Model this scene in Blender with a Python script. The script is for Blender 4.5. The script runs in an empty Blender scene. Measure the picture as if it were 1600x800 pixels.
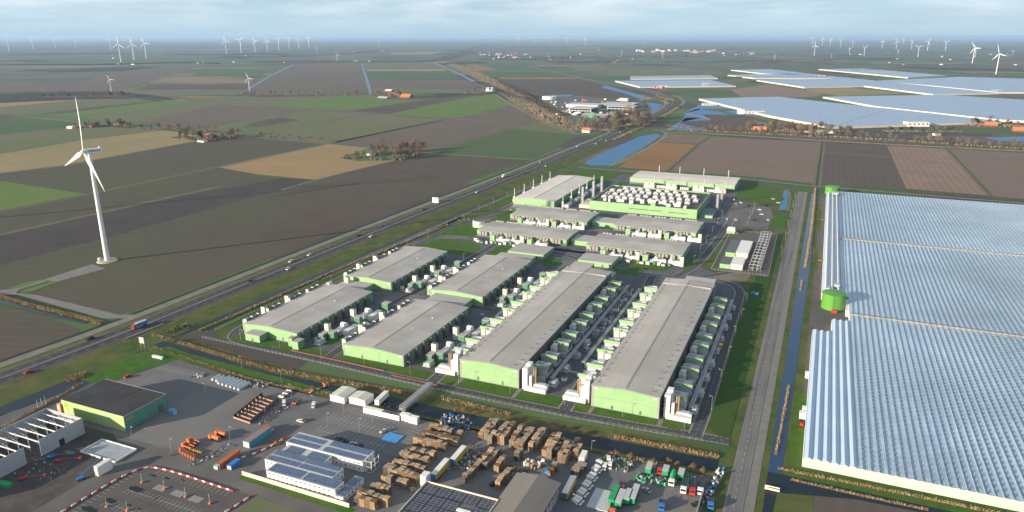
import bpy, math, random
from mathutils import Vector, Matrix, noise
R = math.radians
random.seed(11)
C = bpy.context.scene.collection
scene = bpy.context.scene
# ------------------------------------------------------------------ camera, sky, sun, exposure
FPX, HGT, HOR = 1135.0, 185.0, 57.0
TH = math.atan((400 - HOR) / FPX)
YAW = R(23)
cam = bpy.data.cameras.new('camera'); co = bpy.data.objects.new('camera', cam); C.objects.link(co)
co.location = (0, 0, HGT); co.rotation_euler = (math.pi/2 - TH, 0, YAW)
cam.sensor_width = 36; cam.lens = FPX/1600*36; cam.clip_start = 1; cam.clip_end = 200000
scene.camera = co
SUN_EL = R(13.2); HAZE = 0.000043
SUN_AZ = R(51+180)            # direction towards the sun, math angle from +X
w = bpy.data.worlds.new('World'); scene.world = w; w.use_nodes = True
nt = w.node_tree; N = nt.nodes; Lk = nt.links
bg = N['Background']; bg.inputs[1].default_value = 0.08
sky = N.new('ShaderNodeTexSky'); sky.sky_type = 'NISHITA'; sky.sun_disc = False
sky.sun_elevation = SUN_EL; sky.sun_rotation = math.pi/2 - SUN_AZ
sky.altitude = 100; sky.air_density = 1.0; sky.dust_density = 1.2; sky.ozone_density = 1.6
# soft cloud bands mixed into the sky by direction
tc = N.new('ShaderNodeTexCoord'); mp = N.new('ShaderNodeMapping'); mp.inputs['Scale'].default_value = (3.6, 3.6, 24)
nz = N.new('ShaderNodeTexNoise'); nz.inputs['Scale'].default_value = 1.6; nz.inputs['Detail'].default_value = 7; nz.inputs['Roughness'].default_value = .55
rp = N.new('ShaderNodeValToRGB'); rp.color_ramp.elements[0].position = .42; rp.color_ramp.elements[1].position = .64
sp = N.new('ShaderNodeSeparateXYZ'); hz = N.new('ShaderNodeMapRange'); hz.inputs[1].default_value = .004; hz.inputs[2].default_value = .05
Lk.new(tc.outputs['Generated'], mp.inputs[0]); Lk.new(mp.outputs[0], nz.inputs['Vector']); Lk.new(nz.outputs['Fac'], rp.inputs[0])
Lk.new(tc.outputs['Generated'], sp.inputs[0]); Lk.new(sp.outputs[2], hz.inputs[0])
mu = N.new('ShaderNodeMath'); mu.operation = 'MULTIPLY'; Lk.new(rp.outputs[0], mu.inputs[0]); Lk.new(hz.outputs[0], mu.inputs[1])
m2 = N.new('ShaderNodeMath'); m2.operation = 'MULTIPLY'; m2.inputs[1].default_value = .75; Lk.new(mu.outputs[0], m2.inputs[0])
# second, darker layer (undersides of cloud)
nz2 = N.new('ShaderNodeTexNoise'); nz2.inputs['Scale'].default_value = 1.1; nz2.inputs['Detail'].default_value = 5
mp2 = N.new('ShaderNodeMapping'); mp2.inputs['Scale'].default_value = (2.8, 2.8, 20); mp2.inputs['Location'].default_value = (4.3, 1.7, 2.2)
Lk.new(tc.outputs['Generated'], mp2.inputs[0]); Lk.new(mp2.outputs[0], nz2.inputs['Vector'])
rp2 = N.new('ShaderNodeValToRGB'); rp2.color_ramp.elements[0].position = .42; rp2.color_ramp.elements[1].position = .7
Lk.new(nz2.outputs['Fac'], rp2.inputs[0])
# near the horizon the air is a pale blue veil
veil = N.new('ShaderNodeMixRGB'); veil.inputs[2].default_value = (3.6, 5.0, 6.0, 1); Lk.new(sky.outputs[0], veil.inputs[1])
vr = N.new('ShaderNodeMapRange'); vr.inputs[1].default_value = .05; vr.inputs[2].default_value = .16; vr.inputs[3].default_value = .9; vr.inputs[4].default_value = .0; Lk.new(sp.outputs[2], vr.inputs[0]); Lk.new(vr.outputs[0], veil.inputs[0])
mxd = N.new('ShaderNodeMixRGB'); mxd.inputs[2].default_value = (2.6, 3.5, 4.3, 1)
m3 = N.new('ShaderNodeMath'); m3.operation = 'MULTIPLY'; m3.inputs[1].default_value = .5; Lk.new(rp2.outputs[0], m3.inputs[0])
Lk.new(m3.outputs[0], mxd.inputs[0]); Lk.new(veil.outputs[0], mxd.inputs[1])
mx = N.new('ShaderNodeMixRGB'); mx.inputs[2].default_value = (6.6, 7.0, 7.2, 1)
Lk.new(m2.outputs[0], mx.inputs[0]); Lk.new(mxd.outputs[0], mx.inputs[1]); Lk.new(mx.outputs[0], bg.inputs[0])
sl = bpy.data.lights.new('sun', 'SUN'); sl.energy = 5.0; sl.angle = R(.55); sl.color = (1, .85, .66)
so = bpy.data.objects.new('sun', sl); C.objects.link(so)
sdir = Vector((math.cos(SUN_AZ)*math.cos(SUN_EL), math.sin(SUN_AZ)*math.cos(SUN_EL), math.sin(SUN_EL)))
so.rotation_euler = sdir.to_track_quat('Z', 'Y').to_euler(); so.location = (0, 0, 400)
scene.view_settings.view_transform = 'Standard'; scene.view_settings.look = 'None'
scene.view_settings.exposure = 0.9; scene.view_settings.gamma = 1
scene.render.engine = 'CYCLES'
scene.cycles.max_bounces = 4; scene.cycles.diffuse_bounces = 2; scene.cycles.glossy_bounces = 2; scene.cycles.volume_bounces = 0
scene.cycles.transparent_max_bounces = 6; scene.cycles.transmission_bounces = 2

# ------------------------------------------------------------------ where a point of the ground lies (site axes: X across the halls, Y along them)
def S(px, py, z=0.0):
    u, v = px-800, py-400
    dn = math.sin(TH)*FPX + math.cos(TH)*v; fw = math.cos(TH)*FPX - math.sin(TH)*v
    t = (HGT - z)/dn; x, y = u*t, fw*t
    return (x*math.cos(YAW) - y*math.sin(YAW), x*math.sin(YAW) + y*math.cos(YAW))
def height_at(base, top):
    u, v = base[0]-800, base[1]-400
    dn = math.sin(TH)*FPX + math.cos(TH)*v; fw = math.cos(TH)*FPX - math.sin(TH)*v
    Y = fw*HGT/dn
    v = top[1]-400
    dn = math.sin(TH)*FPX + math.cos(TH)*v; fw = math.cos(TH)*FPX - math.sin(TH)*v
    return HGT - dn*Y/fw

# ------------------------------------------------------------------ materials
MATS = {}
def mat(name, c1, rough=.85, c2=None, scale=.05, metal=0.0, detail=5, stretch=(1,1,1), rot=0, stripe=None, lo=.38, hi=.62, spec=.3, bump=0, brick=None, c3=None, scale3=.01, f3=.5):
    if name in MATS: return MATS[name]
    m = bpy.data.materials.new(name); m.use_nodes = True; n = m.node_tree.nodes; l = m.node_tree.links
    b = n['Principled BSDF']; b.inputs['Roughness'].default_value = rough; b.inputs['Metallic'].default_value = metal
    b.inputs['Specular IOR Level'].default_value = spec
    if c2 is None: c2 = tuple(v*.86 for v in c1)
    t = n.new('ShaderNodeTexCoord'); mpn = n.new('ShaderNodeMapping'); mpn.inputs['Scale'].default_value = stretch; mpn.inputs['Rotation'].default_value = (0, 0, rot)
    l.new(t.outputs['Object'], mpn.inputs[0])
    z = n.new('ShaderNodeTexNoise'); z.inputs['Scale'].default_value = scale; z.inputs['Detail'].default_value = detail; z.inputs['Roughness'].default_value = .6
    l.new(mpn.outputs[0], z.inputs['Vector'])
    r = n.new('ShaderNodeValToRGB'); r.color_ramp.elements[0].position = lo; r.color_ramp.elements[1].position = hi
    r.color_ramp.elements[0].color = (*c1, 1); r.color_ramp.elements[1].color = (*c2, 1); l.new(z.outputs['Fac'], r.inputs[0])
    out = r.outputs[0]
    if c3:
        z3 = n.new('ShaderNodeTexNoise'); z3.inputs['Scale'].default_value = scale3; z3.inputs['Detail'].default_value = 3; l.new(t.outputs['Object'], z3.inputs['Vector'])
        r3 = n.new('ShaderNodeMapRange'); r3.inputs[1].default_value = .42; r3.inputs[2].default_value = .62; r3.inputs[4].default_value = f3; l.new(z3.outputs['Fac'], r3.inputs[0])
        x3 = n.new('ShaderNodeMixRGB'); x3.inputs[2].default_value = (*c3, 1); l.new(r3.outputs[0], x3.inputs[0]); l.new(out, x3.inputs[1]); out = x3.outputs[0]
    if stripe:   # (angle, period in metres, strength, colour)
        ang, per, st, col = stripe
        wv = n.new('ShaderNodeTexWave'); wv.wave_type = 'BANDS'; wv.bands_direction = 'X'; wv.inputs['Scale'].default_value = 2*math.pi/20/per*1.0
        wv.inputs['Distortion'].default_value = .9; wv.inputs['Detail'].default_value = 2; wv.inputs['Detail Scale'].default_value = .3
        ms = n.new('ShaderNodeMapping'); ms.inputs['Rotation'].default_value = (0, 0, ang); l.new(t.outputs['Object'], ms.inputs[0]); l.new(ms.outputs[0], wv.inputs[0])
        ml = n.new('ShaderNodeMath'); ml.operation = 'MULTIPLY'; ml.inputs[1].default_value = st; l.new(wv.outputs['Fac'], ml.inputs[0])
        xs = n.new('ShaderNodeMixRGB'); xs.inputs[2].default_value = (*col, 1); l.new(ml.outputs[0], xs.inputs[0]); l.new(out, xs.inputs[1]); out = xs.outputs[0]
    if brick:    # (width, row height, mortar colour, mortar size, axes)
        bw, bh, mc, ms_, ax = brick
        mb = n.new('ShaderNodeMapping'); mb.inputs['Rotation'].default_value = ax; l.new(t.outputs['Object'], mb.inputs[0])
        br = n.new('ShaderNodeTexBrick'); br.offset = 0; br.inputs['Scale'].default_value = 1; br.inputs['Brick Width'].default_value = bw; br.inputs['Row Height'].default_value = bh
        br.inputs['Mortar Size'].default_value = ms_; br.inputs['Mortar Smooth'].default_value = 0; l.new(mb.outputs[0], br.inputs[0])
        br.inputs['Mortar'].default_value = (1, 1, 1, 1); br.inputs['Color1'].default_value = (0, 0, 0, 1); br.inputs['Color2'].default_value = (.12, .12, .12, 1)
        xb = n.new('ShaderNodeMixRGB'); xb.inputs[2].default_value = (*mc, 1); l.new(br.outputs['Color'], xb.inputs[0]); l.new(out, xb.inputs[1]); out = xb.outputs[0]
    l.new(out, b.inputs['Base Color'])
    if bump:
        bp = n.new('ShaderNodeBump'); bp.inputs['Strength'].default_value = 1; bp.inputs['Distance'].default_value = bump; l.new(z.outputs['Fac'], bp.inputs['Height']); l.new(bp.outputs[0], b.inputs['Normal'])
    MATS[name] = m; return m

def water(name, col=(.02, .05, .09), rough=.12, bump=.02):
    if name in MATS: return MATS[name]
    m = bpy.data.materials.new(name); m.use_nodes = True; n = m.node_tree.nodes; l = m.node_tree.links; b = n['Principled BSDF']
    b.inputs['Base Color'].default_value = (*col, 1); b.inputs['Roughness'].default_value = rough; b.inputs['IOR'].default_value = 1.33
    t = n.new('ShaderNodeTexCoord'); z = n.new('ShaderNodeTexNoise'); z.inputs['Scale'].default_value = .6; z.inputs['Detail'].default_value = 4; l.new(t.outputs['Object'], z.inputs['Vector'])
    bp = n.new('ShaderNodeBump'); bp.inputs['Distance'].default_value = bump; l.new(z.outputs['Fac'], bp.inputs['Height']); l.new(bp.outputs[0], b.inputs['Normal'])
    MATS[name] = m; return m

# ------------------------------------------------------------------ mesh building
class MB:
    def __init__(s): s.v = []; s.f = []
    def quad(s, *p): k = len(s.v); s.v += [tuple(q) for q in p]; s.f.append(tuple(range(k, k+len(p)))); return s
    def prism(s, pts, z0, z1):
        k = len(s.v); n = len(pts)
        a = sum(pts[i][0]*pts[(i+1) % n][1]-pts[(i+1) % n][0]*pts[i][1] for i in range(n))
        if a < 0: pts = pts[::-1]
        s.v += [(x, y, z0) for x, y in pts]+[(x, y, z1) for x, y in pts]
        s.f.append(tuple(range(k+n-1, k-1, -1))); s.f.append(tuple(range(k+n, k+2*n)))
        for i in range(n): j = (i+1) % n; s.f.append((k+i, k+j, k+n+j, k+n+i))
        return s
    def box(s, x0, x1, y0, y1, z0, z1): return s.prism([(x0, y0), (x1, y0), (x1, y1), (x0, y1)], z0, z1)
    def tube(s, p, q, r0, r1=None, n=8):
        r1 = r0 if r1 is None else r1; p = Vector(p); q = Vector(q); d = (q-p).normalized()
        a = d.orthogonal().normalized(); b = d.cross(a); k = len(s.v)
        for i in range(n):
            t = 2*math.pi*i/n; o = a*math.cos(t)+b*math.sin(t); s.v.append(tuple(p+o*r0))
        for i in range(n):
            t = 2*math.pi*i/n; o = a*math.cos(t)+b*math.sin(t); s.v.append(tuple(q+o*r1))
        for i in range(n): j = (i+1) % n; s.f.append((k+i, k+j, k+n+j, k+n+i))
        s.f.append(tuple(range(k+n-1, k-1, -1))); s.f.append(tuple(range(k+n, k+2*n))); return s
    def bar(s, p, q, w): return s.tube(p, q, w*.7, w*.7, 4)
    def gable(s, x0, x1, y0, y1, z0, z1, axis='y', t=.25, ov=.3):   # two roof slopes with thickness; ridge along axis
        if axis == 'y':
            m = (x0+x1)/2; pr = [(x0-ov, z0), (m, z1), (x1+ov, z0), (x1+ov, z0+t), (m, z1+t), (x0-ov, z0+t)]
            k = len(s.v); s.v += [(x, y0-ov, z) for x, z in pr]+[(x, y1+ov, z) for x, z in pr]
        else:
            m = (y0+y1)/2; pr = [(y0-ov, z0), (m, z1), (y1+ov, z0), (y1+ov, z0+t), (m, z1+t), (y0-ov, z0+t)][::-1]
            k = len(s.v); s.v += [(x0-ov, y, z) for y, z in pr]+[(x1+ov, y, z) for y, z in pr]
        n = 6
        s.f.append((k, k+1, k+4, k+5) if axis == 'y' else (k, k+1, k+4, k+5)); s.f.append((k+1, k+2, k+3, k+4))
        s.f.append((k+n+5, k+n+4, k+n+1, k+n)); s.f.append((k+n+4, k+n+3, k+n+2, k+n+1))
        for i in range(n): j = (i+1) % n; s.f.append((k+i, k+n+i, k+n+j, k+j))
        return s
    def house(s, x0, x1, y0, y1, z0, ze, zr, axis='y'):   # walls with gable ends
        if axis == 'y':
            m = (x0+x1)/2; k = len(s.v)
            for y in (y0, y1): s.v += [(x0, y, z0), (x1, y, z0), (x1, y, ze), (m, y, zr), (x0, y, ze)]
        else:
            m = (y0+y1)/2; k = len(s.v)
            for x in (x1, x0): s.v += [(x, y0, z0), (x, y1, z0), (x, y1, ze), (x, m, zr), (x, y0, ze)]
        s.f += [(k, k+1, k+2, k+3, k+4), (k+9, k+8, k+7, k+6, k+5)]
        s.f += [(k+1, k, k+5, k+6), (k+2, k+1, k+6, k+7), (k+3, k+2, k+7, k+8), (k+4, k+3, k+8, k+9), (k, k+4, k+9, k+5)]
        return s
    def mesh(s, name, m):
        me = bpy.data.meshes.new(name); me.from_pydata(s.v, [], s.f); me.update()
        if m: me.materials.append(m)
        return me
    def build(s, name, m, parent=None, loc=None, rz=0):
        o = bpy.data.objects.new(name, s.mesh(name, m)); C.objects.link(o)
        if parent: o.parent = parent
        if loc: o.location = loc
        if rz: o.rotation_euler = (0, 0, rz)
        return o
def tag(o, label, cat, group=None, kind=None):
    if label: o['label'] = label
    if cat: o['category'] = cat
    if group: o['group'] = group
    if kind: o['kind'] = kind
    return o
def thing(name, label, cat, loc=(0, 0, 0), rz=0, group=None):
    o = bpy.data.objects.new(name, None); C.objects.link(o); o.location = loc; o.rotation_euler = (0, 0, rz); o.empty_display_size = .5
    return tag(o, label, cat, group)
KIDS = {}
def kids(o):
    if o.name not in KIDS: KIDS[o.name] = [c for c in bpy.data.objects if c.parent == o]
    return KIDS[o.name]
def dup(o, loc, rz=0, sc=None, label=None, group=None, parent=None):
    c = o.copy(); C.objects.link(c)
    if parent: c.parent = parent
    else:
        c.location = loc; c.rotation_euler = (0, 0, rz)
        if sc: c.scale = sc if isinstance(sc, tuple) else (sc, sc, sc)
    if label: c['label'] = label
    if group: c['group'] = group
    for k in kids(o): dup(k, None, parent=c)
    return c
class Proto:     # the first place moves the built thing itself, later ones copy it
    def __init__(s, o): s.o = o; s.used = False
    def put(s, loc, rz=0, sc=None, label=None, group=None):
        if s.used: return dup(s.o, loc, rz, sc, label, group)
        s.used = True; o = s.o; o.location = loc; o.rotation_euler = (0, 0, rz)
        if sc: o.scale = sc if isinstance(sc, tuple) else (sc, sc, sc)
        if label: o['label'] = label
        if group: o['group'] = group
        return o
ORD = ['first', 'second', 'third', 'fourth', 'fifth', 'sixth', 'seventh', 'eighth', 'ninth', 'tenth', 'eleventh', 'twelfth', 'thirteenth', 'fourteenth', 'fifteenth', 'sixteenth', 'seventeenth', 'eighteenth', 'nineteenth', 'twentieth']
def nth(i):
    if i < 20: return ORD[i]
    if i >= 99: return ('hundredth' if i == 99 else 'hundred and '+nth(i-100)) if i < 199 else ('two hundredth' if i == 199 else 'two hundred and '+nth(i-200))
    t = {2: 'twenty', 3: 'thirty', 4: 'forty', 5: 'fifty', 6: 'sixty', 7: 'seventy', 8: 'eighty', 9: 'ninety'}[(i+1)//10]
    return (t[:-1]+'ieth') if (i+1) % 10 == 0 else t+'-'+ORD[(i+1) % 10-1]
def flat(name, pts, m, z, px=True, kind='structure', zs=0):
    p = [S(*q, zs) for q in pts] if px else pts
    n = len(p); a = sum(p[i][0]*p[(i+1) % n][1]-p[(i+1) % n][0]*p[i][1] for i in range(n))
    if a < 0: p = p[::-1]
    mb = MB(); mb.quad(*[(x, y, z) for x, y in p]); o = mb.build(name, m)
    if kind: o['kind'] = kind
    return o
def smooth(path, it=2):
    for _ in range(it):
        q = [path[0]]
        for a, b in zip(path, path[1:]): q += [(a[0]*.75+b[0]*.25, a[1]*.75+b[1]*.25), (a[0]*.25+b[0]*.75, a[1]*.25+b[1]*.75)]
        path = q+[path[-1]]
    return path
def offs(path, d):
    out = []
    for i, p in enumerate(path):
        a = path[max(0, i-1)]; b = path[min(len(path)-1, i+1)]; t = Vector((b[0]-a[0], b[1]-a[1])).normalized()
        out.append((p[0]-t.y*d, p[1]+t.x*d))
    return out
def strip(mb, path, d0, d1, z0, z1=None):   # d: metres to the left of the path
    z1 = z0 if z1 is None else z1
    A = offs(path, d0); B = offs(path, d1)
    for i in range(len(path)-1): mb.quad((*A[i], z0), (*A[i+1], z0), (*B[i+1], z1), (*B[i], z1))
    return mb
def ribbon(name, path, d0, d1, z, m, kind='structure', z1=None):
    mb = MB(); strip(mb, path, d0, d1, z, z if z1 is None else z1)
    o = mb.build(name, m)
    if kind: o['kind'] = kind
    return o
def dashes(mb, path, d, dash, gap, wd, z):
    P = offs(path, d); pos = 0; seg = []
    for a, b in zip(P, P[1:]):
        L = math.dist(a, b); t = Vector((b[0]-a[0], b[1]-a[1]))/L; n = Vector((-t.y, t.x))*wd/2; s = -(pos % (dash+gap))
        while s < L:
            e0, e1 = max(0, s), min(L, s+dash)
            if e1 > e0:
                p = Vector(a)+t*e0; q = Vector(a)+t*e1
                mb.quad((*(p-n), z), (*(q-n), z), (*(q+n), z), (*(p+n), z))
            s += dash+gap
        pos += L
    return mb
def W(*pts): return [S(*p) for p in pts]
# ------------------------------------------------------------------ the ground: one sheet to the horizon, a patchwork of fields
def ground_material():
    m = bpy.data.materials.new('farmland'); m.use_nodes = True; n = m.node_tree.nodes; l = m.node_tree.links; b = n['Principled BSDF']; b.inputs['Roughness'].default_value = .95; b.inputs['Specular IOR Level'].default_value = .1
    t = n.new('ShaderNodeTexCoord'); mpn = n.new('ShaderNodeMapping'); mpn.inputs['Rotation'].default_value = (0, 0, R(-20)); l.new(t.outputs['Object'], mpn.inputs[0])
    dn = n.new('ShaderNodeTexNoise'); dn.inputs['Scale'].default_value = .0003; dn.inputs['Detail'].default_value = 1; l.new(t.outputs['Object'], dn.inputs['Vector'])
    dm = n.new('ShaderNodeVectorMath'); dm.operation = 'SCALE'; dm.inputs['Scale'].default_value = 1500; l.new(dn.outputs['Color'], dm.inputs[0])
    da = n.new('ShaderNodeVectorMath'); da.operation = 'ADD'; l.new(mpn.outputs[0], da.inputs[0]); l.new(dm.outputs[0], da.inputs[1])
    sn = n.new('ShaderNodeVectorMath'); sn.operation = 'SNAP'; sn.inputs[1].default_value = (520, 150, 1e9); l.new(da.outputs[0], sn.inputs[0])
    wn = n.new('ShaderNodeTexWhiteNoise'); wn.noise_dimensions = '2D'; l.new(sn.outputs[0], wn.inputs['Vector'])
    r = n.new('ShaderNodeValToRGB'); r.color_ramp.interpolation = 'CONSTANT'; e = r.color_ramp.elements
    cols = [(0, (0.111, 0.094, 0.081)), (.17, (0.078, 0.072, 0.065)), (.3, (0.091, 0.137, 0.058)), (.48, (0.130, 0.114, 0.094)), (.58, (0.068, 0.111, 0.046)), (.7, (0.114, 0.120, 0.075)), (.84, (0.072, 0.130, 0.042)), (.95, (0.221, 0.163, 0.101))]
    e[0].position = 0; e[0].color = (*cols[0][1], 1); e[1].position = cols[1][0]; e[1].color = (*cols[1][1], 1)
    for p, c in cols[2:]: q = e.new(p); q.color = (*c, 1)
    l.new(wn.outputs['Value'], r.inputs[0])
    # within-field mottling
    z = n.new('ShaderNodeTexNoise'); z.inputs['Scale'].default_value = .01; z.inputs['Detail'].default_value = 5; l.new(t.outputs['Object'], z.inputs['Vector'])
    hs = n.new('ShaderNodeHueSaturation'); mr = n.new('ShaderNodeMapRange'); mr.inputs[3].default_value = .7; mr.inputs[4].default_value = 1.35; l.new(z.outputs['Fac'], mr.inputs[0]); l.new(mr.outputs[0], hs.inputs['Value']); l.new(r.outputs[0], hs.inputs['Color'])
    # dark woods and villages scattered
    z2 = n.new('ShaderNodeTexNoise'); z2.inputs['Scale'].default_value = .0011; z2.inputs['Detail'].default_value = 6; l.new(t.outputs['Object'], z2.inputs['Vector'])
    r2 = n.new('ShaderNodeMapRange'); r2.inputs[1].default_value = .57; r2.inputs[2].default_value = .6; l.new(z2.outputs['Fac'], r2.inputs[0])
    x = n.new('ShaderNodeMixRGB'); x.inputs[2].default_value = (.04, .04, .034, 1); l.new(r2.outputs[0], x.inputs[0]); l.new(hs.outputs[0], x.inputs[1]); l.new(x.outputs[0], b.inputs['Base Color'])
    return m
g = MB(); BIG = 70000
g.quad((-BIG, -BIG, 0), (BIG, -BIG, 0), (BIG, BIG, 0), (-BIG, BIG, 0)); go = g.build('ground', ground_material()); go['kind'] = 'structure'

U = R(-23)    # rows of the fields run across the highway
def soil(name, c1, c2, c3=None, stripe=None, scale=.022, st=(1, 1, 1)): return mat(name, c1, .95, c2, scale, stretch=st, rot=R(12), detail=8, c3=c3, scale3=.005, f3=.8, stripe=stripe, spec=.08, lo=.3, hi=.7)
m_dark = soil('dark tilled soil', stripe=(R(70), 9, .22, (0.063, 0.052, 0.042)), c1=(0.088, 0.070, 0.058), c2=(0.113, 0.089, 0.074), c3=(0.101, 0.095, 0.067))
m_dark2 = soil('wet dark soil', (0.060, 0.052, 0.052), (0.077, 0.067, 0.062))
m_dark3 = soil('brown soil', (0.124, 0.098, 0.083), (0.161, 0.125, 0.102), (0.139, 0.127, 0.087), stripe=(R(90), 9, .25, (0.102, 0.080, 0.068)))
m_gg = soil('greening soil', stripe=(R(70), 13, .22, (0.069, 0.057, 0.048)), c1=(0.083, 0.076, 0.058), c2=(0.104, 0.092, 0.071), c3=(0.090, 0.099, 0.054), scale=.04)
m_gg2 = soil('green grey stubble', (0.135, 0.134, 0.080), (0.165, 0.155, 0.095), (0.115, 0.152, 0.057), stripe=(R(70), 14, .25, (0.115, 0.115, 0.071)))
m_green = soil('winter wheat', (0.100, 0.157, 0.042), (0.135, 0.196, 0.053), stripe=(R(70), 7, .18, (0.090, 0.133, 0.042)))
m_green2 = soil('dark green crop', (0.064, 0.109, 0.045), (0.081, 0.132, 0.054), (0.090, 0.112, 0.058))
m_olive = soil('olive stubble', (0.251, 0.202, 0.103), (0.297, 0.227, 0.120), (0.214, 0.202, 0.099))
m_tan = soil('tan stubble', (0.282, 0.192, 0.098), (0.329, 0.224, 0.119), (0.245, 0.197, 0.095), stripe=(R(70), 8, .2, (0.245, 0.178, 0.095)))
m_orange = soil('orange brown stubble', (0.247, 0.137, 0.058), (0.305, 0.176, 0.078), (0.208, 0.130, 0.058), stripe=(R(0), 5, .3, (0.195, 0.117, 0.052)))
m_pink = soil('bare reddish soil', (0.211, 0.153, 0.121), (0.265, 0.193, 0.151), stripe=(R(0), 9, .5, (0.180, 0.131, 0.104)))
m_brown = soil('ridged brown soil', (0.168, 0.128, 0.103), (0.206, 0.155, 0.125), (0.184, 0.144, 0.120), stripe=(R(0), 6, .35, (0.142, 0.108, 0.091)))
m_brown2 = soil('ridged dark soil', (0.099, 0.082, 0.075), (0.122, 0.100, 0.089), stripe=(R(0), 8, .4, (0.082, 0.071, 0.064)))
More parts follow.
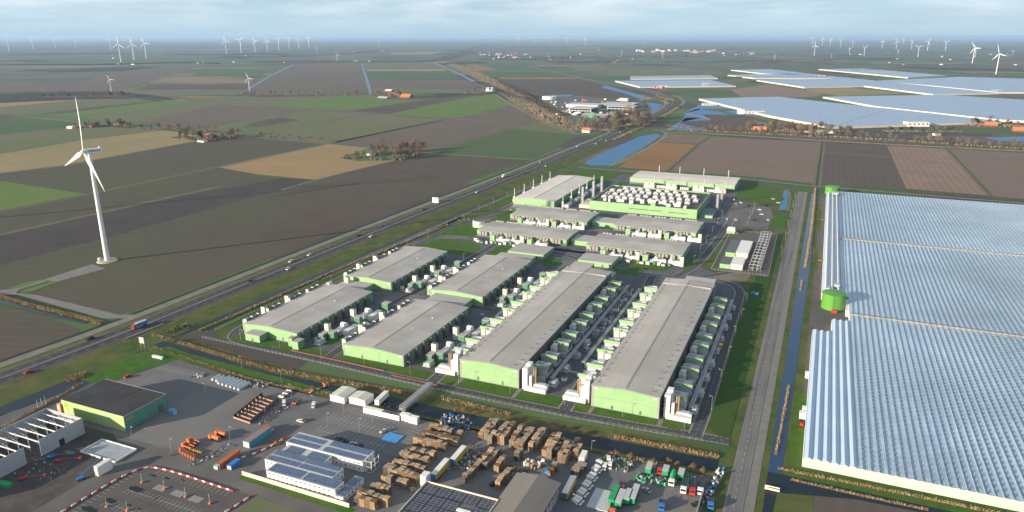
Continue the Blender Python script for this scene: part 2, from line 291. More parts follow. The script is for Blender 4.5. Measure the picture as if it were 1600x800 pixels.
F = [
 (m_dark, [(-40,455),(0,478),(40,486),(128,514),(105,532),(0,566),(-40,583)]),
 (m_gg, [(-60,427),(0,414),(175,369),(400,307),(470,289),(560,300),(440,330),(330,375),(180,425),(70,452),(0,460),(-60,470)]),
 (m_dark, [(70,452),(180,425),(330,375),(440,330),(560,300),(470,289),(492,281),(560,264),(625,249),(650,239),(832,250),(800,259),(640,318),(400,412),(220,482),(185,492),(30,458)]),
 (m_dark2, [(-60,382),(0,368),(250,312),(400,276),(492,281),(442,297),(400,307),(175,369),(0,414),(-60,428)]),
 (m_gg, [(-60,346),(0,331),(343,262),(400,273),(440,279),(250,312),(0,368),(-60,382)]),
 (m_tan, [(343,262),(400,249),(512,225),(575,232),(530,247),(560,252),(618,250),(560,264),(494,281),(400,272)]),
 (m_green, [(-60,276),(0,283),(135,303),(0,330),(-60,344)]),
 (m_gg, [(-60,283),(0,271),(100,259),(300,222),(345,216),(400,216),(510,225),(400,248),(137,303),(0,283)]),
 (m_olive, [(-60,252),(0,240),(130,218),(255,203),(330,215),(300,222),(100,259),(0,271),(-60,282)]),
 (m_gg2, [(-60,217),(0,211),(100,201),(190,198),(255,203),(130,218),(0,240),(-60,251)]),
 (m_green2, [(-60,181),(0,185),(50,184),(120,190),(100,201),(0,211),(-60,216)]),
 (m_dark, [(-60,174),(0,177),(45,182),(0,186),(-60,183)]),
 (m_tan, [(-60,158),(0,161),(135,155),(60,163),(0,167),(-60,172)]),
 (m_gg2, [(-60,172),(0,167),(135,155),(212,154),(240,158),(140,168),(60,178),(0,178),(-60,176)]),
 (m_dark, [(60,178),(140,168),(242,157),(262,158),(120,177)]),
 (m_green, [(75,180),(262,157),(300,160),(130,181)]),
 (m_gg2, [(130,181),(300,160),(340,163),(220,190),(160,190)]),
 (m_dark3, [(220,190),(340,163),(400,167),(480,172),(380,190),(300,200),(255,200)]),
 (m_gg2, [(380,190),(480,172),(572,178),(425,206),(400,213),(345,213),(300,203)]),
 (m_dark, [(400,190),(440,183),(470,188),(410,198),(380,199)]),
 (m_gg2, [(430,206),(572,178),(690,186),(525,222),(510,224),(405,214)]),
 (m_dark3, [(525,222),(695,187),(800,193),(843,192),(800,200),(695,230),(650,238),(575,231)]),
 (m_green2, [(652,239),(695,230),(800,200),(850,205),(905,211),(880,225),(832,250)]),
 (m_gg2, [(800,200),(845,191),(870,196),(905,211),(850,206)]),
 (m_dark3, [(715,185),(797,166),(846,190),(800,191)]),
 (m_green, [(607,178),(725,152),(775,147),(797,164),(715,185)]),
 (m_dark, [(545,173),(670,155),(725,149),(775,147),(725,153),(607,178)]),
 (m_green, [(410,165),(525,150),(598,149),(600,157),(670,155),(545,173)]),
 (m_gg2, [(262,153),(395,152),(525,150),(410,165),(400,165),(300,158)]),
 (m_dark3, [(0,128),(110,133),(160,118),(200,110),(300,101),(320,102),(180,143),(100,143),(0,144)]),
 (m_gg2, [(180,143),(230,131),(258,122),(392,136),(380,148),(250,150)]),
 (m_dark, [(230,132),(392,132),(388,140),(215,140)]),
 (m_pink, [(232,128),(255,122),(395,124),(392,131)]),
 (m_green2, [(300,118),(320,107),(400,108),(420,112),(400,122)]),
 (m_dark3, [(385,134),(455,101),(500,99),(565,100),(578,146),(400,148)]),
 (m_gg2, [(430,118),(567,116),(572,128),(405,128)]),
 (m_green2, [(412,134),(574,134),(576,139),(400,140)]),
 (m_gg2, [(568,100),(675,97),(698,107),(571,107)]),
 (m_tan, [(571,108),(693,108),(698,111),(573,111)]),
 (m_green2, [(573,112),(700,112),(725,124),(577,124)]),
 (m_dark3, [(577,125),(727,125),(752,137),(580,138)]),
 (m_gg2, [(580,138),(752,138),(770,145),(586,147)]),
 (m_tan, [(610,82),(690,81),(676,85),(612,85)]),
 (m_orange, [(725,101),(745,101),(775,109),(737,111)]),
 (m_green2, [(752,99),(830,98),(850,108),(776,108)]),
 (m_green2, [(740,113),(880,116),(890,122),(772,121)]),
 (m_orange, [(776,121),(890,121),(905,123),(785,124)]),
 (m_dark, [(786,125),(905,124),(950,134),(1000,150),(990,156),(860,154),(830,148)]),
 (m_gg2, [(880,103),(1000,106),(1130,112),(1125,118),(960,119),(900,110)]),
 (m_green2, [(1060,138),(1130,141),(1160,150),(1080,152),(1050,143)]),
 (m_pink, [(1140,140),(1200,132),(1290,146),(1270,152),(1160,152)]),
 (m_olive, [(1255,140),(1320,136),(1420,146),(1310,150)]),
 (m_green2, [(1215,153),(1285,151),(1390,169),(1290,170)]),
 (m_brown2, [(1064,187),(1110,180),(1200,187),(1340,203),(1270,206),(1120,207)]),
 (m_gg2, [(1160,180),(1200,181),(1300,195),(1225,194)]),
 (m_green2, [(1330,204),(1600,198),(1640,206),(1640,214),(1500,208)]),
 (m_brown, [(1028,221),(1040,208),(1112,212),(1092,225)]),
 (m_orange, [(966,261),(1026,222),(1090,226),(1043,268)]),
 (m_brown, [(1045,268),(1092,226),(1113,213),(1284,223),(1275,287),(1150,274)]),
 (m_brown2, [(1289,223),(1384,227),(1415,294),(1281,287)]),
 (m_pink, [(1385,227),(1480,233),(1549,306),(1416,295)]),
 (m_brown, [(1482,233),(1640,241),(1660,316),(1551,307)]),
 (m_brown2, [(1208,757),(1238,748),(1600,830),(1600,880),(1190,880)]),
]
for i, (m, p) in enumerate(F): flat('field', p, m, .05+.012*(i % 7))
# thin ditches and field tracks
m_margin = mat('ragged field margin', (.10, .115, .05), .95, (.15, .13, .07), .12, lo=.45, hi=.55)
m_ditch = mat('ditch', (.02, .022, .02), .6, (.028, .03, .022), .2)
m_track = mat('farm track', (.22, .2, .16), .9, (.16, .17, .1), .3)
m_reedgr = mat('rough verge', (.19, .15, .075), .9, (.12, .12, .05), .15)
def line(name, pts, wd, m, z, sm=1): return ribbon(name, smooth(W(*pts), sm), -wd/2, wd/2, z, m)
for p, wd in [([(-60,345),(0,330),(160,299),(400,248),(525,222),(695,187)],3),([(700,184),(850,150)],0),([(0,240),(130,218),(255,203)],3),([(0,271),(100,259),(300,222)],2.5),([(425,206),(575,179)],3),
              ([(525,222),(697,187)],3),([(695,231),(800,200),(846,189)],3.5),([(545,173),(670,155)],3),([(965,268),(1044,268),(1092,225),(1113,212)],2.5),([(1285,222),(1276,290)],3.2),([(1480,232),(1550,307)],2),
              ([(0,367),(250,312),(345,291)],1.2),([(715,185),(797,166)],3)]:
    if wd: line('ditch_margin', p, wd+7, m_margin, .135, 0); line('ditch', p, wd, m_ditch, .145, 0)
for p, wd in [([(440,297),(492,281),(560,264),(625,249),(650,239)],3),([(400,215),(510,225),(575,231),(650,238),(832,250)],4),([(-60,178),(0,179),(50,184),(125,191)],6),([(1092,226),(1284,237),(1390,246),(1480,251),(1620,259)],2),
              ([(380,190),(345,200)],4),([(-60,212),(0,211),(100,201)],3),([(400,148),(590,149),(770,146)],5),([(60,152),(210,152),(400,151)],5)]:
    line('farm_track', p, wd, m_track, .15, 1)
line('rough_verge', [(205,153),(400,166),(600,178),(800,192),(846,191)], 11, m_reedgr, .16)

# ------------------------------------------------------------------ water
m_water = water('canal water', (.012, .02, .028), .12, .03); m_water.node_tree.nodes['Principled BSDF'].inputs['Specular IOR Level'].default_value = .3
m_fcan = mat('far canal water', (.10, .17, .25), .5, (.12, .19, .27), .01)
m_pond = water('pond water', (.045, .15, .31), .4, .05); m_pond.node_tree.nodes['Principled BSDF'].inputs['Specular IOR Level'].default_value = .25
for p in [[(912,256),(930,244),(1000,213),(1026,209),(1032,212),(1012,226),(955,259),(925,259)],
          [(1065,190),(1072,176),(1090,170),(1160,180),(1098,179),(1110,188)], [(1040,204),(1072,184),(1096,184),(1060,192),(1105,202),(1100,205)],
          [(1066,178),(1100,160),(1160,162),(1180,170),(1100,170)], [(1140,173),(1240,173),(1246,178),(1170,181),(1130,177)],
          [(1010,160),(1035,163),(1026,175),(1003,187),(970,182),(985,170),(1015,170)], [(945,133),(1000,148),(1028,156),(1010,158),(975,146),(940,137)],
          [(870,186),(895,194),(940,203),(930,206),(880,199)], [(860,148),(895,148),(890,152),(870,152)], [(1535,215),(1610,213),(1640,216),(1640,223),(1560,220)],
          [(1180,190),(1200,192),(1180,194)] ]: flat('pond', p, m_pond, .22)
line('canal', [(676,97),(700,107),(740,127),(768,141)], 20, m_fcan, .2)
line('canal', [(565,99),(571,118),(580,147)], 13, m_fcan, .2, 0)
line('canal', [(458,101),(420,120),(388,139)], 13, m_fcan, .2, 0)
hp = smooth(W((-80,624),(0,594),(200,520.5),(400,439),(640,341.5),(800,278),(900,236.5),(955,213),(1000,193),(1037,176),(1052,164),(1049,155),(1037,148),(1015,142),(992,137),(940,129),(880,116),(830,104)), 2)
# ------------------------------------------------------------------ highway on its low bank
m_grass = mat('verge grass', (0.048, 0.080, 0.022), .95, (0.076, 0.105, 0.031), .12, c3=(0.124, 0.123, 0.043), scale3=.05, f3=.6, spec=.1, bump=.1)
m_grassd = mat('mown lawn', (0.039, 0.102, 0.012), .95, (0.061, 0.133, 0.019), .2, c3=(0.081, 0.115, 0.025), scale3=.03, f3=.5, spec=.1)
m_bank = mat('rough bank grass', (0.062, 0.075, 0.026), .95, (0.117, 0.111, 0.043), .25, c3=(0.166, 0.135, 0.061), scale3=.06, f3=.5, spec=.1, bump=.2)
m_asph = mat('highway asphalt', (0.048, 0.049, 0.055), .85, (0.060, 0.059, 0.065), .45, stretch=(1, .02, 1), rot=R(-3), spec=.2, c3=(0.043, 0.042, 0.043), scale3=.03, f3=.6)
m_asph2 = mat('old asphalt', (0.128, 0.124, 0.120), .9, (0.098, 0.096, 0.096), .05, c3=(0.165, 0.158, 0.150), scale3=.02, f3=.6, spec=.2)
m_asph3 = mat('campus asphalt', (0.060, 0.062, 0.069), .88, (0.072, 0.073, 0.079), .06, spec=.2)
m_conc = mat('concrete paving', (.21, .2, .185), .9, (.17, .165, .155), .2, brick=(3, 3, (.12, .12, .11), .03, (0, 0, 0)))
m_white = mat('road marking white', (.5, .5, .48), .8, (.4, .4, .38), 1)
m_reed = mat('dry reed', (.36, .22, .09), .9, (.26, .16, .07), .3)
m_gravel = mat('gravel road', (.2, .19, .17), .95, (.15, .145, .135), .1)
HZ = .9
ribbon('verge', hp, 9.5, 25, .2, m_grass, z1=.19)
ribbon('service_road', hp, 16.5, 23.5, .24, m_gravel)
ribbon('ditch', hp, 26, 28, .2, m_ditch)
ribbon('verge', hp, 8.4, 13, HZ-.02, m_bank, z1=.22)
ribbon('highway', hp, -9.2, 9.2, HZ, m_asph)
mk = MB()
for d in (-8.2, -1.6, 1.6, 8.2): strip(mk, hp, d-.08, d+.08, HZ+.03)
for d in (-4.9, 4.9): dashes(mk, hp, d, 3, 6, .2, HZ+.03)
o = mk.build('lane_markings', m_white); o['kind'] = 'structure'
ribbon('median', hp, -1.1, 1.1, HZ+.02, mat('median gravel', (.2, .19, .17), .9, (.14, .15, .1), .2))
ribbon('verge', hp, -9.1, -14, HZ-.02, m_bank, z1=.6)
near = [p for p in hp if p[1] < 1250]
ribbon('verge', near, -14, -35, .6, m_grass, z1=.2)
far = [p for p in hp if p[1] >= 1200 or p[0] > 900]
ribbon('verge', hp, -14, -22, .55, m_grass, z1=.18)
m_steel = mat('galvanised steel', (.42, .43, .44), .45, (.34, .35, .36), 2, metal=.5)
gr = thing('guard_rail', 'long galvanised guard rail along the middle of the highway', 'guard rail')
rb = MB()
for d in (-.35, .35):
    A = offs(hp, d-.04); B = offs(hp, d+.04)
    for i in range(len(hp)-1):
        rb.quad((*A[i], HZ+.45), (*A[i+1], HZ+.45), (*A[i+1], HZ+.8), (*A[i], HZ+.8)); rb.quad((*A[i], HZ+.8), (*A[i+1], HZ+.8), (*B[i+1], HZ+.8), (*B[i], HZ+.8))
rb.build('rail', m_steel, gr)
pb = MB()
for i in range(0, 170):
    a = i*8; acc = 0
    for p, q in zip(hp, hp[1:]):
        L = math.dist(p, q)
        if acc+L > a: t = (a-acc)/L; x = p[0]+(q[0]-p[0])*t; y = p[1]+(q[1]-p[1])*t; pb.box(x-.08, x+.08, y-.08, y+.08, HZ, HZ+.75); break
        acc += L
ps = pb.build('post', m_steel, gr); ps['kind'] = 'stuff'

# canal beside the highway, its reeds, the canal in front of the halls
line('canal', [(-60,655),(0,640),(100,603),(160,575),(215,545)], 17, m_water, .23)
cp = smooth(W((262,528),(300,513),(400,473),(470,444),(560,407),(640,374),(720,340)), 1)
ribbon('canal', cp, -3.5, 5, .25, m_water)
line('canal', [(-60,451),(0,468),(70,487),(140,503)], 8, m_water, .23)
sc = smooth(W((225,532),(300,553),(400,585),(500,606),(560,617),(640,636),(760,662),(900,686),(1000,705),(1060,717),(1120,728)), 1)
ribbon('rough_bank', sc, -9, 14, .2, m_bank)
ribbon('canal', sc, -5, 5, .24, m_water)
# right hand road, bike path, canal
rx = lambda *q: [(x, y) for x, y in q]
RY0, RY1 = 150, 960
def rect(name, x0, x1, y0, y1, z, m, kind='structure'): return flat(name, [(x0, y0), (x1, y0), (x1, y1), (x0, y1)], m, z, px=False, kind=kind)
rect('verge', -24, 14, RY0, RY1, .17, m_grass)
rect('road', -20, -12.4, RY0, RY1-2, .25, mat('pale old asphalt', (.17, .17, .172), .9, (.105, .105, .107), .5, stretch=(1, .02, 1), c3=(.18, .175, .165), scale3=.03, f3=.55, spec=.2))
rect('bike_path', -12.2, -8.2, RY0, RY1-2, .25, m_conc)
mk = MB(); ln = [(-16.2, RY0), (-16.2, RY1-8)]
dashes(mk, ln, 0, 3, 3, .14, .262)
dashes(mk, ln, -3.3, 1, 1, .12, .262); dashes(mk, ln, 3.3, 1, 1, .12, .262)
o = mk.build('lane_markings', m_white); o['kind'] = 'structure'
flat('canal', [(-5.2, 301), (.5, 301), (1.6, 430), (3.2, 640), (1.8, 953), (-3.5, 953), (-4.8, 640), (-4.9, 430)], water('blue canal water', (.018, .055, .12), .2, .03), .24, px=False)
m_canalblue = m_water
flat('canal', [(-5, 270), (-1.5, 270), (-.5, 288), (30, 296), (100, 298), (240, 294), (240, 301), (100, 305), (30, 303), (-5.2, 303)], m_water, .246, px=False)
# gravel cross road behind everything, from the pond to the far right
line('road', [(905,262),(985,268),(1150,278),(1240,288),(1270,291),(1310,294),(1600,318),(1660,322)], 6, m_gravel, .27)
line('rough_verge', [(1290,290),(1420,298),(1600,314),(1660,318)], 9, m_grass, .22)
line('road', [(1030,202),(1120,209),(1290,220),(1400,226),(1600,236),(1660,240)], 10, m_gravel, .27)
line('rough_verge', [(1030,200),(1120,206),(1290,216),(1400,222),(1600,232),(1660,236)], 9, m_reedgr, .2)
line('road', [(955,259),(975,252),(1030,221),(1042,209),(1036,205),(1020,203)], 8, m_gravel, .26)
line('road', [(1063,165),(1070,160),(1062,152),(1048,148)], 9, m_gravel, .26)
line('farm_track', [(775,148),(797,163),(848,189),(872,199),(908,211),(930,208),(960,200)], 9, m_track, .26)
# turbine pad and its access
flat('crane_pad', [(66,438),(144,413),(165,420),(88,441)], m_conc, .22)
flat('gravel_road', [(0,454),(0,461),(28,461),(160,498),(200,498),(215,492),(185,492),(60,462),(25,458),(32,452),(74,440),(66,437),(20,452)], m_conc, .23)
flat('verge', [(10,452),(30,445),(66,436),(68,438),(30,451)], m_green, .24); flat('verge', [(30,459),(36,454),(82,440),(90,441),(50,456)], m_green, .24)

# ------------------------------------------------------------------ campus ground
m_yard = mat('dark yard paving', (0.084, 0.089, 0.102), .9, (0.113, 0.116, 0.132), .15, spec=.2)
m_plaza = mat('pale paving', (.13, .13, .13), .9, (.16, .16, .155), .1, brick=(9, 9, (.09, .09, .09), .05, (0, 0, 0)))
flat('campus_ground', [(-352, 331), (-340, 322), (-24.2, 322), (-24.2, 952), (-90, 992), (-310, 1005), (-338, 960), (-347, 700), (-352, 430)], m_grass, .25, px=False)
flat('campus_ground', [(-334, 333), (-52, 331), (-44, 345), (-44, 560), (-85, 600), (-330, 600)], m_yard, .262, px=False)
flat('campus_ground', [(-300, 600), (-95, 590), (-60, 740), (-70, 870), (-90, 985), (-262, 985), (-262, 760), (-300, 740)], m_yard, .262, px=False)
m_debris = mat('rubble ground', (.15, .12, .09), .95, (.09, .085, .06), .2, c3=(.2, .17, .14), scale3=.06, f3=.7, bump=.3)
flat('rubble_ground', [(686,376),(700,366),(790,322),(800,316),(820,322),(805,345),(760,368),(712,376)], m_debris, .28)
flat('rubble_ground', [(1112,440),(1120,426),(1155,420),(1175,428),(1165,440),(1130,446)], m_debris, .28)
# roads of the campus
def road(path, wd, z=.29, m=m_asph3, sm=2, dash=True):
    p = smooth(path, sm); ribbon('campus_road', p, -wd/2, wd/2, z, m)
    q = MB()
    if dash: dashes(q, p, wd/2-.5, 1.2, 1.2, .16, z+.008); dashes(q, p, -wd/2+.5, 1.2, 1.2, .16, z+.008); dashes(q, p, 0, 1.5, 3, .14, z+.008)
    strip(q, p, wd/2, wd/2+.25, z+.01); strip(q, p, -wd/2-.25, -wd/2, z+.01)
    o = q.build('lane_markings', m_white); o['kind'] = 'structure'
road([(-341, 420), (-341, 345), (-336, 327), (-320, 322), (-260, 321), (-180, 318), (-120, 317), (-60, 319), (-42, 321), (-24, 322)], 6.5)
road([(-40, 322), (-39.5, 345), (-41, 420), (-42.5, 520), (-44, 552), (-58, 566), (-90, 566)], 6.5, z=.30)
road([(-341, 420), (-341, 520), (-338, 580), (-300, 596), (-220, 596), (-150, 560), (-100, 560)], 6, z=.295)
road([(-341, 560), (-335, 640), (-322, 700), (-318, 745)], 5, z=.3, dash=False)
road([(-185, 321), (-187, 400), (-188, 520), (-184, 556)], 7, z=.30)
road([(-106.5, 320), (-107.5, 400), (-110, 520), (-113, 556)], 7, z=.302)
road([(-258, 322), (-262, 380), (-262, 430), (-250, 436), (-200, 436)], 6, z=.304, dash=False)
road([(-268, 436), (-270, 500), (-268, 596)], 6, z=.304, dash=False)
road([(-95, 562), (-84, 600), (-80, 680), (-78, 750), (-78, 800)], 7, z=.31)
road([(-78, 740), (-50, 742), (-22, 742)], 7, z=.306, dash=False)
road([(-88, 560), (-60, 585), (-50, 600)], 6, z=.303, dash=False)
flat('car_park', [(-76, 750), (-40, 748), (-38, 800), (-44, 850), (-62, 862), (-95, 862), (-95, 770)], m_asph2, .315, px=False)
flat('car_park', [(-100, 745), (-82, 745), (-82, 800), (-100, 800)], m_yard, .318, px=False)
flat('plaza', [(-283, 416), (-256, 416), (-256, 442), (-283, 442)], m_plaza, .32, px=False)
flat('plaza', [(-203, 700-16), (-184, 684), (-184, 650), (-203, 650)], m_plaza, .32, px=False)
flat('plaza', [(-200, 548), (-150, 540), (-140, 562), (-180, 575), (-205, 565)], m_plaza, .283, px=False)
flat('pond', [(1225,297),(1233,300),(1229,328),(1217,329)], m_pond, .33)
line('rough_verge', [(1200,290),(1228,294),(1236,304),(1231,330)], 2.6, m_reedgr, .328)
# lawns, each a sheet with a paved edge
def lawn(pts, px=False, m=m_grassd): return flat('lawn', pts, m, .335, px=px)
def front_lawn(x0, x1, gates):
    xs = [x0]+gates+[x1]
    for a, b in zip(xs[::2], xs[1::2]):
        r = 3; lawn([(a+r, 323), (b-r, 323), (b-.8, 324.2), (b, 326), (b, 332.5), (a, 332.5), (a, 326), (a+.8, 324.2)])
front_lawn(-181.5, -112, [-172.5, -170, -137.5, -135])
front_lawn(-103, -46, [-95, -92.6, -59.5, -57])
front_lawn(-251, -191.5, [-234, -232.6, -219, -217.4])
front_lawn(-334, -262, [-328, -326.5, -317, -315.5, -300, -297])
rect('path', -172.4, -170.1, 322, 333, .34, m_conc); rect('path', -137.4, -135.1, 322, 333, .34, m_conc)
rect('path', -94.9, -92.7, 322, 330, .34, m_conc); rect('path', -59.4, -57.1, 322, 330, .34, m_conc)
lawn([(-282, 340), (-268, 340), (-266, 346), (-266, 372), (-282, 372)]); lawn([(-205, 336), (-192, 336), (-192, 362), (-205, 362)]); 
lawn([(-35.5, 332), (-30, 325), (-24.5, 325), (-24.5, 730), (-38, 730), (-36, 600), (-37.5, 520)], m=mat('big lawn', (.028, .075, .012), .95, (.04, .095, .016), .05, c3=(.05, .085, .02), scale3=.02, f3=.7, spec=.1))
lawn([(-332, 602), (-314, 606), (-298, 606), (-298, 665), (-316, 668), (-330, 640)]); lawn([(-312, 674), (-294, 674), (-294, 735), (-306, 740)])
lawn([(-330, 560), (-318, 545), (-275, 548), (-272, 572), (-290, 590), (-325, 588)]); lawn([(-262, 548), (-225, 548), (-215, 560), (-225, 588), (-262, 590)])
lawn([(-206, 550), (-198, 545), (-190, 556), (-196, 572), (-210, 565)]); lawn([(-150, 548), (-125, 552), (-120, 575), (-145, 560)])
lawn([(-140, 572), (-108, 570), (-100, 590), (-140, 592)]); lawn([(-92, 575), (-86, 600), (-90, 640), (-96, 600)])
lawn([(-72, 600), (-60, 610), (-62, 640), (-75, 640)]); lawn([(-75, 650), (-60, 650), (-60, 735), (-74, 735)])
lawn([(-328, 912), (-262, 912), (-250, 985), (-310, 1000)]); lawn([(-88, 880), (-40, 872), (-32, 900), (-40, 950), (-88, 975)]); lawn([(-36, 758), (-24.5, 758), (-24.5, 812), (-36, 812)])
lawn([(-340, 745), (-326, 745), (-326, 800), (-342, 800)]); lawn([(-236, 880), (-228, 880), (-228, 930), (-240, 930)])

# ------------------------------------------------------------------ yards south of the canal
m_yard2 = mat('industrial yard asphalt', (0.112, 0.117, 0.129), .9, (0.143, 0.144, 0.150), .04, c3=(0.180, 0.173, 0.162), scale3=.015, f3=.8, spec=.2, bump=.03)
m_mud = mat('construction mud', (0.065, 0.058, 0.055), .95, (0.091, 0.082, 0.075), .15, c3=(0.046, 0.043, 0.042), scale3=.08, f3=.7, bump=.2)
flat('industrial_ground', [(-372, 150), (-27.5, 150), (-27.5, 289), (-170, 284), (-290, 283), (-352, 291), (-364, 262)], m_asph2, .2, px=False)
lawn([(-372, 246), (-351, 247), (-340, 288), (-225, 286), (-225, 290), (-340, 297), (-360, 300), (-372, 280)])
flat('yard', [(-349, 247), (-340, 281), (-228, 281), (-228, 224), (-262, 213), (-300, 212)], m_yard2, .21, px=False)
flat('construction_ground', [(-345, 150), (-278, 150), (-278, 200), (-300, 212), (-345, 212)], m_mud, .22, px=False)
flat('yard', [(-218, 206), (-28, 200), (-28, 286), (-218, 280)], m_yard2, .215, px=False)
sp = smooth([(-271, 140), (-271.5, 185), (-268, 198), (-260, 203.5), (-240, 204.3), (-200, 203.3), (-150, 201)], 2)
ribbon('street', sp, -3.2, 3.2, .25, m_asph2)
flat('verge', [(-218, 207), (-158, 205), (-158, 209), (-218, 210)], m_grassd, .26, px=False)
flat('field', [(-201, 199.5), (-150, 197.5), (-150, 170), (-205, 170)], m_gg2, .24, px=False)
# marked car parks
def bays(x0, x1, y0, y1, n, z, axis='x', mid=True):
    q = MB()
    for i in range(n+1):
        if axis == 'x': x = x0+(x1-x0)*i/n; q.quad((x-.06, y0, z), (x+.06, y0, z), (x+.06, y1, z), (x-.06, y1, z))
        else: y = y0+(y1-y0)*i/n; q.quad((x0, y-.06, z), (x1, y-.06, z), (x1, y+.06, z), (x0, y+.06, z))
    if mid:
        if axis == 'x': y = (y0+y1)/2; q.quad((x0, y-.06, z), (x1, y-.06, z), (x1, y+.06, z), (x0, y+.06, z))
        else: x = (x0+x1)/2; q.quad((x-.06, y0, z), (x+.06, y0, z), (x+.06, y1, z), (x-.06, y1, z))
    o = q.build('bay_markings', m_white); o['kind'] = 'structure'
bays(-214, -176, 262, 271, 16, .225); bays(-212, -174, 250, 258, 16, .225); bays(-210, -176, 274, 279, 14, .225, mid=False); bays(-170, -164, 250, 278, 12, .225, axis='y', mid=False)
bays(-345, -300, 272, 279, 22, .22); bays(-335, -332, 246, 268, 9, .22, axis='y', mid=False); bays(-292, -285, 222, 238, 7, .22, axis='y', mid=False)
m_park = mat('new parking asphalt', (0.081, 0.075, 0.073), .9, (0.098, 0.091, 0.086), .08)
flat('car_park', [(-266.5, 150), (-266, 185), (-263, 196), (-258, 199.8), (-203, 199.5), (-205, 176), (-212, 150)], m_park, .24, px=False)
for k, y in enumerate((152, 162, 172, 182)): bays(-258+k, -216, y-2.4, y+2.4, 18, .252)
bays(-264, -261, 152, 192, 18, .252, axis='y', mid=False); bays(-254, -214, 194.6, 199, 16, .252, mid=False)
q = MB()
for x, y in [(-246, 188.5), (-236, 188.5), (-226, 188.5)]:
    for j in range(6): q.box(x+j*1.0, x+j*1.0+.4, y-1.8, y+1.8, .25, .256)
o = q.build('zebra_crossing', m_white); o['kind'] = 'structure'
m_tar = mat('wet black patch', (.012, .012, .012), .5)
for px, py, a, b_ in [(213,765,8,3.2),(172,783,7,2.6),(240,744,4,1.2),(262,748,3,1.2),(286,751,1.5,.8),(244,780,2,.9),(202,790,3,1),(218,796,2.5,.8),(140,797,9,3)]:
    x, y = S(px, py); n_ = 18; k = random.random()*3
    flat('puddle', [(x+a/2*math.cos(t*6.283/n_)*(1+.2*math.sin(3*t+k)), y+b_/2*math.sin(t*6.283/n_)*(1+.25*math.cos(2*t+k))) for t in range(n_)], m_tar, .262, px=False)
# greenhouse surrounds
rect('verge', 3.4, 14, 303, 957, .2, m_grass); rect('yard', 6.5, 12.5, 385, 955, .24, mat('yard asphalt warm', (.11, .1, .095), .9, (.085, .08, .078), .08))
flat('yard', [(6.5, 470), (34, 482), (34, 545), (8, 550)], MATS['yard asphalt warm'], .245, px=False)
flat('verge', [(2, 303), (240, 300), (240, 312), (9, 312), (9, 384), (2.5, 384)], m_grassd, .25, px=False)
rect('verge', 6.6, 9, 620, 690, .255, m_grassd); rect('verge', 6.6, 9, 760, 860, .255, m_grassd)
# ------------------------------------------------------------------ data halls
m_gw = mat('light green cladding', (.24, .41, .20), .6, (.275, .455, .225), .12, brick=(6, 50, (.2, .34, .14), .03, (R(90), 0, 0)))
m_gw_shade = mat('shade darkened side cladding', (.13, .30, .16), .6, (.15, .33, .18), .5)  # the front green made deeper, shade of the side walls put into the colour
m_roofg = mat('grey roof membrane', (.40, .385, .36), .85, (.45, .435, .41), .05, c3=(.35, .335, .315), scale3=.04, f3=.9, brick=(60, 6, (.25, .24, .22), .08, (0, 0, 0)))
m_roofg2 = mat('grey roof membrane strips', (.40, .38, .35), .85, (.45, .43, .40), .05, stretch=(1, .12, 1), c3=(.36, .34, .32), scale3=.03, f3=.9, brick=(6, 30, (.26, .25, .23), .09, (0, 0, 0)))
m_roofw = mat('pale roof membrane', (.60, .57, .52), .85, (.66, .63, .58), .05, c3=(.53, .5, .46), scale3=.03, f3=.5, brick=(60, 15, (.35, .33, .3), .08, (0, 0, 0)))
m_roofl = mat('low roof membrane', (.34, .335, .32), .85, (.39, .38, .36), .1)
m_trim = mat('grey trim', (.34, .33, .31), .6, (.3, .29, .28), .4)
m_whitep = mat('white panels', (.74, .73, .70), .55, (.66, .65, .62), .4)
m_cream = mat('cream panels', (.68, .62, .5), .6, (.62, .56, .45), .4)
m_greyp = mat('grey cabinet', (.40, .42, .45), .55, (.46, .48, .50), .5)
m_dgrey = mat('dark grey cabinet', (.09, .1, .105), .6, (.13, .14, .14), .5)
m_beige = mat('beige louvre', (.38, .36, .31), .7, (.3, .28, .25), .6, brick=(3, .35, (.2, .19, .17), .05, (R(90), 0, 0)))
m_black = mat('black', (.02, .02, .022), .6)
m_dgreen = mat('dark green cabin', (.08, .2, .13), .6, (.1, .24, .15), .5)
m_brass = mat('tan flue', (.45, .34, .2), .4, (.38, .28, .17), .5, metal=.3)

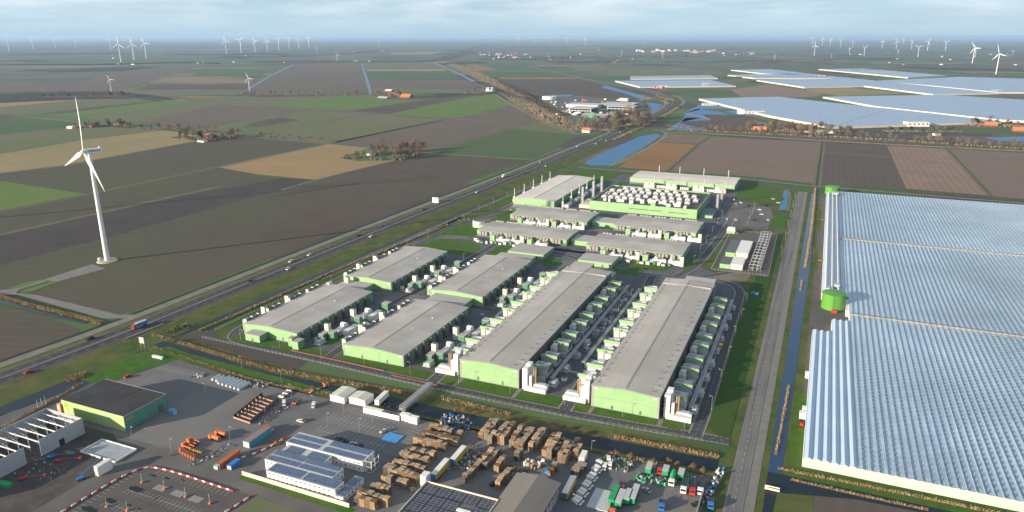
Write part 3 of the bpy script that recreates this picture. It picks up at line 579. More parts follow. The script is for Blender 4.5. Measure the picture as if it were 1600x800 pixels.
def hall(name, label, x0, x1, y0, y1, h, roofm, side='green', vents=0, rail=False, front=m_gw, signs=True, penth=None):
    t = thing(name, label, 'data hall', (x0, y0, 0)); w_, d = x1-x0, y1-y0; zr = h+.03*w_
    wl = MB(); wl.house(0, w_, .15, d, 0, h-.1, zr-.1); wl.build('wall', m_dgrey if side == 'dark' else m_gw_shade, t)
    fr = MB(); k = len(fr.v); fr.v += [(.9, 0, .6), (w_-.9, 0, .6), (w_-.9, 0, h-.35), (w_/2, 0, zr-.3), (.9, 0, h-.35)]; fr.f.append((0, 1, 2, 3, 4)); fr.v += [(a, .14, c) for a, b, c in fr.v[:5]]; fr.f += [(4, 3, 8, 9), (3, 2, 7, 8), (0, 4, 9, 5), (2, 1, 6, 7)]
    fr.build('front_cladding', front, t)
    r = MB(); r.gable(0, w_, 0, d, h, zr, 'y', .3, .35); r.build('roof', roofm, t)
    q = MB(); yy = 5
    q.prism([(w_*.5-.5, 2), (w_*.5+.5, 2), (w_*.5+.5, d-2), (w_*.5-.5, d-2)], zr+.28, zr+.36)
    q.build('roof_walkway', mat('roof walkway', (.27, .265, .25), .9), t)
    tr = MB(); tr.box(-.1, .85, -.1, .6, 0, h-.05); tr.box(w_-.85, w_+.1, -.1, .6, 0, h-.05); tr.box(-.1, w_+.1, -.12, .1, 0, .55)
    if rail: tr.box(.9, w_-.9, -.14, -.02, h*.5, h*.5+.28)
    tr.build('trim', m_trim, t)
    if signs:
        for sx in (1.1, w_-3): q = MB(); q.box(sx, sx+1.9, -.2, -.02, h-1.3, h-.75); q.build('sign_plate', m_whitep, t)
    for dx in (.3, .72): q = MB(); q.box(w_*dx, w_*dx+1.1, -.03, -.005, .6, 2.7); q.build('door', m_dgrey, t)
    for i in range(vents):
        y = 4+(d-8)*i/(vents-1)
        for sx, dx in ((2.2, 0), (w_-4.6, 1.0)):
            zz = h+.3+(zr-h)*min(sx, w_-sx)/(w_/2)
            q = MB(); q.box(sx+(i % 3 == 1)*dx, sx+.75+(i % 3 == 1)*dx, y, y+.5, zz-.2, zz+.5); q.build('roof_vent', m_dgrey, t)
    return t
T_LW = hall('data_hall', 'long grey roofed green hall with a two tier green gable, western of the two longest', -173.2, -137.4, 333, 520, 11.2, m_roofg2, 'dark', 24, True)
T_LE = hall('data_hall', 'long grey roofed green hall with a two tier gable, eastern one beside the canal road', -95, -59.8, 329.8, 519, 12, m_roofg2, 'dark', 24, True)
for t, x0, x1, d, h in ((T_LW, 0, 35.8, 187, 11.2), (T_LE, 0, 35.2, 189, 12)):
    q = MB(); 
    for i in range(0, 46): y = 1+i*(d-2)/45; q.box(.1, .2, y, y+.1, h+.3, h+1.2); q.box(x1-.2, x1-.1, y, y+.1, h+.3, h+1.2)
    q.bar((.15, 0, h+1.2), (.15, d, h+1.2), .1); q.bar((x1-.15, 0, h+1.2), (x1-.15, d, h+1.2), .1)
    q.build('roof_railing', m_steel, t)
    q = MB(); q.box(x0+.5, x1-.5, d-14.4, d-14, h+.2, h+1.6); q.box(x0+.5, x1-.5, 9.8, 10, h+.2, h+.75); q.build('roof_kerb', m_trim, t)
B = {}
for key, lab, x0, x1, y0, y1 in [('a', 'grey roofed green hall nearest the highway bend with two small green sheds at its gable', -330.5, -288, 334.5, 418.5), ('b', 'grey roofed green hall in the front row between highway side hall and long hall', -251.5, -209.6, 332, 417),
      ('c', 'grey roofed hall beside the highway, second row behind the nearest one', -328, -286.5, 441.5, 532), ('d', 'grey roofed green hall in the second row behind the low flat connecting roof', -252, -209.6, 440, 535)]:
    B[key] = hall('data_hall', lab, x0, x1, y0, y1, 7.2, m_roofg, signs=True)
    t = B[key]; d = y1-y0; w_ = x1-x0
    for k, yy in enumerate((3, 24, 46, 66)):      # saw-tooth intake hoods along both long edges
        q = MB(); q.box(-2.4, -.4, yy, yy+12.5, .5, 8.6); q.build('intake_hood', m_dgrey, t)
        for j in range(3):
            q = MB(); q.box(-2.5, -.35, yy+j*5.9-.05, yy+j*5.9+.2, 6.6, 9.0); q.build('hood_end_plate', m_whitep, t)
    for k in range(9):
        yy = 4+k*(d-10)/8.6; q = MB(); q.box(w_+.36, w_+2.4, yy, yy+5, .4, 5.6); q.build('side_louvre', m_dgrey, t)
        q = MB(); q.box(w_+.3, w_+1.9, yy-.35, yy-.08, 5.4, 7.4); q.build('hood_end_plate', m_trim, t)
    for px_, py_ in ((w_*.62, d*.42), (w_*.7, d*.66)):
        q = MB(); q.box(px_, px_+1.2, py_, py_+.8, 7.9, 8.5); q.build('roof_hatch', m_whitep, t)
def low_building(name, label, x0, x1, y0, y1, h, wm=m_gw, rm=m_roofl, cat='annex', doors=0, side=None):
    t = thing(name, label, cat, (x0, y0, 0)); w_, d = x1-x0, y1-y0
    MB().box(0, w_, .12, d, 0, h).build('wall', side or m_gw_shade, t); MB().box(.02, w_-.02, 0, .1, .2, h-.05).build('front_cladding', wm, t)
    r = MB(); r.box(-.2, w_+.2, -.2, d+.2, h+.01, h+.35); r.build('roof', rm, t)
    for i in range(doors):
        dx = w_*(i+.6)/(doors+.2); q = MB(); q.box(dx-.7, dx+.7, -.08, -.01, .1, 2.4); q.build('door', m_dgrey, t)
    return t
low_building('gate_shed', 'green flat roofed shed in front of the hall gable nearest the highway', -322.5, -311, 326.5, 334, 4.6, doors=1)
low_building('gate_shed', 'narrow green shed at the right corner of the nearest highway side hall', -291.2, -288.2, 329.6, 334, 5.5, rm=m_trim)
low_building('gate_shed', 'small green cabin with pale roof beside the narrow shed', -286, -281.5, 327, 333, 5.2, rm=m_trim)
low_building('connecting_building', 'low flat connecting roof between the two highway side halls', -326, -302, 419.2, 441, 4.5)
low_building('connecting_building', 'low flat connecting roof between the two middle halls', -247, -217, 417.6, 439.6, 5)
low_building('connecting_building', 'low flat roofed annex behind the second middle hall', -246, -214, 535.6, 556, 4.6)
low_building('connecting_building', 'low annex at the far end of the western long hall', -150, -138, 520.6, 536, 6)
low_building('annex', 'projecting end block of the western long hall', -172, -156, 520.6, 536, 10.9, rm=m_roofg2, wm=m_gw_shade)
low_building('annex', 'projecting end block of the eastern long hall', -82, -60.5, 519.6, 531, 11.7, rm=m_roofg2, wm=m_gw_shade)

def wide_hall(name, label, x0, x1, y0, y1, h, hoods=True, hot=1):
    t = thing(name, label, 'data hall', (x0, y0, 0)); w_, d = x1-x0, y1-y0
    w = MB(); w.house(0, w_, .2, d, 0, h-.1, h+.9, 'x'); w.build('wall', m_gw_shade, t)
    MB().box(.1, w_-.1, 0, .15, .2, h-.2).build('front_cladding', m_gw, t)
    r = MB(); r.gable(0, w_, 0, d, h, h+1.1, 'x', .3, .4); r.build('roof', m_roofg, t)
    MB().box(.3, w_-.3, -.05, -.01, .1, 2.6).build('shade_band', m_dgrey, t)  # dark strip drawn in for the shade along the foot of the front
    if hoods:
        x = 3; k = 0
        while x < w_-5:
            if k % 5 != 3:
                q = MB(); q.box(x, x+2.3, -2.2, -.1, h-3.6, h-.15); q.build('intake_box', m_beige, t)
                q = MB(); q.box(x-.2, x+2.1, d+.5, d+1.9, h-1.5, h+1.35); q.build('exhaust_box', m_trim, t)
            x += 3.1; k += 1
    return t
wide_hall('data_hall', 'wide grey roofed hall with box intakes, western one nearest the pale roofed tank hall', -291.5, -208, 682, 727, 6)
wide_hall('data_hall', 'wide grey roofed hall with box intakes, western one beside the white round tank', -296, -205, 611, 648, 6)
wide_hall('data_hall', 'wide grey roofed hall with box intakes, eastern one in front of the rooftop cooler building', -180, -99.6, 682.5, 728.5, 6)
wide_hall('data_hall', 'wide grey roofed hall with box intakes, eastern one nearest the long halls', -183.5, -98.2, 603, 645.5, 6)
low_building('connecting_building', 'green fronted link between the two rear wide halls', -206, -181, 694, 716, 4.2, rm=m_roofl)
low_building('connecting_building', 'white edged link between the two front wide halls', -203, -185, 618, 640, 4.2)
low_building('office_annex', 'small green building with flat grey roof west of the plaza', -243, -209.5, 563, 590, 4.2, rm=m_roofl, doors=3)
low_building('office_annex', 'small green building with flat grey roof behind the western long hall', -178, -148.5, 562, 585, 4.2, rm=m_roofl, doors=2)
low_building('service_shed', 'pale green flat shed left of the rear western wide hall', -309, -293, 722, 740, 3.6)
low_building('pump_house', 'small green pump house beside the white round tank', -307, -298, 637, 648, 4)
# pale roofed halls with stacks
def stack_set(label, x, y, s=1):
    t = thing('flue_stack', label, 'flue', (x, y, .26), 0, 'slim flues beside the pale roofed halls')
    q = MB(); q.box(-1.4, 1.4, -2, 2, 0, 3.2*s); q.build('base_cabinet', m_whitep, t); q = MB(); q.tube((0, .6, 3.2*s), (0, .6, 15.5*s), .62, .55, 8); q.build('pipe', m_greyp, t)
    q = MB(); q.box(-1.1, 1.1, -1.6, -.2, 3.2*s, 6.2*s); q.build('silencer', m_whitep, t); return t
t = hall('data_hall', 'pale roofed green hall beside the highway with slim flues along both sides', -317.5, -268, 752, 907, 7.5, m_roofw, signs=False)
for i in range(5): stack_set('slim pale flue on the highway side of the pale roofed hall, %s from its gable' % nth(i), -322, 766+i*30)
for i in range(5): stack_set('slim pale flue on the right side of the pale roofed hall, %s from its gable' % nth(i), -261, 762+i*30)
for i in range(5):
    q = MB(); q.box(-2.5, 2.5, -8, 8, 0, 3.4); o = q.build('generator_container', m_greyp, None, (-256, 768+i*30, .26)); tag(o, 'grey generator container beside the pale roofed hall, %s from its gable' % nth(i), 'container', 'generator containers by the pale roofed hall')
t = wide_hall('data_hall', 'pale roofed wide hall at the far edge of the campus before the brown field', -225, -92.5, 925, 983, 7.5, hoods=False)
t.children[2].data.materials[0] = m_roofw if len(t.children) > 2 else None
for i, (x, lab) in enumerate([(-200, ''), (-172, ''), (-140, ''), (-108, '')]): stack_set('slim flue rising behind the far pale roofed hall, %s from the left' % nth(i), x, 988)
for i, x in enumerate((-196, -168, -134, -108)):
    t = thing('cooling_plant', 'white cooling plant block before the far pale hall, %s from the left' % nth(i), 'cooling plant', (x, 912, .26), 0, 'cooling plant before the far pale hall')
    q = MB(); q.box(-7, 7, -3, 5, 0, 3.6); q.build('cabinet', m_cream, t); q = MB(); q.box(-6, -1, -2, 3, 3.6, 6.6); q.box(1, 6, -2, 3, 3.6, 6.2); q.build('cooler', m_whitep, t); q = MB(); q.tube((6.5, 0, 3.6), (6.5, 0, 15), .5); q.build('pipe', m_greyp, t)
for i, x in enumerate((-182, -152, -121)):
    q = MB()
    for j in range(5): q.box(-5+j*2.2, -3.6+j*2.2, -2, 2, 0, 3)
    tag(q.build('transformer_bank', m_whitep, None, (x, 914, .26)), 'row of small white transformers before the far pale hall, %s from the left' % nth(i), 'transformer', 'transformer banks before the far pale hall')

# building with the domed roof coolers
t = thing('cooler_building', 'broad green building with rows of white domed coolers on its dark roof', 'building', (-230, 763, 0))
W_, D_ = 118, 96
MB().box(0, W_, .15, D_, 0, 8.6).build('wall', m_gw_shade, t); MB().box(.1, W_-.1, 0, .13, .2, 8.8).build('front_cladding', m_gw, t)
MB().box(.8, W_-.8, .9, D_-.8, 8.61, 8.9).build('roof', mat('dark roof', (.06, .062, .065), .8, (.09, .09, .09), .2), t)
q = MB(); q.box(0, W_, .14, .8, 8.61, 10.2); q.box(0, W_, D_-.7, D_, 8.61, 10.2); q.box(-.01, .7, .8, D_-.7, 8.61, 10.2); q.box(W_-.7, W_+.01, .8, D_-.7, 8.61, 10.2); q.build('parapet', m_gw, t)
q = MB(); q.box(45, 80, -.4, -.02, 5, 5.7); q.box(88, 108, -.4, -.02, 4.6, 5.3); q.build('louvre_strip', m_dgrey, t)
def dome_cooler():
    t = thing('roof_cooler', '', 'roof cooler', (0, 0, 0))
    MB().box(-3.1, 3.1, -4.4, 4.4, 0, 2.4).build('housing', m_whitep, t); q = MB(); q.box(-2.6, 2.6, -4.52, -4.42, .4, 1.8); q.build('grille', m_dgrey, t)
    q = MB(); n = 8; k = 0
    for y in (-4.5, 4.5): q.v += [(3.3*math.cos(math.pi*i/n), y, 2.4+1.3*math.sin(math.pi*i/n)) for i in range(n+1)]
    q.f += [tuple(range(n, -1, -1)), tuple(range(n+1, 2*n+2))]+[(i, i+1, n+2+i, n+1+i) for i in range(n)]
    q.build('dome', m_whitep, t); return t
bpy.context.view_layer.update(); DC = Proto(dome_cooler())
rows = [(28, [9, 17, 25, 33, 41, 49, 62, 70, 78, 86, 94, 103]), (46, [8, 17, 26, 35, 44, 53, 64, 73, 82, 91, 100, 109]), (66, [8, 17, 26, 35, 44, 52, 60, 68, 77, 86, 95, 104]), (82, [20, 29, 38, 47, 60, 70, 80, 90])]
for r_, (yy, xs) in enumerate(rows):
    for i, x in enumerate(xs): DC.put((-230+x, 763+yy, 8.92), random.uniform(-.02, .02), .8, 'white domed roof cooler, %s from the left in the %s row from the front' % (nth(i), nth(r_)), 'domed coolers on the dark roof')
for i, (x, y, a, b_, hh) in enumerate([(14, 14, 3, 5, 2.2), (32, 13, 8, 3.5, 3), (20, 10, 2, 3, 3), (45, 10, 4, 5, 3.2), (56, 15, 4, 3, 4), (66, 19, 8, 3, 3.4), (78, 17, 8, 3.5, 3.4), (94, 14, 8, 3.5, 3.4), (86, 10, 4, 4, 3), (104, 9, 2.5, 7, 2.6), (70, 6, 5, 3, 3.5)]):
    tag(MB().box(-a/2, a/2, -b_/2, b_/2, 0, hh).build('air_handler', m_whitep if i != 10 else m_gw, None, (-230+x, 763+y, 8.92)), 'box shaped air handler before the domed coolers, %s from the left' % nth(i), 'air handler', 'air handlers on the dark roof')
def lattice(label, px, py, h, wd=2.6):
    x, y = S(px, py); t = thing('lattice_chimney', label, 'chimney', (x, y, .2), 0, 'grey framed chimneys around the cooler building')
    q = MB(); a = wd/2
    for sx in (-a, a):
        for sy in (-a, a): q.bar((sx, sy, 0), (sx, sy, h), .28)
    n = int(h/2.6)
    for i in range(n+1):
        z = i*h/n
        for p, r_ in (((-a, -a), (a, -a)), ((a, -a), (a, a)), ((a, a), (-a, a)), ((-a, a), (-a, -a))):
            q.bar((*p, z), (*r_, z), .18)
            if i < n: q.bar((*p, z), (*r_, z+h/n), .14)
    q.build('frame', m_steel, t); MB().tube((0, 0, 0), (0, 0, h+.6), .75, .75, 10).build('pipe', m_greyp, t)
for i, (px, py, h) in enumerate([(910, 321, 21), (927, 308, 19), (940, 300, 19), (1120, 331, 19), (1127, 318, 18)]): lattice('grey lattice framed chimney %s' % ['left of the cooler building, nearest', 'left of the cooler building, middle', 'left of the cooler building, farthest', 'right of the cooler building, nearer', 'right of the cooler building, farther'][i], px, py, h)
t = low_building('plant_annex', 'low pale annex at the left foot of the cooler building', -243, -231, 766, 800, 3.5, wm=m_cream, rm=m_cream)
t = low_building('plant_annex', 'low teal roofed annex at the right foot of the cooler building', -111, -97, 772, 806, 3, rm=mat('teal roof', (.12, .2, .22), .7))

# ------------------------------------------------------------------ cooling units beside the long halls
def cooling_unit(white):   # origin: near left corner on the ground, 9.5 m wide
    t = thing('cooling_unit', '', 'cooling unit')
    MB().box(0, 9.4, 1.0, 9.6, 2.6, 7.4).build('housing', m_greyp, t)
    q = MB(); q.box(0, 9.8, .3, .95, 7.5, 9.4); q.build('green_screen', m_gw, t)
    q = MB(); q.box(9.5, 9.75, .98, 8.6, 5, 8.4); q.build('side_screen', m_dgrey, t)
    q = MB()
    for x in (.5, 4.7, 8.8):
        for y in (1.4, 5, 9): q.box(x, x+.35, y, y+.35, 0, 2.6)
    q.box(.2, 9.2, 1, 9.5, 2.3, 2.58); q.build('support_frame', m_steel, t)
    q = MB(); q.box(1.0, 8.4, 1.6, 9.0, 7.45, 7.75)
    for i in range(3): q.tube((2.2+i*2.5, 3.4, 7.75), (2.2+i*2.5, 3.4, 8.2), .95, .95, 10)
    q.box(1.4, 4.8, 6.2, 7.2, 7.8, 8.7); q.build('fan_deck', m_greyp, t)
    if white:
        q = MB(); q.box(-.3, 2.6, -3.6, .2, 0, 7.2); q.box(.5, 3.4, -3.2, -.2, 0, 8.3); q.box(2.0, 3.2, -4.4, -2.6, 0, 6.4); q.build('white_cabinet', m_whitep, t)
        q = MB(); q.tube((5.2, -1, 0), (5.2, -1, 9.2), .42, .42, 8); q.build('flue', m_brass, t)
        q = MB(); q.box(4.2, 8.8, -2.2, .1, .2, 3.2); q.build('skid', m_greyp, t)
    return t
def mirror(o):
    for c in o.children:
        c.data.transform(Matrix.Scale(-1, 4, (1, 0, 0))); c.data.flip_normals()
PR = Proto(cooling_unit(False)); PRW = Proto(cooling_unit(True))
ul = cooling_unit(False); ulw = cooling_unit(True); bpy.context.view_layer.update(); mirror(ul); mirror(ulw); PL = Proto(ul); PLW = Proto(ulw)
def units(xr, y0, side, names):
    n = 0
    for k in range(5):
        for j, (pr, dy) in enumerate(((PRW if side > 0 else PLW, 0), (PR if side > 0 else PL, 14.5))):
            y = y0+k*35.2+dy
            pr.put((xr, y, .27), 0, None, 'green screened cooling unit %s, %s from its near end' % (names, nth(n)), 'cooling units along the long halls'); n += 1
units(-57.5, 340, 1, 'right of the eastern long hall'); units(-97.5, 345, -1, 'left of the eastern long hall')
units(-135, 346, 1, 'right of the western long hall'); units(-176, 350, -1, 'left of the western long hall')
# tall white stack plants at the near corners
def stack_plant(label, x, y, s):
    t = thing('stack_plant', label, 'stack plant', (x, y, .27), 0, 'white stack plants at the near corners of the long halls')
    f = lambda a, b: (a, b) if s > 0 else (-b, -a)
    MB().box(*f(0, 2.9), 1.5, 5.5, 0, 12.4).build('tower', m_whitep, t); MB().box(*f(.4, 3.3), 5.6, 9.4, 0, 13.4).build('tower', m_whitep, t)
    MB().box(*f(3.4, 5), 2.5, 5, 0, 8).build('tower', m_whitep, t)
    MB().box(*f(1.5, 14), 0, 2.4, .01, 2.4).build('container', m_whitep, t); MB().box(*f(6, 13.6), 3.2, 6.4, .01, 3).build('container', m_whitep, t)
    MB().box(*f(7, 12.5), 3.4, 6, 3.0, 3.5).build('container_roof', m_greyp, t)
    for dx in (5.8, 6.9):
        q = MB(); q.tube((s*dx, 4.2, 0), (s*dx, 4.2, 11.5), .42, .42, 8); q.build('flue', m_brass, t)
    q = MB()
    for z in (3.5, 6, 8.5): q.bar((s*1.5, 2, z), (s*-1.4, 3.5, z), .2)
    q.build('pipe_bridge', m_steel, t)
stack_plant('white stack plant with tan flues right of the eastern long hall gable', -58, 331.5, 1); stack_plant('white stack plant with tan flues left of the eastern long hall gable', -97, 330.5, -1)
stack_plant('white stack plant with tan flues right of the western long hall gable', -135.5, 332, 1); stack_plant('white stack plant with tan flues left of the western long hall gable', -175.3, 333, -1)
def skid(label, x, y, group):
    t = thing('pump_skid', label, 'pump skid', (x, y, .27), random.choice((0, math.pi)), group)
    MB().box(-2.6, 2.6, -3.5, 3.5, 0, .3).build('base', m_greyp, t); q = MB(); q.box(-2, .2, -3, 3, .3, 2.6); q.box(.8, 2.2, -1, 2.6, .3, 1.8); q.build('cabinet', m_greyp, t)
    q = MB(); q.tube((1.4, -3.2, 1.2), (1.4, -1.2, 1.2), .5); q.bar((-2.2, -3.2, 2.9), (2.2, 3.2, 2.9), .15); q.bar((2.2, -3.2, .3), (2.2, -3.2, 3.2), .15); q.build('pipework', m_steel, t)
for x, nm in ((-45.2, 'right of the eastern long hall'), (-121.5, 'right of the western long hall')):
    for k in range(9): skid('grey pump skid in the yard %s, %s from the front' % (nm, nth(k)), x, 345+k*20, 'pump skids in the hall yards')
def pipe_rack(label, x, y, L):
    t = thing('pipe_rack', label, 'pipe rack', (x, y, .27)); q = MB(); n = int(L/6)
    for i in range(n+1):
        yy = i*L/n
        for dx in (0, 2.2): q.bar((dx, yy, 0), (dx, yy, 3.2), .14)
        q.bar((0, yy, 3.2), (2.2, yy, 3.2), .14)
    q.bar((0, 0, 3.1), (0, L, 3.1), .12); q.bar((2.2, 0, 3.1), (2.2, L, 3.1), .12); q.build('frame', m_steel, t); q = MB()
    for dx in (.3, .9, 1.5, 2.0): q.tube((dx, 0, 3.45), (dx, L, 3.45), .2, .2, 6)
    q.build('pipe', m_greyp, t)
pipe_rack('long grey pipe rack in the yard right of the eastern long hall', -47.2, 342, 172); pipe_rack('long grey pipe rack in the yard right of the western long hall', -124, 345, 172)
pipe_rack('long grey pipe rack in the yard left of the eastern long hall', -112-2, 372, 140); pipe_rack('long grey pipe rack in the yard left of the western long hall', -190.5, 352, 165)
def hut(label, x, y, m_, a, b_, h):
    t = thing('equipment_cabinet', label, 'cabinet', (x, y, .27), 0, 'small cabinets in the hall yards'); MB().box(-a/2, a/2, -b_/2, b_/2, 0, h).build('housing', m_, t); MB().box(-a/2+.2, a/2-.2, -b_/2+.2, b_/2-.2, h+.005, h+.2).build('grille', m_dgrey, t)
for nm, x0, x1, y0, n in (('right of the eastern long hall', -49, -44, 350, 12), ('right of the western long hall', -129, -117, 352, 22), ('left of the western long hall', -205, -190, 350, 16), ('right of the nearest highway side hall', -285, -262, 344, 12), ('right of the second highway side hall', -283, -262, 450, 12)):
    for i in range(n): hut('%s cabinet in the yard %s, %s in line' % (('white', 'grey', 'dark green')[i % 3], nm, nth(i)), random.uniform(x0, x1), y0+i*(170 if 'long' in nm else 68)/n, (m_whitep, m_greyp, m_dgreen)[i % 3], random.uniform(1.2, 3), random.uniform(1.2, 3.5), random.uniform(1.2, 2.6))
for nm, x0, x1, y, n in (('before the front western wide hall', -290, -210, 594, 18), ('before the rear western wide hall', -285, -212, 662, 14), ('before the front eastern wide hall', -180, -102, 586, 18), ('before the rear eastern wide hall', -176, -104, 662, 14), ('left of the eastern long hall', -111, -109, 360, 12)):
    for i in range(n): hut('%s cabinet in the yard %s, %s in line' % (('white', 'grey', 'dark green')[i % 3], nm, nth(i)), x0+(x1-x0)*i/n+random.uniform(-1, 1), y+(random.uniform(-4, 3) if n > 12 else i*13), (m_whitep, m_greyp, m_dgreen)[i % 3], random.uniform(1.4, 4), random.uniform(1.4, 3.5), random.uniform(1.4, 3.2))
for i in range(5):
    for nm, x0, x1 in (('right of the eastern long hall', -47, -43.4), ('right of the western long hall', -121, -112.5)): tag(MB().box(0, x1-x0, -.3, .3, 0, 1.0).build('concrete_barrier', m_greyp, None, (x0, 363+i*35, .3)), 'pale concrete barrier %s, %s from the front' % (nm, nth(i)), 'barrier', 'concrete barriers in the hall yards')
# plant yards beside the square halls
def ptower(label, x, y, h=8.6):
    t = thing('exhaust_tower', label, 'exhaust tower', (x, y, .27), 0, 'cream exhaust towers beside the square halls')
    MB().box(-1.5, 1.5, -1.5, 1.5, 0, h).build('shaft', m_cream, t); MB().box(-1.2, 1.2, -1.2, 1.2, h, h+.15).build('cap', m_dgrey, t)
def genset(label, x, y, dome=True, rz=0, L=11):
    t = thing('generator_set', label, 'generator', (x, y, .27), rz, 'white generator sets in the plant yards')
    MB().box(-1.8, 1.8, -L/2, L/2, .3, 3.6).build('enclosure', m_whitep, t); q = MB(); q.box(-1.5, 1.5, -L/2+.4, L/2-.4, 0, .3); q.build('plinth', m_dgrey, t)
    if dome:
        q = MB(); q.tube((-1.9, L*.28, 4.4), (1.9, L*.28, 4.4), 1.5, 1.5, 12); q.build('silencer_drum', m_whitep, t)
    q = MB(); q.box(2.3, 3.4, -L/2, L/2, .1, 1.6); q.box(2.6, 3.2, -L/2+1, L/2-1, 1.6, 2.4); q.build('duct', m_greyp, t); return t
def gcab(label, x, y, a=4.5, b=4, h=5): 
    t = thing('transformer_cabin', label, 'transformer cabin', (x, y, .27), 0, 'green transformer cabins of the plant yards')
    MB().box(-a/2, a/2, -b/2, b/2, 0, h).build('housing', m_dgreen if h < 5.5 else m_gw, t); MB().box(-a/2-.1, a/2+.1, -b/2-.1, b/2+.1, h+.01, h+.25).build('roof', m_roofl, t)
for nm, x1, y0 in (('right of the nearest highway side hall', -286, 337), ('right of the front middle hall', -207.4, 336), ('right of the second highway side hall', -284, 444), ('right of the second middle hall', -207.6, 443)):
    for k in range(2):
        y = y0+16+k*28
        ptower('cream exhaust tower %s, %s along' % (nm, 'nearer one' if k == 0 else 'farther one'), x1+7.5, y)
        genset('white generator set with drum %s, %s along' % (nm, 'nearer one' if k == 0 else 'farther one'), x1+12, y+8)
        genset('long white generator set %s, outer one, %s along' % (nm, 'nearer' if k == 0 else 'farther'), x1+18, y+10, False, 0, 13)
        gcab('dark green transformer cabin %s, %s along' % (nm, 'nearer one' if k == 0 else 'farther one'), x1+13.5, y-3)
    gcab('green transformer cabin with pale lid %s, at the far end' % nm, x1+16, y0+72, 5, 5, 4.6)
    gcab('green switch cabin hugging the wall %s' % nm, x1+8, y0+10.5, 4, 6, 4)
    skid('grey pump skid %s, at the near end' % nm, x1+10, y0+4, 'pump skids beside the square halls')
for nm, x0, y0 in (('left of the nearest highway side hall', -335, 337), ('left of the front middle hall', -256, 336), ('left of the second highway side hall', -332, 444), ('left of the second middle hall', -256.5, 443)):
    for k in range(2):
        y = y0+22+k*24
        ptower('cream exhaust tower %s, %s one' % (nm, 'nearer' if k == 0 else 'farther'), x0, y, 9.6)
        genset('white domed generator set %s, %s one' % (nm, 'nearer' if k == 0 else 'farther'), x0-.3, y+8, True, 0, 9)
    gcab('bright green cabin %s' % nm, x0+.5, y0+5, 4, 4.5, 6.6)
genset('white generator set between the two highway side halls', -330, 428, True, R(90), 11)
ptower('cream exhaust tower between the two highway side halls', -322, 436)
# plant along the wide halls
k = 0
for nm, x0, y, n in (('before the rear western wide hall', -284, 670, 6), ('before the front western wide hall', -282, 598, 5), ('before the rear eastern wide hall', -170, 670, 6), ('before the front eastern wide hall', -172, 590, 6)):
    for i in range(n):
        x = x0+7+i*12.5
        if i % 3 == 0: gcab('green cabin %s, %s in its row' % (nm, nth(i)), x, y+4, 4.6, 4, 5.6); skid('grey pump skid %s beside the %s plant item' % (nm, nth(i)), x+6, y+5, 'pump skids by the wide halls')
        elif i % 3 == 1: genset('white generator set %s, %s in its row' % (nm, nth(i)), x, y+2, True, R(90), 11)
        else: genset('white generator set %s, %s in its row' % (nm, nth(i)), x, y+2, True, R(90), 10); ptower('cream exhaust tower %s, %s in its row' % (nm, nth(i)), x+6.4, y+1, 8.4)
# white round tank, black topped
x, y = S(748, 354); t = thing('storage_tank', 'white round tank with dark top between the rubble ground and a wide hall', 'tank', (x, y, .3))
MB().tube((0, 0, 0), (0, 0, 6.2), 6, 6, 28).build('shell', m_whitep, t); MB().tube((0, 0, 6.2), (0, 0, 6.35), 5.6, 5.6, 28).build('roof', m_dgrey, t)
# white gas holder near the car park
x, y = S(1135, 365)
t = low_building('pump_house', 'small green pump house with white top beside the substation', x, x+8, y, y+7, 3.2, wm=m_gw, rm=m_whitep); MB().box(.6, 7.4, 1, 6, 3.4, 6).build('top_housing', m_whitep, t)
for i, (px, py, a, b_, h, m_, rm_) in enumerate([(1133, 401, 8, 42, 4.2, m_gw, m_dgrey), (1149, 403, 10, 44, 4.5, m_cream, m_whitep), (1124, 419, 8.4, 22, 4, m_gw, m_dgrey), (1141, 421, 9.5, 24, 4.4, m_cream, m_whitep)]):
    x, y = S(px, py); low_building('substation_building', ['tall green', 'tall cream', 'near green', 'near cream'][i]+' windowless substation building inside the fenced gravel yard', x, x+a, y, y+b_, h, wm=m_, rm=rm_, cat='substation', side=m_ if i % 2 else None)
    if i % 2:
        for j in range(4 if i == 1 else 2):
            pass
flat('gravel_yard', [(-72, 590), (-27, 590), (-29, 726), (-72, 726)], mat('gravel', (.085, .08, .072), .95, (.11, .1, .09), .2), .34, px=False)
t = thing('substation_gantry', 'white steel lattice gantry of the fenced substation', 'gantry', (-43, 600, .35))
q = MB()
for j in range(13):
    y = j*9.6
    for x in (0, 3, 6, 9): q.bar((x, y, 0), (x, y, 5.5), .16)
    q.bar((0, y, 5.5), (9, y, 5.5), .22); q.bar((0, y, 3), (9, y, 3), .14)
for x in (0, 3, 6, 9): q.bar((x, 0, 5.5), (x, 115, 5.5), .16); q.bar((x, 0, 3.2), (x, 115, 3.2), .1)
q.build('frame', m_greyp, t)
for j in range(12):
    for x in (1.2, 5.2): q = MB(); q.box(x, x+2.4, j*9.6+3, j*9.6+6, 0, 2.2); q.build('transformer', m_dgrey, t)
def fence(label, pts, h=1.8, step=3):
    t = thing('fence', label, 'fence'); q = MB(); p_ = MB()
    for a, b in zip(pts, pts[1:]):
        L = math.dist(a, b); n = max(1, int(L/step))
        for i in range(n+1): x = a[0]+(b[0]-a[0])*i/n; y = a[1]+(b[1]-a[1])*i/n; p_.box(x-.06, x+.06, y-.06, y+.06, .2, h+.2)
        for z in (.7, 1.3, h+.1): q.bar((*a, z), (*b, z), .06)
    q.build('rail', m_steel, t); o = p_.build('post', m_steel, t); o['kind'] = 'stuff'
fence('wire fence round the substation yard', [(-72, 590), (-27, 590), (-29, 727), (-72, 727), (-72, 590)])
fence('wire fence along the reeds between highway canal and campus', [(-352, 331), (-351, 440), (-349, 560), (-345, 700), (-330, 930)])
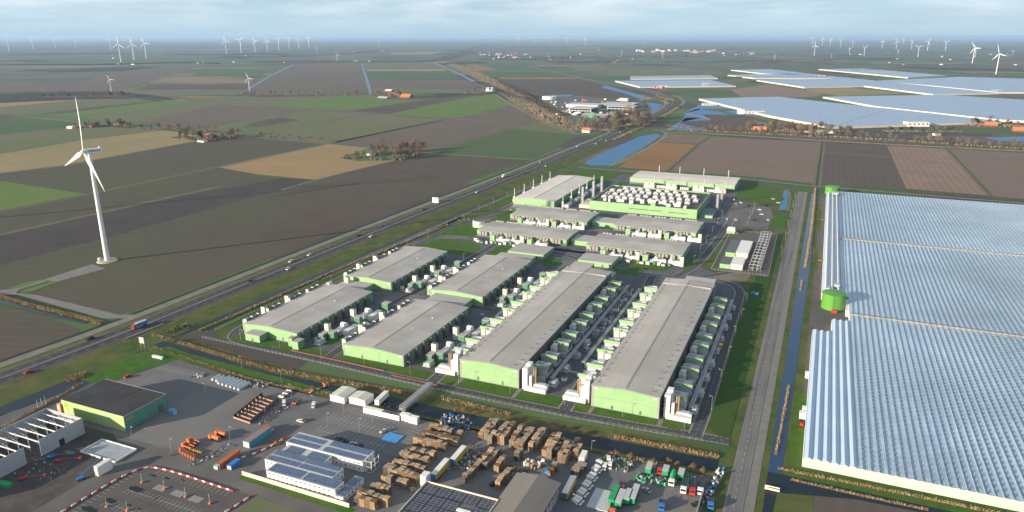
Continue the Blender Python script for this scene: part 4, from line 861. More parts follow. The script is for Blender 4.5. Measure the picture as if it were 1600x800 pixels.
fence('wire fence on the campus side of the front canal', [(-350, 318), (-260, 316.5), (-180, 313.5), (-100, 313), (-36, 317)])
m_brick = mat('red brick', (.26, .11, .07), .85, (.2, .09, .06), .5); m_tile = mat('orange roof tiles', (.55, .19, .08), .8, (.45, .16, .07), .5); m_tiled = mat('dark roof tiles', (.09, .085, .085), .8, (.07, .065, .065), .5)
# ------------------------------------------------------------------ greenhouses
def glassmat(name, c1, c2, bars, rough=.3, bw=1.6, bh=4.2, vent=None):
    if name in MATS: return MATS[name]
    m = bpy.data.materials.new(name); m.use_nodes = True; n = m.node_tree.nodes; l = m.node_tree.links; b = n['Principled BSDF']
    b.inputs['Roughness'].default_value = rough; b.inputs['Specular IOR Level'].default_value = .7
    t = n.new('ShaderNodeTexCoord'); br = n.new('ShaderNodeTexBrick'); br.offset = 0; br.inputs['Scale'].default_value = 1; br.inputs['Brick Width'].default_value = bw; br.inputs['Row Height'].default_value = bh
    br.inputs['Mortar Size'].default_value = .07; br.inputs['Mortar Smooth'].default_value = .1; br.inputs['Color1'].default_value = (*c1, 1); br.inputs['Color2'].default_value = (*c2, 1); br.inputs['Mortar'].default_value = (*bars, 1)
    l.new(t.outputs['Object'], br.inputs[0]); z = n.new('ShaderNodeTexNoise'); z.inputs['Scale'].default_value = .012; z.inputs['Detail'].default_value = 6; l.new(t.outputs['Object'], z.inputs['Vector'])
    mr = n.new('ShaderNodeMapRange'); mr.inputs[1].default_value = .3; mr.inputs[2].default_value = .7; mr.inputs[3].default_value = .7; mr.inputs[4].default_value = 1.25; l.new(z.outputs['Fac'], mr.inputs[0])
    hs = n.new('ShaderNodeHueSaturation'); l.new(mr.outputs[0], hs.inputs['Value']); l.new(br.outputs['Color'], hs.inputs['Color']); l.new(hs.outputs[0], b.inputs['Base Color']); MATS[name] = m; return m
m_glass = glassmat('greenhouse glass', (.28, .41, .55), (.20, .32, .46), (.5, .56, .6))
m_glassw = mat('greenhouse wall', (.60, .58, .52), .5, (.52, .51, .47), .3, brick=(1.07, 30, (.34, .34, .33), .1, (R(90), 0, 0)), spec=.5)
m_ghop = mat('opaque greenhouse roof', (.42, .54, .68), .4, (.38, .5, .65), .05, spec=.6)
m_gut = mat('gutter', (.58, .62, .64), .5)
gh = thing('greenhouse', 'huge nearby ridged glass greenhouse on the right with a green tank at its corner', 'greenhouse', (0, 0, 0))
EV, RG, BAY = 4.8, 5.22, 3.3
def bays_roof(x0, x1, y0, y1, m, bay=BAY, name='roof', ev=EV, rg=RG):
    n = max(1, round((x1-x0)/bay)); q = MB(); w = (x1-x0)/n; gtr = MB()
    for i in range(n):
        a = x0+i*w; k = len(q.v)
        q.v += [(a+.12, y0, ev), (a+w/2, y0, rg), (a+w-.12, y0, ev), (a+.12, y1, ev), (a+w/2, y1, rg), (a+w-.12, y1, ev)]
        q.f += [(k, k+1, k+4, k+3), (k+1, k+2, k+5, k+4)]
        gtr.box(a-.12, a+.12, y0, y1, ev-.1, ev+.06); gtr.box(a+w/2-.07, a+w/2+.07, y0, y1, rg-.02, rg+.07)
    q.build(name, m, gh); o = gtr.build('gutter', m_gut, gh); return n, w
def gable_wall(x0, x1, y, s, m, bay=BAY, ev=EV, rg=RG):
    n = max(1, round((x1-x0)/bay)); w = (x1-x0)/n; q = MB()
    for i in range(n):
        a = x0+i*w; q.quad((a, y, .2), (a+w, y, .2), (a+w, y, ev), (a+w/2, y, rg-.03), (a, y, ev))
    q.build('gable_wall', m, gh)
X1 = 330
Y0, YA, YB, YE = 313, 512, 719, 953
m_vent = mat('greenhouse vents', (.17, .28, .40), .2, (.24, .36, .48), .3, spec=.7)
def vents(x0, x1, y0, y1, ylim):
    n = max(1, round((x1-x0)/BAY)); w = (x1-x0)/n; q = MB()
    for i in range(n):
        a = x0+i*w+w/2
        for j in range(int((min(y1, ylim)-y0)/4.3)):
            y = y0+1+j*4.3+(i % 2)*2.1; q.quad((a+.08, y, RG+.08), (a+1.15, y, RG-.12), (a+1.15, y+2.1, RG-.12), (a+.08, y+2.1, RG+.08))
    o = q.build('vent_flap', m_vent, gh); o['kind'] = 'stuff'
vents(31, 230, Y0, YA-2, 600); vents(31, 250, YA+2, YB-2, 900); vents(27, 250, YB+2, YE, 960)
bays_roof(31, X1, Y0, YA-1, m_glass); bays_roof(31, X1, YA+1.2, YB-1, m_glass); bays_roof(26.3, X1, YB+1.2, YE, m_glass); bays_roof(26.3, 31, YA+36, YB-1, m_glass, 2.35)
for y in (YA, YB):
    q = MB(); q.box(26.4 if y > 600 else 31.2, X1, y-.9, y+1.1, 4.3, 5.9); q.build('service_corridor', mat('corridor roof', (.35, .34, .31), .8, (.25, .24, .22), .3, brick=(BAY, 9, (.16, .15, .14), .35, (0, 0, 0))), gh)
gable_wall(31, X1, Y0-.1, 1, m_glassw); gable_wall(26.3, X1, YE+.05, 1, m_glassw)
for a, b_, yy in ((8.7, 20, 474), (20, 31, 498)):
    bays_roof(a, b_, Y0+.1, yy, m_ghop, 3.7, 'opaque_roof', 4.6, 5.6); gable_wall(a, b_, Y0, 1, m_glassw, 3.7, 4.6, 5.6); gable_wall(a, b_, yy+.05, 1, m_whitep, 3.7, 4.6, 5.6)
q = MB(); q.box(8.5, 8.68, Y0, 474, .2, 4.7); q.box(19.8, 19.98, 474.2, 498, .2, 4.7); q.box(30.8, 30.98, 498.2, YA+36, .2, 4.8); q.build('side_wall', m_whitep, gh)
bays_roof(13.2, 26.2, YA+38, YE-12, m_ghop, 4.33, 'opaque_roof', 4.5, 5.7)
q = MB(); q.box(12.9, 13.1, YA+38, YE-12, .2, 4.6); q.box(13.1, 26.2, YA+37.8, YA+37.95, .2, 4.5); q.build('side_wall', m_whitep, gh)
for i, x in enumerate((15.4, 19.7, 24.0)):
    q = MB(); q.tube((x, YA+42, 6.5), (x, YE-14, 6.5), .55, .55, 8)
    for j in range(30): yy = YA+45+j*12.6; q.box(x-.1, x+.1, yy, yy+.2, 5.3, 6.1)
    q.build('roof_pipe', m_whitep, gh)
q = MB()
for (a, b_, yy) in ((15, 18, 556), (21, 25, 566)): q.box(a, b_, yy, yy+5, 5.5, 7.6)
q.box(20, 25.5, 925, 934, 5.2, 8); q.build('roof_machinery', m_greyp, gh)
m_tank = mat('bright green tank', (.10, .29, .04), .45, (.085, .25, .035), .2, brick=(3.2, 60, (.09, .3, .03), .06, (R(90), 0, 0)))
def tank(label, px, py, r, h, z=.25, rl=.75):
    x, y = S(px, py); y += r; t = thing('storage_tank', label, 'tank', (x, y, z)); n = 40
    MB().tube((0, 0, 0), (0, 0, h), r, r, n).build('shell', m_tank, t); MB().tube((0, 0, h), (0, 0, h+rl), r+.1, .6, n).build('roof', m_tank, t)
    q = MB(); q.box(-.5, .5, -.6, .6, h+rl, h+rl+.4); q.build('roof_hatch', m_dgrey, t)
    q = MB(); q.bar((.3, -r-.25, 0), (.3, -r-.25, h), .1); q.bar((-.2, -r-.25, 0), (-.2, -r-.25, h), .1); q.build('ladder', m_dgreen, t); return t
tank('bright green round water tank with shallow cone roof at the greenhouse corner by the canal', 1301, 487, 7.9, 11.2)
tank('smaller bright green tank at the far corner of the nearby greenhouse', 1300, 305, 8.5, 9)
m_red = mat('red paint', (.5, .04, .03), .5); m_or = mat('orange paint', (.62, .15, .03), .55, (.42, .13, .06), .8); m_yel = mat('yellow paint', (.75, .42, .02), .5)
m_blue = mat('blue paint', (.03, .18, .5), .45); m_lblue = mat('light blue tarp', (.08, .30, .62), .5, (.06, .25, .55), .4); m_tyre = mat('tyre', (.02, .02, .02), .8); m_glz = mat('vehicle glass', (.02, .025, .03), .15, spec=.6)
x, y = S(1303, 489); tag(MB().box(-1.8, 1.8, -1, 1, 0, 1.8).prism([(-1.8, -.3), (0, -.3), (0, .3), (-1.8, .3)], 1.8, 2.1).build('pump_container', m_red, None, (x, y, .26)), 'small red pump container at the foot of the big green tank', 'container')
t = low_building('boiler_house', 'pale boiler house between the big green tank and the glass roofs', 29, 30.6, 520, 546, 4, wm=m_whitep, rm=m_whitep, side=m_whitep)
for i, (px, py, m_, nm) in enumerate([(1285, 345, m_or, 'farthest'), (1281, 409, m_or, 'middle')]):
    x, y = S(px, py); t = thing('forklift', 'orange forklift parked beside the greenhouse, the %s of the two' % nm, 'forklift', (x, y, .26), .3)
    MB().box(-1.2, 1.2, -1.6, 1.4, .5, 1.8).build('body', m_, t); MB().box(-1.1, 1.1, -.6, 1.2, 1.8, 3.2).build('cab', m_glz, t); q = MB(); q.box(-.8, -.5, -1.9, -1.7, .1, 3.4); q.box(.5, .8, -1.9, -1.7, .1, 3.4); q.build('mast', m_dgrey, t)
    for sx in (-1.2, 1.2):
        for sy in (-1, 1): q = MB(); q.tube((sx-.15, sy, .45), (sx+.15, sy, .45), .45, .45, 10); q.build('wheel', m_tyre, t)
x, y = S(1249, 660); 
t = thing('tractor', 'small red tractor at the near end of the greenhouse yard', 'tractor', (x+1, y-3, .26), 0)
MB().box(-.9, .9, -1.8, 1.4, .6, 1.7).build('body', m_red, t); MB().box(-.8, .8, -.1, 1.3, 1.7, 2.7).build('cab', m_glz, t)
for sx in (-1.05, 1.05):
    for sy, r_ in ((-1.2, .45), (.9, .75)): q = MB(); q.tube((sx-.2, sy, r_), (sx+.2, sy, r_), r_, r_, 12); q.build('wheel', m_tyre, t)
for px, py, nm in ((1262, 592, 'middle'), (1259, 648, 'lower'), (1262, 657, 'lowest')):
    x, y = S(px, py); t = low_building('loading_porch', 'small white loading porch on the greenhouse side wall, the %s one' % nm, 6.6 if nm != 'lowest' else 5.5, 8.4, y, y+3.4, 2.8, wm=m_whitep, rm=m_whitep, side=m_whitep)

# distant greenhouses: parallelogram blocks seen across the road
m_glassf = mat('far greenhouse glass', (.22, .30, .44), .35, (.24, .33, .47), .01, stripe=(0, 12, .18, (.4, .5, .62)), spec=.7)
def far_gh(label, pts, h=5.0, wallm=None):
    P_ = [S(*p, h) for p in pts]; t = thing('greenhouse', label, 'greenhouse', (P_[0][0], P_[0][1], 0)); o = P_[0]; L = [(x-o[0], y-o[1]) for x, y in P_]
    MB().prism(L, .1, h-.25).build('wall', wallm or mat('far greenhouse wall', (.68, .62, .5), .5, (.6, .55, .45), .05), t); MB().prism(L, h-.24, h).build('roof', m_glassf, t)
    cx = sum(p[0] for p in L)/len(L)
far_gh('long bluish greenhouse closest to the road lined with trees, left part', [(1092, 154), (1215, 151), (1390, 170), (1299, 198), (1200, 180)][:5])
far_gh('wide bluish greenhouse block touching the right picture edge above the tree lined road', [(1391, 170.2), (1376, 168), (1470, 178.5), (1565, 189.3), (1500, 191.5), (1301, 198)])
far_gh('bluish greenhouse behind the dark green triangle field', [(1286, 151), (1470, 148), (1640, 158), (1640, 190), (1565, 187), (1370, 166)])
far_gh('bluish greenhouse left of the curving highway behind the ponds', [(961, 126), (1110, 125), (1150, 134), (1000, 135.5)])
far_gh('thin long greenhouse strip in front of the left bluish greenhouse', [(985, 119), (1110, 117.5), (1122, 122), (985, 123)])
far_gh('bluish greenhouse with pale front edge beside the olive field', [(1182, 125), (1330, 122), (1560, 145), (1458, 147), (1350, 134), (1257, 136)])
far_gh('farther bluish greenhouse block above the olive field', [(1137, 117), (1230, 115), (1330, 121), (1300, 122), (1180, 122)])
far_gh('farthest bluish greenhouse block to the left', [(1142, 109), (1205, 108), (1290, 118), (1195, 115)])
far_gh('farthest bluish greenhouse block with long pale front wall', [(1279, 108), (1350, 107), (1480, 118), (1419, 121)])
far_gh('broad bluish greenhouse near the two close turbines on the right', [(1365, 126), (1500, 120), (1640, 124), (1640, 144), (1560, 144), (1460, 134)])
x, y = S(1559, 143); t = thing('round_basin', 'grey round basin between the far greenhouses on the right', 'tank', (x, y, 0)); MB().tube((0, 0, 0), (0, 0, 6), 22, 22, 30).build('wall', m_greyp, t)
x, y = S(1160, 177); t = thing('round_basin', 'white round basin at the corner of the long bluish greenhouse', 'tank', (x, y, 0)); MB().tube((0, 0, 0), (0, 0, 8), 13, 13, 30).build('wall', m_whitep, t)
def wbuild(nm, label, px0, py0, px1, dep, h, wm=m_cream, rm=m_whitep, cat='building'):
    a = S(px0, py0); b_ = S(px1, py0); L = math.dist(a, b_); ang = math.atan2(b_[1]-a[1], b_[0]-a[0]); t = thing(nm, label, cat, (*a, 0), ang)
    MB().box(0, L, .1, dep, 0, h).build('wall', wm, t); MB().box(-.3, L+.3, -.2, dep+.3, h+.01, h+.5).build('roof', rm, t)
    q = MB(); n = max(2, int(L/8))
    for i in range(n): q.box(L*(i+.3)/n, L*(i+.7)/n, .02, .09, h*.45, h*.75)
    q.build('window_band', m_glz, t); return t
wbuild('warehouse', 'long white warehouse in front of the near edge of the far greenhouses', 1418, 198, 1452, 20, 9, m_whitep, m_cream)
wbuild('warehouse', 'low white packing hall beside the white round basin', 1168, 178, 1195, 14, 6, m_cream, m_whitep)
wbuild('warehouse', 'small cream packing hall left of the long bluish greenhouse', 1098, 165, 1118, 10, 5, m_cream, m_whitep)
wbuild('warehouse', 'small white hall near the left greenhouse', 1032, 136, 1042, 12, 5); wbuild('warehouse', 'grey tower block beside the left greenhouse', 1098, 136, 1108, 10, 14, m_greyp, m_greyp)
wbuild('house', 'small white house on the green field below the far greenhouses', 1460, 212, 1470, 8, 4, m_whitep, m_dgrey, 'house')

# ------------------------------------------------------------------ wind turbines
m_turb = mat('turbine white', (.78, .78, .77), .4, (.74, .74, .73), .1)
def turbine(H=93.8, rl=45):
    t = thing('wind_turbine', '', 'wind turbine'); n = 20
    q = MB(); q.tube((0, 0, 0), (0, 0, H-1.6), 2.15, 1.35, n); q.build('tower', m_turb, t)
    q = MB(); prof = [(-2, -1.5), (-2, 1.5), (2.2, 1.8), (2.2, -1.8)]
    q.prism([(3.2, -1.5), (3.2, 1.5), (-9, 1.75), (-9.6, 1.5), (-9.6, -1.5), (-9, -1.75)], H-1.6, H+1.8); nac = q.build('nacelle', m_turb, t)
    q = MB(); q.box(-9, -7.8, -.5, .5, H+1.8, H+2.9); q.bar((-8, .9, H+1.8), (-8, .9, H+3.6), .1); q.build('weather_mast', m_turb, nac)
    q = MB(); q.tube((3.25, 0, H), (5.4, 0, H), 1.6, 1.5, 16); q.tube((5.4, 0, H), (6.9, 0, H), 1.5, .3, 16); hub = q.build('hub', m_turb, t)
    for k in range(3):
        a = math.radians(120*k); q = MB(); seg = 14
        for i in range(seg+1):
            f = i/seg; r_ = 1+f*(rl-1); ch = (1.0 if f < .03 else 1.0+2.5*min(1, (f-.03)/.17)) if f < .2 else 3.5*(1-(f-.2)/.8)**.85+.25; th = .9*(1-f)**1.3+.12; tw = R(28)*(1-f)**1.5; pre = 1.6*f*f
            for c_, d_ in ((-.35*ch, 0), (0, th/2), (.65*ch, 0), (0, -th/2)):
                y_ = c_*math.cos(tw)-d_*math.sin(tw); x_ = 4.4+c_*math.sin(tw)+d_*math.cos(tw)+pre
                yy = -r_*math.sin(a)+y_*math.cos(a); zz = r_*math.cos(a)+y_*math.sin(a); q.v.append((x_, yy, H+zz))
        for i in range(seg):
            for j in range(4): q.f.append((4*i+j, 4*i+(j+1) % 4, 4*i+4+(j+1) % 4, 4*i+4+j))
        q.f.append((4*seg, 4*seg+1, 4*seg+2, 4*seg+3)); q.build('blade', m_turb, t)
    return t
tx, ty = S(168, 408)
T0 = turbine()
for ch in T0.children:
    if ch.name.startswith('blade'): ch.location = (0, 93.8*math.sin(R(-9)), 93.8*(1-math.cos(R(-9)))); ch.rotation_euler = (R(-9), 0, 0)
T0.location = (tx, ty, .2); T0.rotation_euler = (0, 0, R(253)); T0['label'] = 'big white wind turbine standing on a round foundation in the field on the left'
nac = [c for c in T0.children if c.name.startswith('nacelle')][0]
for s in (1, -1):
    cu = bpy.data.curves.new('lettering', 'FONT'); cu.body = 'NORDEX'; cu.size = 2.3; cu.extrude = .02; cu.align_x = 'CENTER'; cu.align_y = 'CENTER'
    ob = bpy.data.objects.new('tmp', cu); C.objects.link(ob); bpy.context.view_layer.update(); me = bpy.data.meshes.new_from_object(ob.evaluated_get(bpy.context.evaluated_depsgraph_get())); bpy.data.objects.remove(ob)
    me.materials.clear(); me.materials.append(mat('dark blue lettering', (.03, .05, .2), .5)); lo_ = bpy.data.objects.new('lettering', me); C.objects.link(lo_); lo_.parent = nac
    lo_.location = (-3.6, s*1.85, 93.8+.1); lo_.rotation_euler = (math.pi/2, 0, 0 if s < 0 else math.pi)
t = thing('turbine_foundation', 'pale round concrete foundation ring under the big turbine', 'foundation', (tx, ty, .05)); MB().tube((0, 0, 0), (0, 0, .9), 8.4, 7.6, 40).build('slab', mat('pale concrete', (.4, .37, .3), .9, (.33, .3, .25), .3), t)
T0.location = (tx, ty, .9)
tag(MB().box(-1, 1, -1.2, 1.2, 0, 2.4).build('electric_cabinet', m_greyp, None, (tx-5.4, ty-3, .95)), 'small grey electric cabinet at the turbine foot', 'cabinet')
bpy.context.view_layer.update()
X_, Y_ = S(-45, 344); dup(T0, (X_, Y_, 0), R(253), None, 'white wind turbine just outside the left picture edge, shading the fields')
TF = [(189,97,69,0),(209.5,94,69,5),(228.5,91,67,20),(174,143,124,25),(390,142,122,20),(14,79,60,0),(52,77,61,50),(87,75,61,50),(119,75,64,30),(173,76,60,10),(354,85,64,15),(377,83,63,70),(399,81,64,30),(418,80,63,8),(436,78,62,70),(452,76,61,65),
 (467,76,61,0),(483,74,60,60),(495,83,75,20),(527,96,86,15),(688,66,57,60),(729,67,57,0),(592,72,64,40),(810,69,59,0),(834,69,59,55),(859,69,59,60),(886,70,60,20),(914,71,61,5),(971,87,81,50),(1035,91,82,70),(1006,71,66,10),(1210,94,87,0),
 (1272,87,71,5),(1299,91,86,15),(1285,71,61,30),(1297,72,62,20),(1313,73,63,80),(1269,70,60,60),(1332,74,66,90),(1327,83,75,10),(1350,87,74,60),(1378,76,64,5),(1400,77,65,25),(1403,85,79,20),(1424,77,65,60),(1434,89,74,62),(1449,79,65,90),(1477,79,66,60),
 (1519,99,75,28),(1523,90,75,40),(1556,116,84,18),(1582,87,80,65),(1411,70,62,15)]
for i, (bx_, by_, hy, ph) in enumerate(sorted(TF)):
    x, y = S(bx_, by_); H_ = height_at((bx_, by_), (bx_, hy)); s = H_/93.8
    side = 'left' if bx_ < 800 else 'right'
    k_ = i if bx_ < 800 else len(TF)-1-i
    fc = math.atan2(-y, -x)-R(30)
    c = dup(T0, (x, y, 0), fc+random.uniform(-.12, .12), s, 'white wind turbine far off in the polder, %s from the %s picture edge' % (nth(k_), side), 'wind turbines in the far polder')
    for ch in c.children:          # each rotor stopped at its own angle, turned about its own hub
        if ch.name.startswith('blade'):
            a = R(ph); ch.matrix_parent_inverse = Matrix.Identity(4); ch.location = (0, 93.8*math.sin(a), 93.8*(1-math.cos(a))); ch.rotation_euler = (a, 0, 0)
        if ch.name.startswith('nacelle'):
            for g in list(ch.children):
                if g.name.startswith('lettering'): bpy.data.objects.remove(g)
# ------------------------------------------------------------------ vehicles
def wheels(t, xs, ys, r, wd=.25):
    for x in xs:
        for y in ys: q = MB(); q.tube((x-wd/2, y, r), (x+wd/2, y, r), r, r, 12); q.build('wheel', m_tyre, t)
def prof(mb, pts, x0, x1):   # side profile (y,z) swept across the width
    k = len(mb.v); n = len(pts); mb.v += [(x0, y, z) for y, z in pts]+[(x1, y, z) for y, z in pts]
    mb.f += [tuple(range(k, k+n)), tuple(range(k+2*n-1, k+n-1, -1))]+[(k+(i+1) % n, k+i, k+n+i, k+n+(i+1) % n) for i in range(n)]; return mb
def car(m):
    t = thing('car', '', 'car'); prof(MB(), [(-2.15, .35), (-2.2, .75), (-1.2, .95), (1.7, .98), (2.15, .85), (2.15, .35)], -.88, .88).build('body', m, t)
    prof(MB(), [(-1.15, .96), (-.5, 1.42), (1.2, 1.44), (1.85, .98)], -.76, .76).build('cabin', m_glz, t); prof(MB(), [(-.45, 1.43), (-.4, 1.48), (1.1, 1.49), (1.15, 1.44)], -.7, .7).build('roof_panel', m, t)
    wheels(t, (-.8, .8), (-1.35, 1.3), .33); return t
def van(m):
    t = thing('van', '', 'van'); prof(MB(), [(-2.6, .4), (-2.65, 1.0), (-1.9, 1.2), (-1.3, 2.1), (-.9, 2.3), (2.5, 2.35), (2.6, 2.2), (2.6, .4)], -.98, .98).build('body', m, t)
    prof(MB(), [(-1.92, 1.24), (-1.32, 2.04), (-1.2, 2.0), (-1.2, 1.25)], -.995, .995).build('window', m_glz, t); wheels(t, (-.88, .88), (-1.7, 1.6), .36); return t
def trailer(label, cat, x, y, rz, mbody, L=13.4, h=3.95, front=None, group=None, mroof=None, z=.24):
    t = thing('box_trailer', label, cat, (x, y, z), rz, group); MB().box(-1.27, 1.27, -L/2, L/2, 1.1, h).build('cargo_box', mbody, t); MB().box(-1.29, 1.29, -L/2-.02, L/2+.02, h+.005, h+.1).build('roof', mroof or m_whitep, t)
    if front: MB().box(-1.25, 1.25, -L/2-.08, -L/2-.03, 1.15, h-.05).build('rear_door', front, t)
    MB().box(-.5, .5, -L/2+.3, L/2-.3, .75, 1.09).build('chassis', m_dgrey, t); wheels(t, (-1.05, 1.05), (-L/2+1.6, -L/2+2.8, -L/2+4), .5, .4)
    q = MB(); q.box(-.9, -.7, L/2-3, L/2-2.8, 0, .8); q.box(.7, .9, L/2-3, L/2-2.8, 0, .8); q.build('support_leg', m_dgrey, t); return t
def truck(label, x, y, rz, mcab, body='flat', mbody=None, L=7, z=.24, group=None):   # front looks to -y
    t = thing('truck', label, 'truck', (x, y, z), rz, group)
    prof(MB(), [(-L/2-2.3, .6), (-L/2-2.35, 1.7), (-L/2-2.1, 2.9), (-L/2-.2, 3.05), (-L/2-.2, .6)], -1.22, 1.22).build('cab', mcab, t)
    prof(MB(), [(-L/2-2.37, 1.75), (-L/2-2.16, 2.65), (-L/2-2.0, 2.65), (-L/2-2.2, 1.75)], -1.1, 1.1).build('windscreen', m_glz, t)
    MB().box(-.5, .5, -L/2-.15, L/2, .75, 1.05).build('chassis', m_dgrey, t)
    if body == 'box': MB().box(-1.25, 1.25, -L/2+.1, L/2, 1.1, 3.5).build('cargo_box', mbody, t); MB().box(-1.26, 1.26, -L/2+.08, L/2+.02, 3.51, 3.6).build('roof', m_greyp, t)
    elif body == 'flat':
        MB().box(-1.25, 1.25, -L/2+.1, L/2, 1.07, 1.3).build('load_bed', m_dgrey, t)
        q = MB(); q.box(-1.25, -1.15, -L/2+.1, L/2, 1.31, 2.2); q.box(1.15, 1.25, -L/2+.1, L/2, 1.31, 2.2); q.build('side_board', mbody or m_dgrey, t)
    elif body == 'tank': MB().tube((0, -L/2+.3, 2.05), (0, L/2, 2.05), 1.1, 1.1, 16).build('tank', mbody, t)
    elif body == 'mixer': q = MB(); q.tube((0, -L/2+.5, 2.2), (0, 0, 2.6), 1, 1.3, 14); q.tube((0, 0, 2.6), (0, L/2, 3.1), 1.3, .7, 14); q.build('mixer_drum', mbody, t)
    wheels(t, (-1, 1), (-L/2-1.2, L/2-2.4, L/2-1.2), .5, .35); return t
cols = {'white': m_whitep, 'dark': m_black, 'grey': m_greyp, 'red': m_red}
CP = {k: Proto(car(m)) for k, m in cols.items()}; VP = Proto(van(m_whitep)); bpy.context.view_layer.update()
def heading(x, y, path):
    return min(((math.dist(((a[0]+b[0])/2, (a[1]+b[1])/2), (x, y)), math.atan2(b[1]-a[1], b[0]-a[0])) for a, b in zip(path, path[1:])), key=lambda q: q[0])[1]
for i, (px, py, c) in enumerate([(451,421,'white'),(455,409,'white'),(484,399,'white'),(580,370,'white'),(560,369,'dark'),(141,530,'dark'),(45,582,'red'),(745,301,'white'),(662,328,'dark'),(931,225,'white'),(947,220,'white'),(938,219,'grey'),(853,260,'white'),(969,207,'white'),(1005,187,'white'),(1041,170,'white'),(844,254,'grey'),(995,191,'dark'),(820,272,'dark'),(390,440,'dark')]):
    x, y = S(px, py, 1); rz = heading(x, y, hp)+math.pi/2
    CP[c].put((x, y, HZ+.02), rz+math.pi*(i % 2), 1.15, '%s car driving on the highway, %s from the bottom left' % (c, ORD[sorted([451,455,484,580,560,141,45,745,662,931,947,938,853,969,1005,1041,844,995,820,390]).index(px)]), 'cars on the highway')
for px, py, mb_, mc, nm, d in ((221, 510, m_blue, m_red, 'red cab truck with dark blue box body crossing the highway bridge', 0), (902, 231, m_cream, m_dgrey, 'cream box truck driving on the far highway', 0), (788, 276, m_whitep, m_whitep, 'white box truck driving on the highway above the wide halls', 0)):
    x, y = S(px, py, 1); truck(nm, x, y, heading(x, y, hp)-math.pi/2, mc, 'box', mb_, 8, HZ+.02)
x, y = S(681, 317); tag(MB().box(-4, 4, -1, 1, 0, 6).build('billboard', m_whitep, None, (x, y, .24), heading(x, y, hp)+R(90)), 'white boxy billboard beside the service road', 'billboard')
# vans parked in a slanting row
for i in range(11):
    x, y = S(898+i*3.7, 787-i*6.1+(2 if i % 2 else 0)); VP.put((x+1, y, .24), R(68)+random.uniform(-.08, .08), .82, 'white van in the slanting row beside the yard, %s from the bottom' % nth(i), 'white vans parked in a slanting row')
for i, (px, py) in enumerate([(945, 733), (953, 731), (951, 722), (560-70, 596+40), (524-80, 648-15)]):
    x, y = S(px, py); VP.put((x, y, .24), R(10)*i, .85, 'white van %s' % ['at the scrap heap, left of two', 'at the scrap heap, right of two', 'at the scrap heap, behind the other two', 'in the street beside the orange excavators', 'by the dark trailers'][i], 'loose white vans')
# campus cars
for i, (px, py, c) in enumerate([(1147,313,'white'),(1150,320,'grey'),(1158,318,'white'),(1150,345,'grey'),(1187,329,'white'),(1190,336,'white'),(1170,322,'dark'),(1197,322,'dark'),(1120,345,'dark'),(1136,343,'white'),(1200,345,'white'),(1178,345,'dark'),(815,365,'white'),(1208,312,'grey'),(1216,318,'white')]):
    x, y = S(px, py); CP[c].put((x, y, .33), R(20*i), 1, '%s car on the campus car park, %s listed from the left' % (c, nth(i)), 'cars on the campus car park')
x, y = S(1128, 545); t = thing('yellow_van', 'yellow service van on the road right of the eastern long hall', 'van', (x-1, y, .32)); prof(MB(), [(-2.6, .4), (-2.65, 1.1), (-1.9, 1.3), (-1.3, 2.3), (2.6, 2.35), (2.6, .4)], -1.1, 1.1).build('body', m_yel, t); prof(MB(), [(-1.94, 1.35), (-1.36, 2.2), (-1.1, 2.2), (-1.1, 1.35)], -1.12, 1.12).build('window', m_glz, t); wheels(t, (-.95, .95), (-1.7, 1.6), .38)
# trailers, containers
trailer('yellow sided box trailer with white roof and blue end, nearer one between the pallet rows', 'trailer', *S(688, 729, 4), R(1), mat('yellow side', (.55, .42, .03), .5), front=m_blue)
trailer('yellow sided box trailer with white roof and blue end, farther one between the pallet rows', 'trailer', *S(716.5, 707, 4), R(1), MATS['yellow side'], 12, front=m_blue)
trailer('white roofed trailer with yellow side and dark end beside the row of vans', 'trailer', *S(889, 770), R(2), MATS['yellow side'], front=m_dgrey)
trailer('white box trailer parked in front of the pallet stacks beside the canal', 'trailer', *S(911, 722), R(3), m_whitep, 6.5)
for i, (a, b_) in enumerate([((587, 634), (606, 620)),]): trailer('white trailer parked slanting behind the white containers', 'trailer', *S(597, 629), R(5), m_whitep, L=11)
def container(label, px, py, L, rz, m, h=2.8, wd=2.5, rm=None):
    x, y = S(px, py); t = thing('container', label, 'container', (x, y, .24), rz, None); MB().box(-wd/2, wd/2, -L/2, L/2, 0, h).build('body', m, t); MB().box(-wd/2-.05, wd/2+.05, -L/2-.05, L/2+.05, h+.005, h+.12).build('roof', rm or m, t)
    q = MB(); q.box(-wd/2+.1, wd/2-.1, -L/2-.1, -L/2-.01, .15, h-.15); q.build('door', m_greyp, t)
container('white container at the left end of the row across the car park', 584, 647, 11, R(90), m_whitep); container('grey white container second in the row across the car park', 606, 652, 5.5, R(90), m_whitep, rm=m_dgrey)
container('white container with dark roof third in the row across the car park', 619, 655, 5.5, R(90), m_whitep, rm=m_dgrey); container('white container right of the dark roofed ones', 634, 657, 5, R(90), m_whitep, 3.6); container('white container at the right end of the row across the car park', 647, 661, 5, R(90), m_whitep, 3.4)
container('white site cabin beside the blue boom lift, upper', 163, 738, 7, R(0), m_whitep, 4.6); container('small light blue container beside the loading docks', 270, 647, 3.4, R(90), m_lblue, 2.2)
container('orange open container beside the narrow yard road', 357, 722, 13, R(2), mat('rusty orange', (.42, .13, .06), .7, (.35, .1, .05), .4), 2.4); container('blue container next to the orange open one', 366, 729, 6, R(2), m_blue, 2); container('teal container left of the orange open one', 344, 730, 5, R(2), mat('teal paint', (.05, .3, .33), .5), 2)
container('long teal and blue barge shaped container', 403, 688, 15, R(0), mat('teal hull', (.03, .28, .42), .5), 3.2, 3.8, mat('barge deck', (.2, .2, .24), .8, (.3, .14, .1), .3))
container('short rust red container behind the teal barge', 420, 673, 4.5, R(80), MATS['rusty orange'], 2, 2.2)
